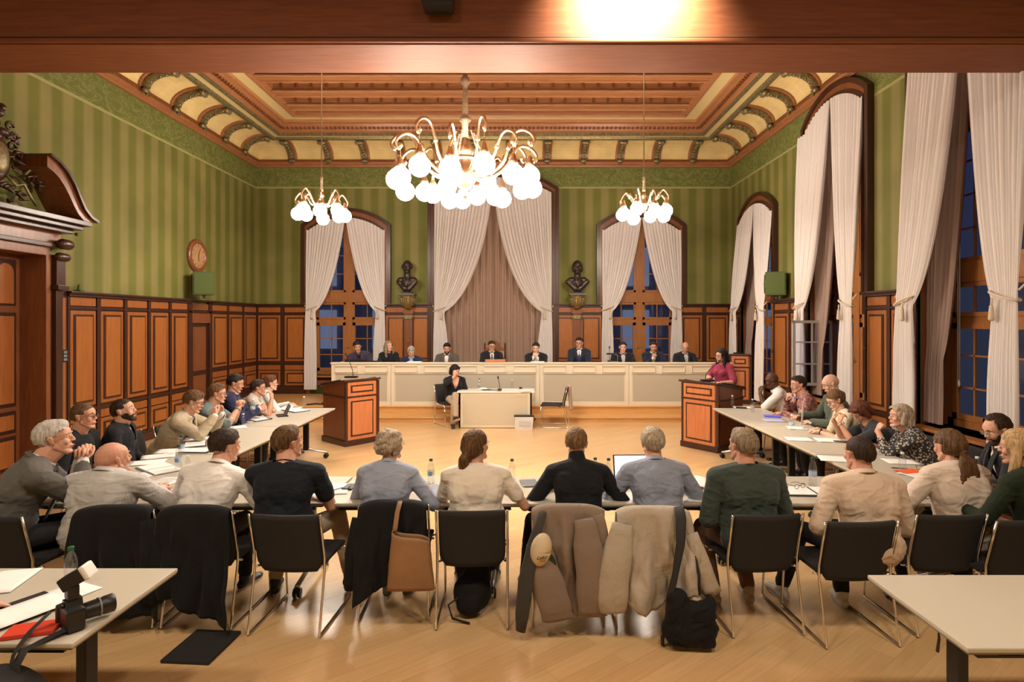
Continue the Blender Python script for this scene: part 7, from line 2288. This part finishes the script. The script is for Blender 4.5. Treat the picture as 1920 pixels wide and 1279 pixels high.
# white bag against the clerk table
t = thing('messenger_bag', 'white grey messenger bag leaning on the clerk table', 'bag', ((982-978)*11.33/F, 11.30, 0), 0)
BAGW = mat('white_tarpaulin', (0.62, 0.60, 0.58), 0.5)
mb = MB(); mb.prism([(-0.17, 0), (0.17, 0), (0.19, 0.25), (-0.18, 0.27)], -0.05, 0.06, 'y'); mb.build('bag_body', BAGW, t)
mb = MB(); mb.box(-0.19, 0.20, -0.055, 0.065, 0.245, 0.275, ch=0.01); mb.tube([(0.19, 0, 0.24), (0.23, 0.0, 0.20), (0.20, 0, 0.16)], 0.014, 6); mb.build('black_trim', M_BLACK, t)
mb = MB(); mb.box(-0.09, 0.14, -0.058, -0.050, 0.07, 0.17, ch=0.003); mb.build('front_pocket', mat('grey_tarp', (0.50, 0.50, 0.52), 0.5), t)
# cable on the platform beside the left lectern
mb = MB(); mb.tube([(-4.65, 12.46, 0.31), (-4.5, 12.6, 0.315), (-4.3, 12.5, 0.31), (-4.2, 12.62, 0.31), (-4.4, 12.7, 0.315)], 0.02, 6); tag(mb.build('cable', M_BLACK), 'black cable on the platform left of the bench', 'cable')

# ------------------------------------------------------------------ on the walls
t = thing('wall_clock', 'round wooden wall clock high on the left wall', 'clock'); t.matrix_world = ML(11.84) @ Matrix.Translation((0, 0, 3.46))
mb = MB(); mb.lathe([(0.34, 0.0), (0.345, 0.02), (0.33, 0.05), (0.29, 0.07), (0.255, 0.06), (0.25, 0.045), (0.0, 0.044)], 36, ax='y', cap=False)
mb.build('case', W_MID, t)
mb = MB(); mb.lathe([(0.0, 0.0455), (0.25, 0.0455)], 36, ax='y', cap=False); mb.build('dial', mat('aged_dial', (0.42, 0.24, 0.11), 0.5, var=0.15, vscale=6), t)
mb = MB()
for k in range(12):
    a = 2*PI*k/12; mb.M = Matrix.Rotation(a, 4, 'Y'); mb.box(-0.006, 0.006, -0.050, -0.046, 0.19, 0.23)
mb.build('hour_marks', W_DARK, t)
for a, l_ in ((R(25), 0.16), (R(175), 0.11)):
    mb = MB(); mb.M = Matrix.Rotation(a, 4, 'Y'); mb.box(-0.005, 0.005, -0.054, -0.050, -0.03, l_); mb.build('clock_hand', M_BLACK, t)
def wspeaker(label, loc, rz):
    t = thing('wall_speaker', label, 'speaker', loc, rz, 'green painted loudspeakers')
    mb = MB(); mb.prism([(-0.19, -0.16), (0.19, -0.16), (0.13, 0.14), (-0.13, 0.14)], 0.0, 0.46, 'z'); mb.build('cabinet', M_GREENP, t)
    mb = MB(); mb.box(-0.17, 0.17, -0.172, -0.16, 0.02, 0.44, ch=0.004); mb.build('grille', mat('green_speaker_cloth', (0.085, 0.12, 0.032), 0.8, bump=0.5, bscale=200), t)
    mb = MB(); mb.tube([(-0.21, 0, 0.42), (-0.22, 0.0, 0.23), (-0.21, 0, 0.04)], 0.012, 6); mb.tube([(-0.21, 0, 0.23), (-0.15, 0.14, 0.23), (0, 0.25, 0.23)], 0.014, 6); mb.box(-0.03, 0.03, -0.03, 0.03, -0.07, 0.0); mb.build('bracket', M_GREENP, t)
    return t
wspeaker('green loudspeaker on the panelling of the left wall below the clock', (XL+0.32, 11.55, 2.64), R(28))
wspeaker('green loudspeaker on the panelling of the right wall', (XR-0.20, 11.45, 2.63), R(-28))
mb = MB(); mb.caps((0, 0, 0), (0, 0, 0.07), 0.028, 0.022, 10); mb.box(-0.05, 0.05, -0.04, 0.04, -0.02, 0.0); o = mb.build('lamp_socket', M_GREENP); o.location = (XL+0.07, 8.62, DADO+0.02); tag(o, 'small green fitting on the panelling ledge beside the portal', 'fitting')
def bust(x, label, hair_, broad):
    t = thing('bust', label, 'bust', (x, YB-0.26, 2.86), 0, 'bronze busts on gilded consoles')
    mb = MB(); k = 1.45
    Mx = Matrix.Translation((0, 0, 0.60)) @ Matrix.Rotation(PI, 4, 'Z') @ Matrix.Scale(k, 4)
    mb.M = Mx; head_prims(mb)
    if hair_: mb.ball((0, -0.02, 0.03), (0.085, 0.10, 0.085), 14); mb.ball((0, 0.05, -0.09), (0.04, 0.03, 0.045), 12); [mb.ball((q*0.07, 0, -0.03), (0.025, 0.05, 0.06), 10) for q in (-1, 1)]
    else: [mb.ball((q*0.078, -0.01, 0.01), (0.022, 0.04, 0.035), 10) for q in (-1, 1)]
    mb.M = Matrix.Identity(4)
    mb.caps((0, 0, 0.36), (0, 0.0, 0.54), 0.085, 0.08); mb.caps((-0.17, 0.01, 0.27), (0.17, 0.01, 0.27), 0.085, 0.085)
    mb.caps((-0.21*broad, 0.0, 0.24), (-0.05, -0.03, 0.06), 0.06, 0.07); mb.caps((0.21*broad, 0.0, 0.24), (0.05, -0.03, 0.06), 0.06, 0.07); mb.ball((0, -0.03, 0.20), (0.15, 0.10, 0.14), 16)
    mb.caps((-0.06, -0.10, 0.36), (0.0, -0.14, 0.12), 0.015, 0.014, 8); mb.caps((0.06, -0.10, 0.36), (0.0, -0.14, 0.12), 0.015, 0.014, 8)
    co, po = remesh(mb, 0.011, 1); sh_ = Shell(); sh_.add(co, po); sh_.build('figure', [M_BRONZE], t)
    mb = MB(); mb.lathe([(0.10, -0.035), (0.095, -0.02), (0.06, 0.0), (0.055, 0.05), (0.075, 0.08)], 20); mb.box(-0.14, 0.14, -0.12, 0.12, -0.06, -0.03, ch=0.006); mb.build('socle', M_BLACK, t)
    c = thing('wall_console', 'gilded console under the '+('bearded' if hair_ else 'bald')+' bust on the back wall', 'console', (x, YB, 0), 0, 'gilded consoles')
    mb = MB(); mb.box(-0.20, 0.20, -0.42, 0.0, 2.765, 2.80, ch=0.008); mb.build('shelf', mat('dark_marble', (0.14, 0.14, 0.13), 0.4), c)
    mb = MB()
    for k2 in range(9): mb.ball((-0.16+0.04*k2, -0.36, 2.745), 0.020, 8)
    mb.lathe([(0.02, 2.42), (0.07, 2.44), (0.13, 2.52), (0.165, 2.64), (0.155, 2.70), (0.18, 2.73), (0.18, 2.765)], 20, c=(0, -0.18, 0))
    mb.build('carved_bowl', mat('dull_gold', (0.42, 0.27, 0.09), 0.4, metal=0.6, bump=0.5, bscale=25), c)
    for k2 in range(7):
        a = PI+PI*(k2+0.5)/7; mb = MB(); mb.caps((0.14*math.cos(a), -0.18+0.14*math.sin(a), 2.52), (0.175*math.cos(a), -0.18+0.175*math.sin(a), 2.68), 0.018, 0.026, 8); mb.build('leaf', M_GILT, c)
    pl = MB(); pl.box(-0.10, 0.10, -0.11, -0.02, PLAT+0.16, 2.30, ch=0.006); pl.box(-0.13, 0.13, -0.13, -0.02, 2.30, 2.42, ch=0.01)
    pl.build('pilaster', W_MID, c)
    pl = MB(); pl.box(-0.13, 0.13, -0.14, -0.10, 2.17, 2.26, ch=0.01)
    for q in (-1, 1): pl.caps((q*0.11, -0.14, 2.22), (q*0.11, -0.10, 2.22), 0.035, 0.035, 10)
    pl.ball((0, -0.12, 1.62), (0.025, 0.02, 0.035), 10)
    pl.build('gilt_capital', M_GILT, c)
bust(-2.83, 'bronze bust of a bald man left of the middle curtains', False, 1.0)
bust(1.38, 'bronze bust of a bearded man right of the middle curtains', True, 1.15)

# sheet held up by the man in the grey green sweater
p = atY(1505, 772, 7.35)
mb = MB(); mb.grid(lambda u, v: ((u-0.5)*0.21, 0.01*math.sin(u*3), (v-0.5)*0.30), 6, 6); o = mb.build('paper', M_PAPER); solid(o, 0.0012)
o.location = (p.x, p.y, 0.92); o.rotation_euler = (R(4), 0, R(58)); tag(o, 'white sheet held upright between the flowered shirt and the tall bald man', 'paper')
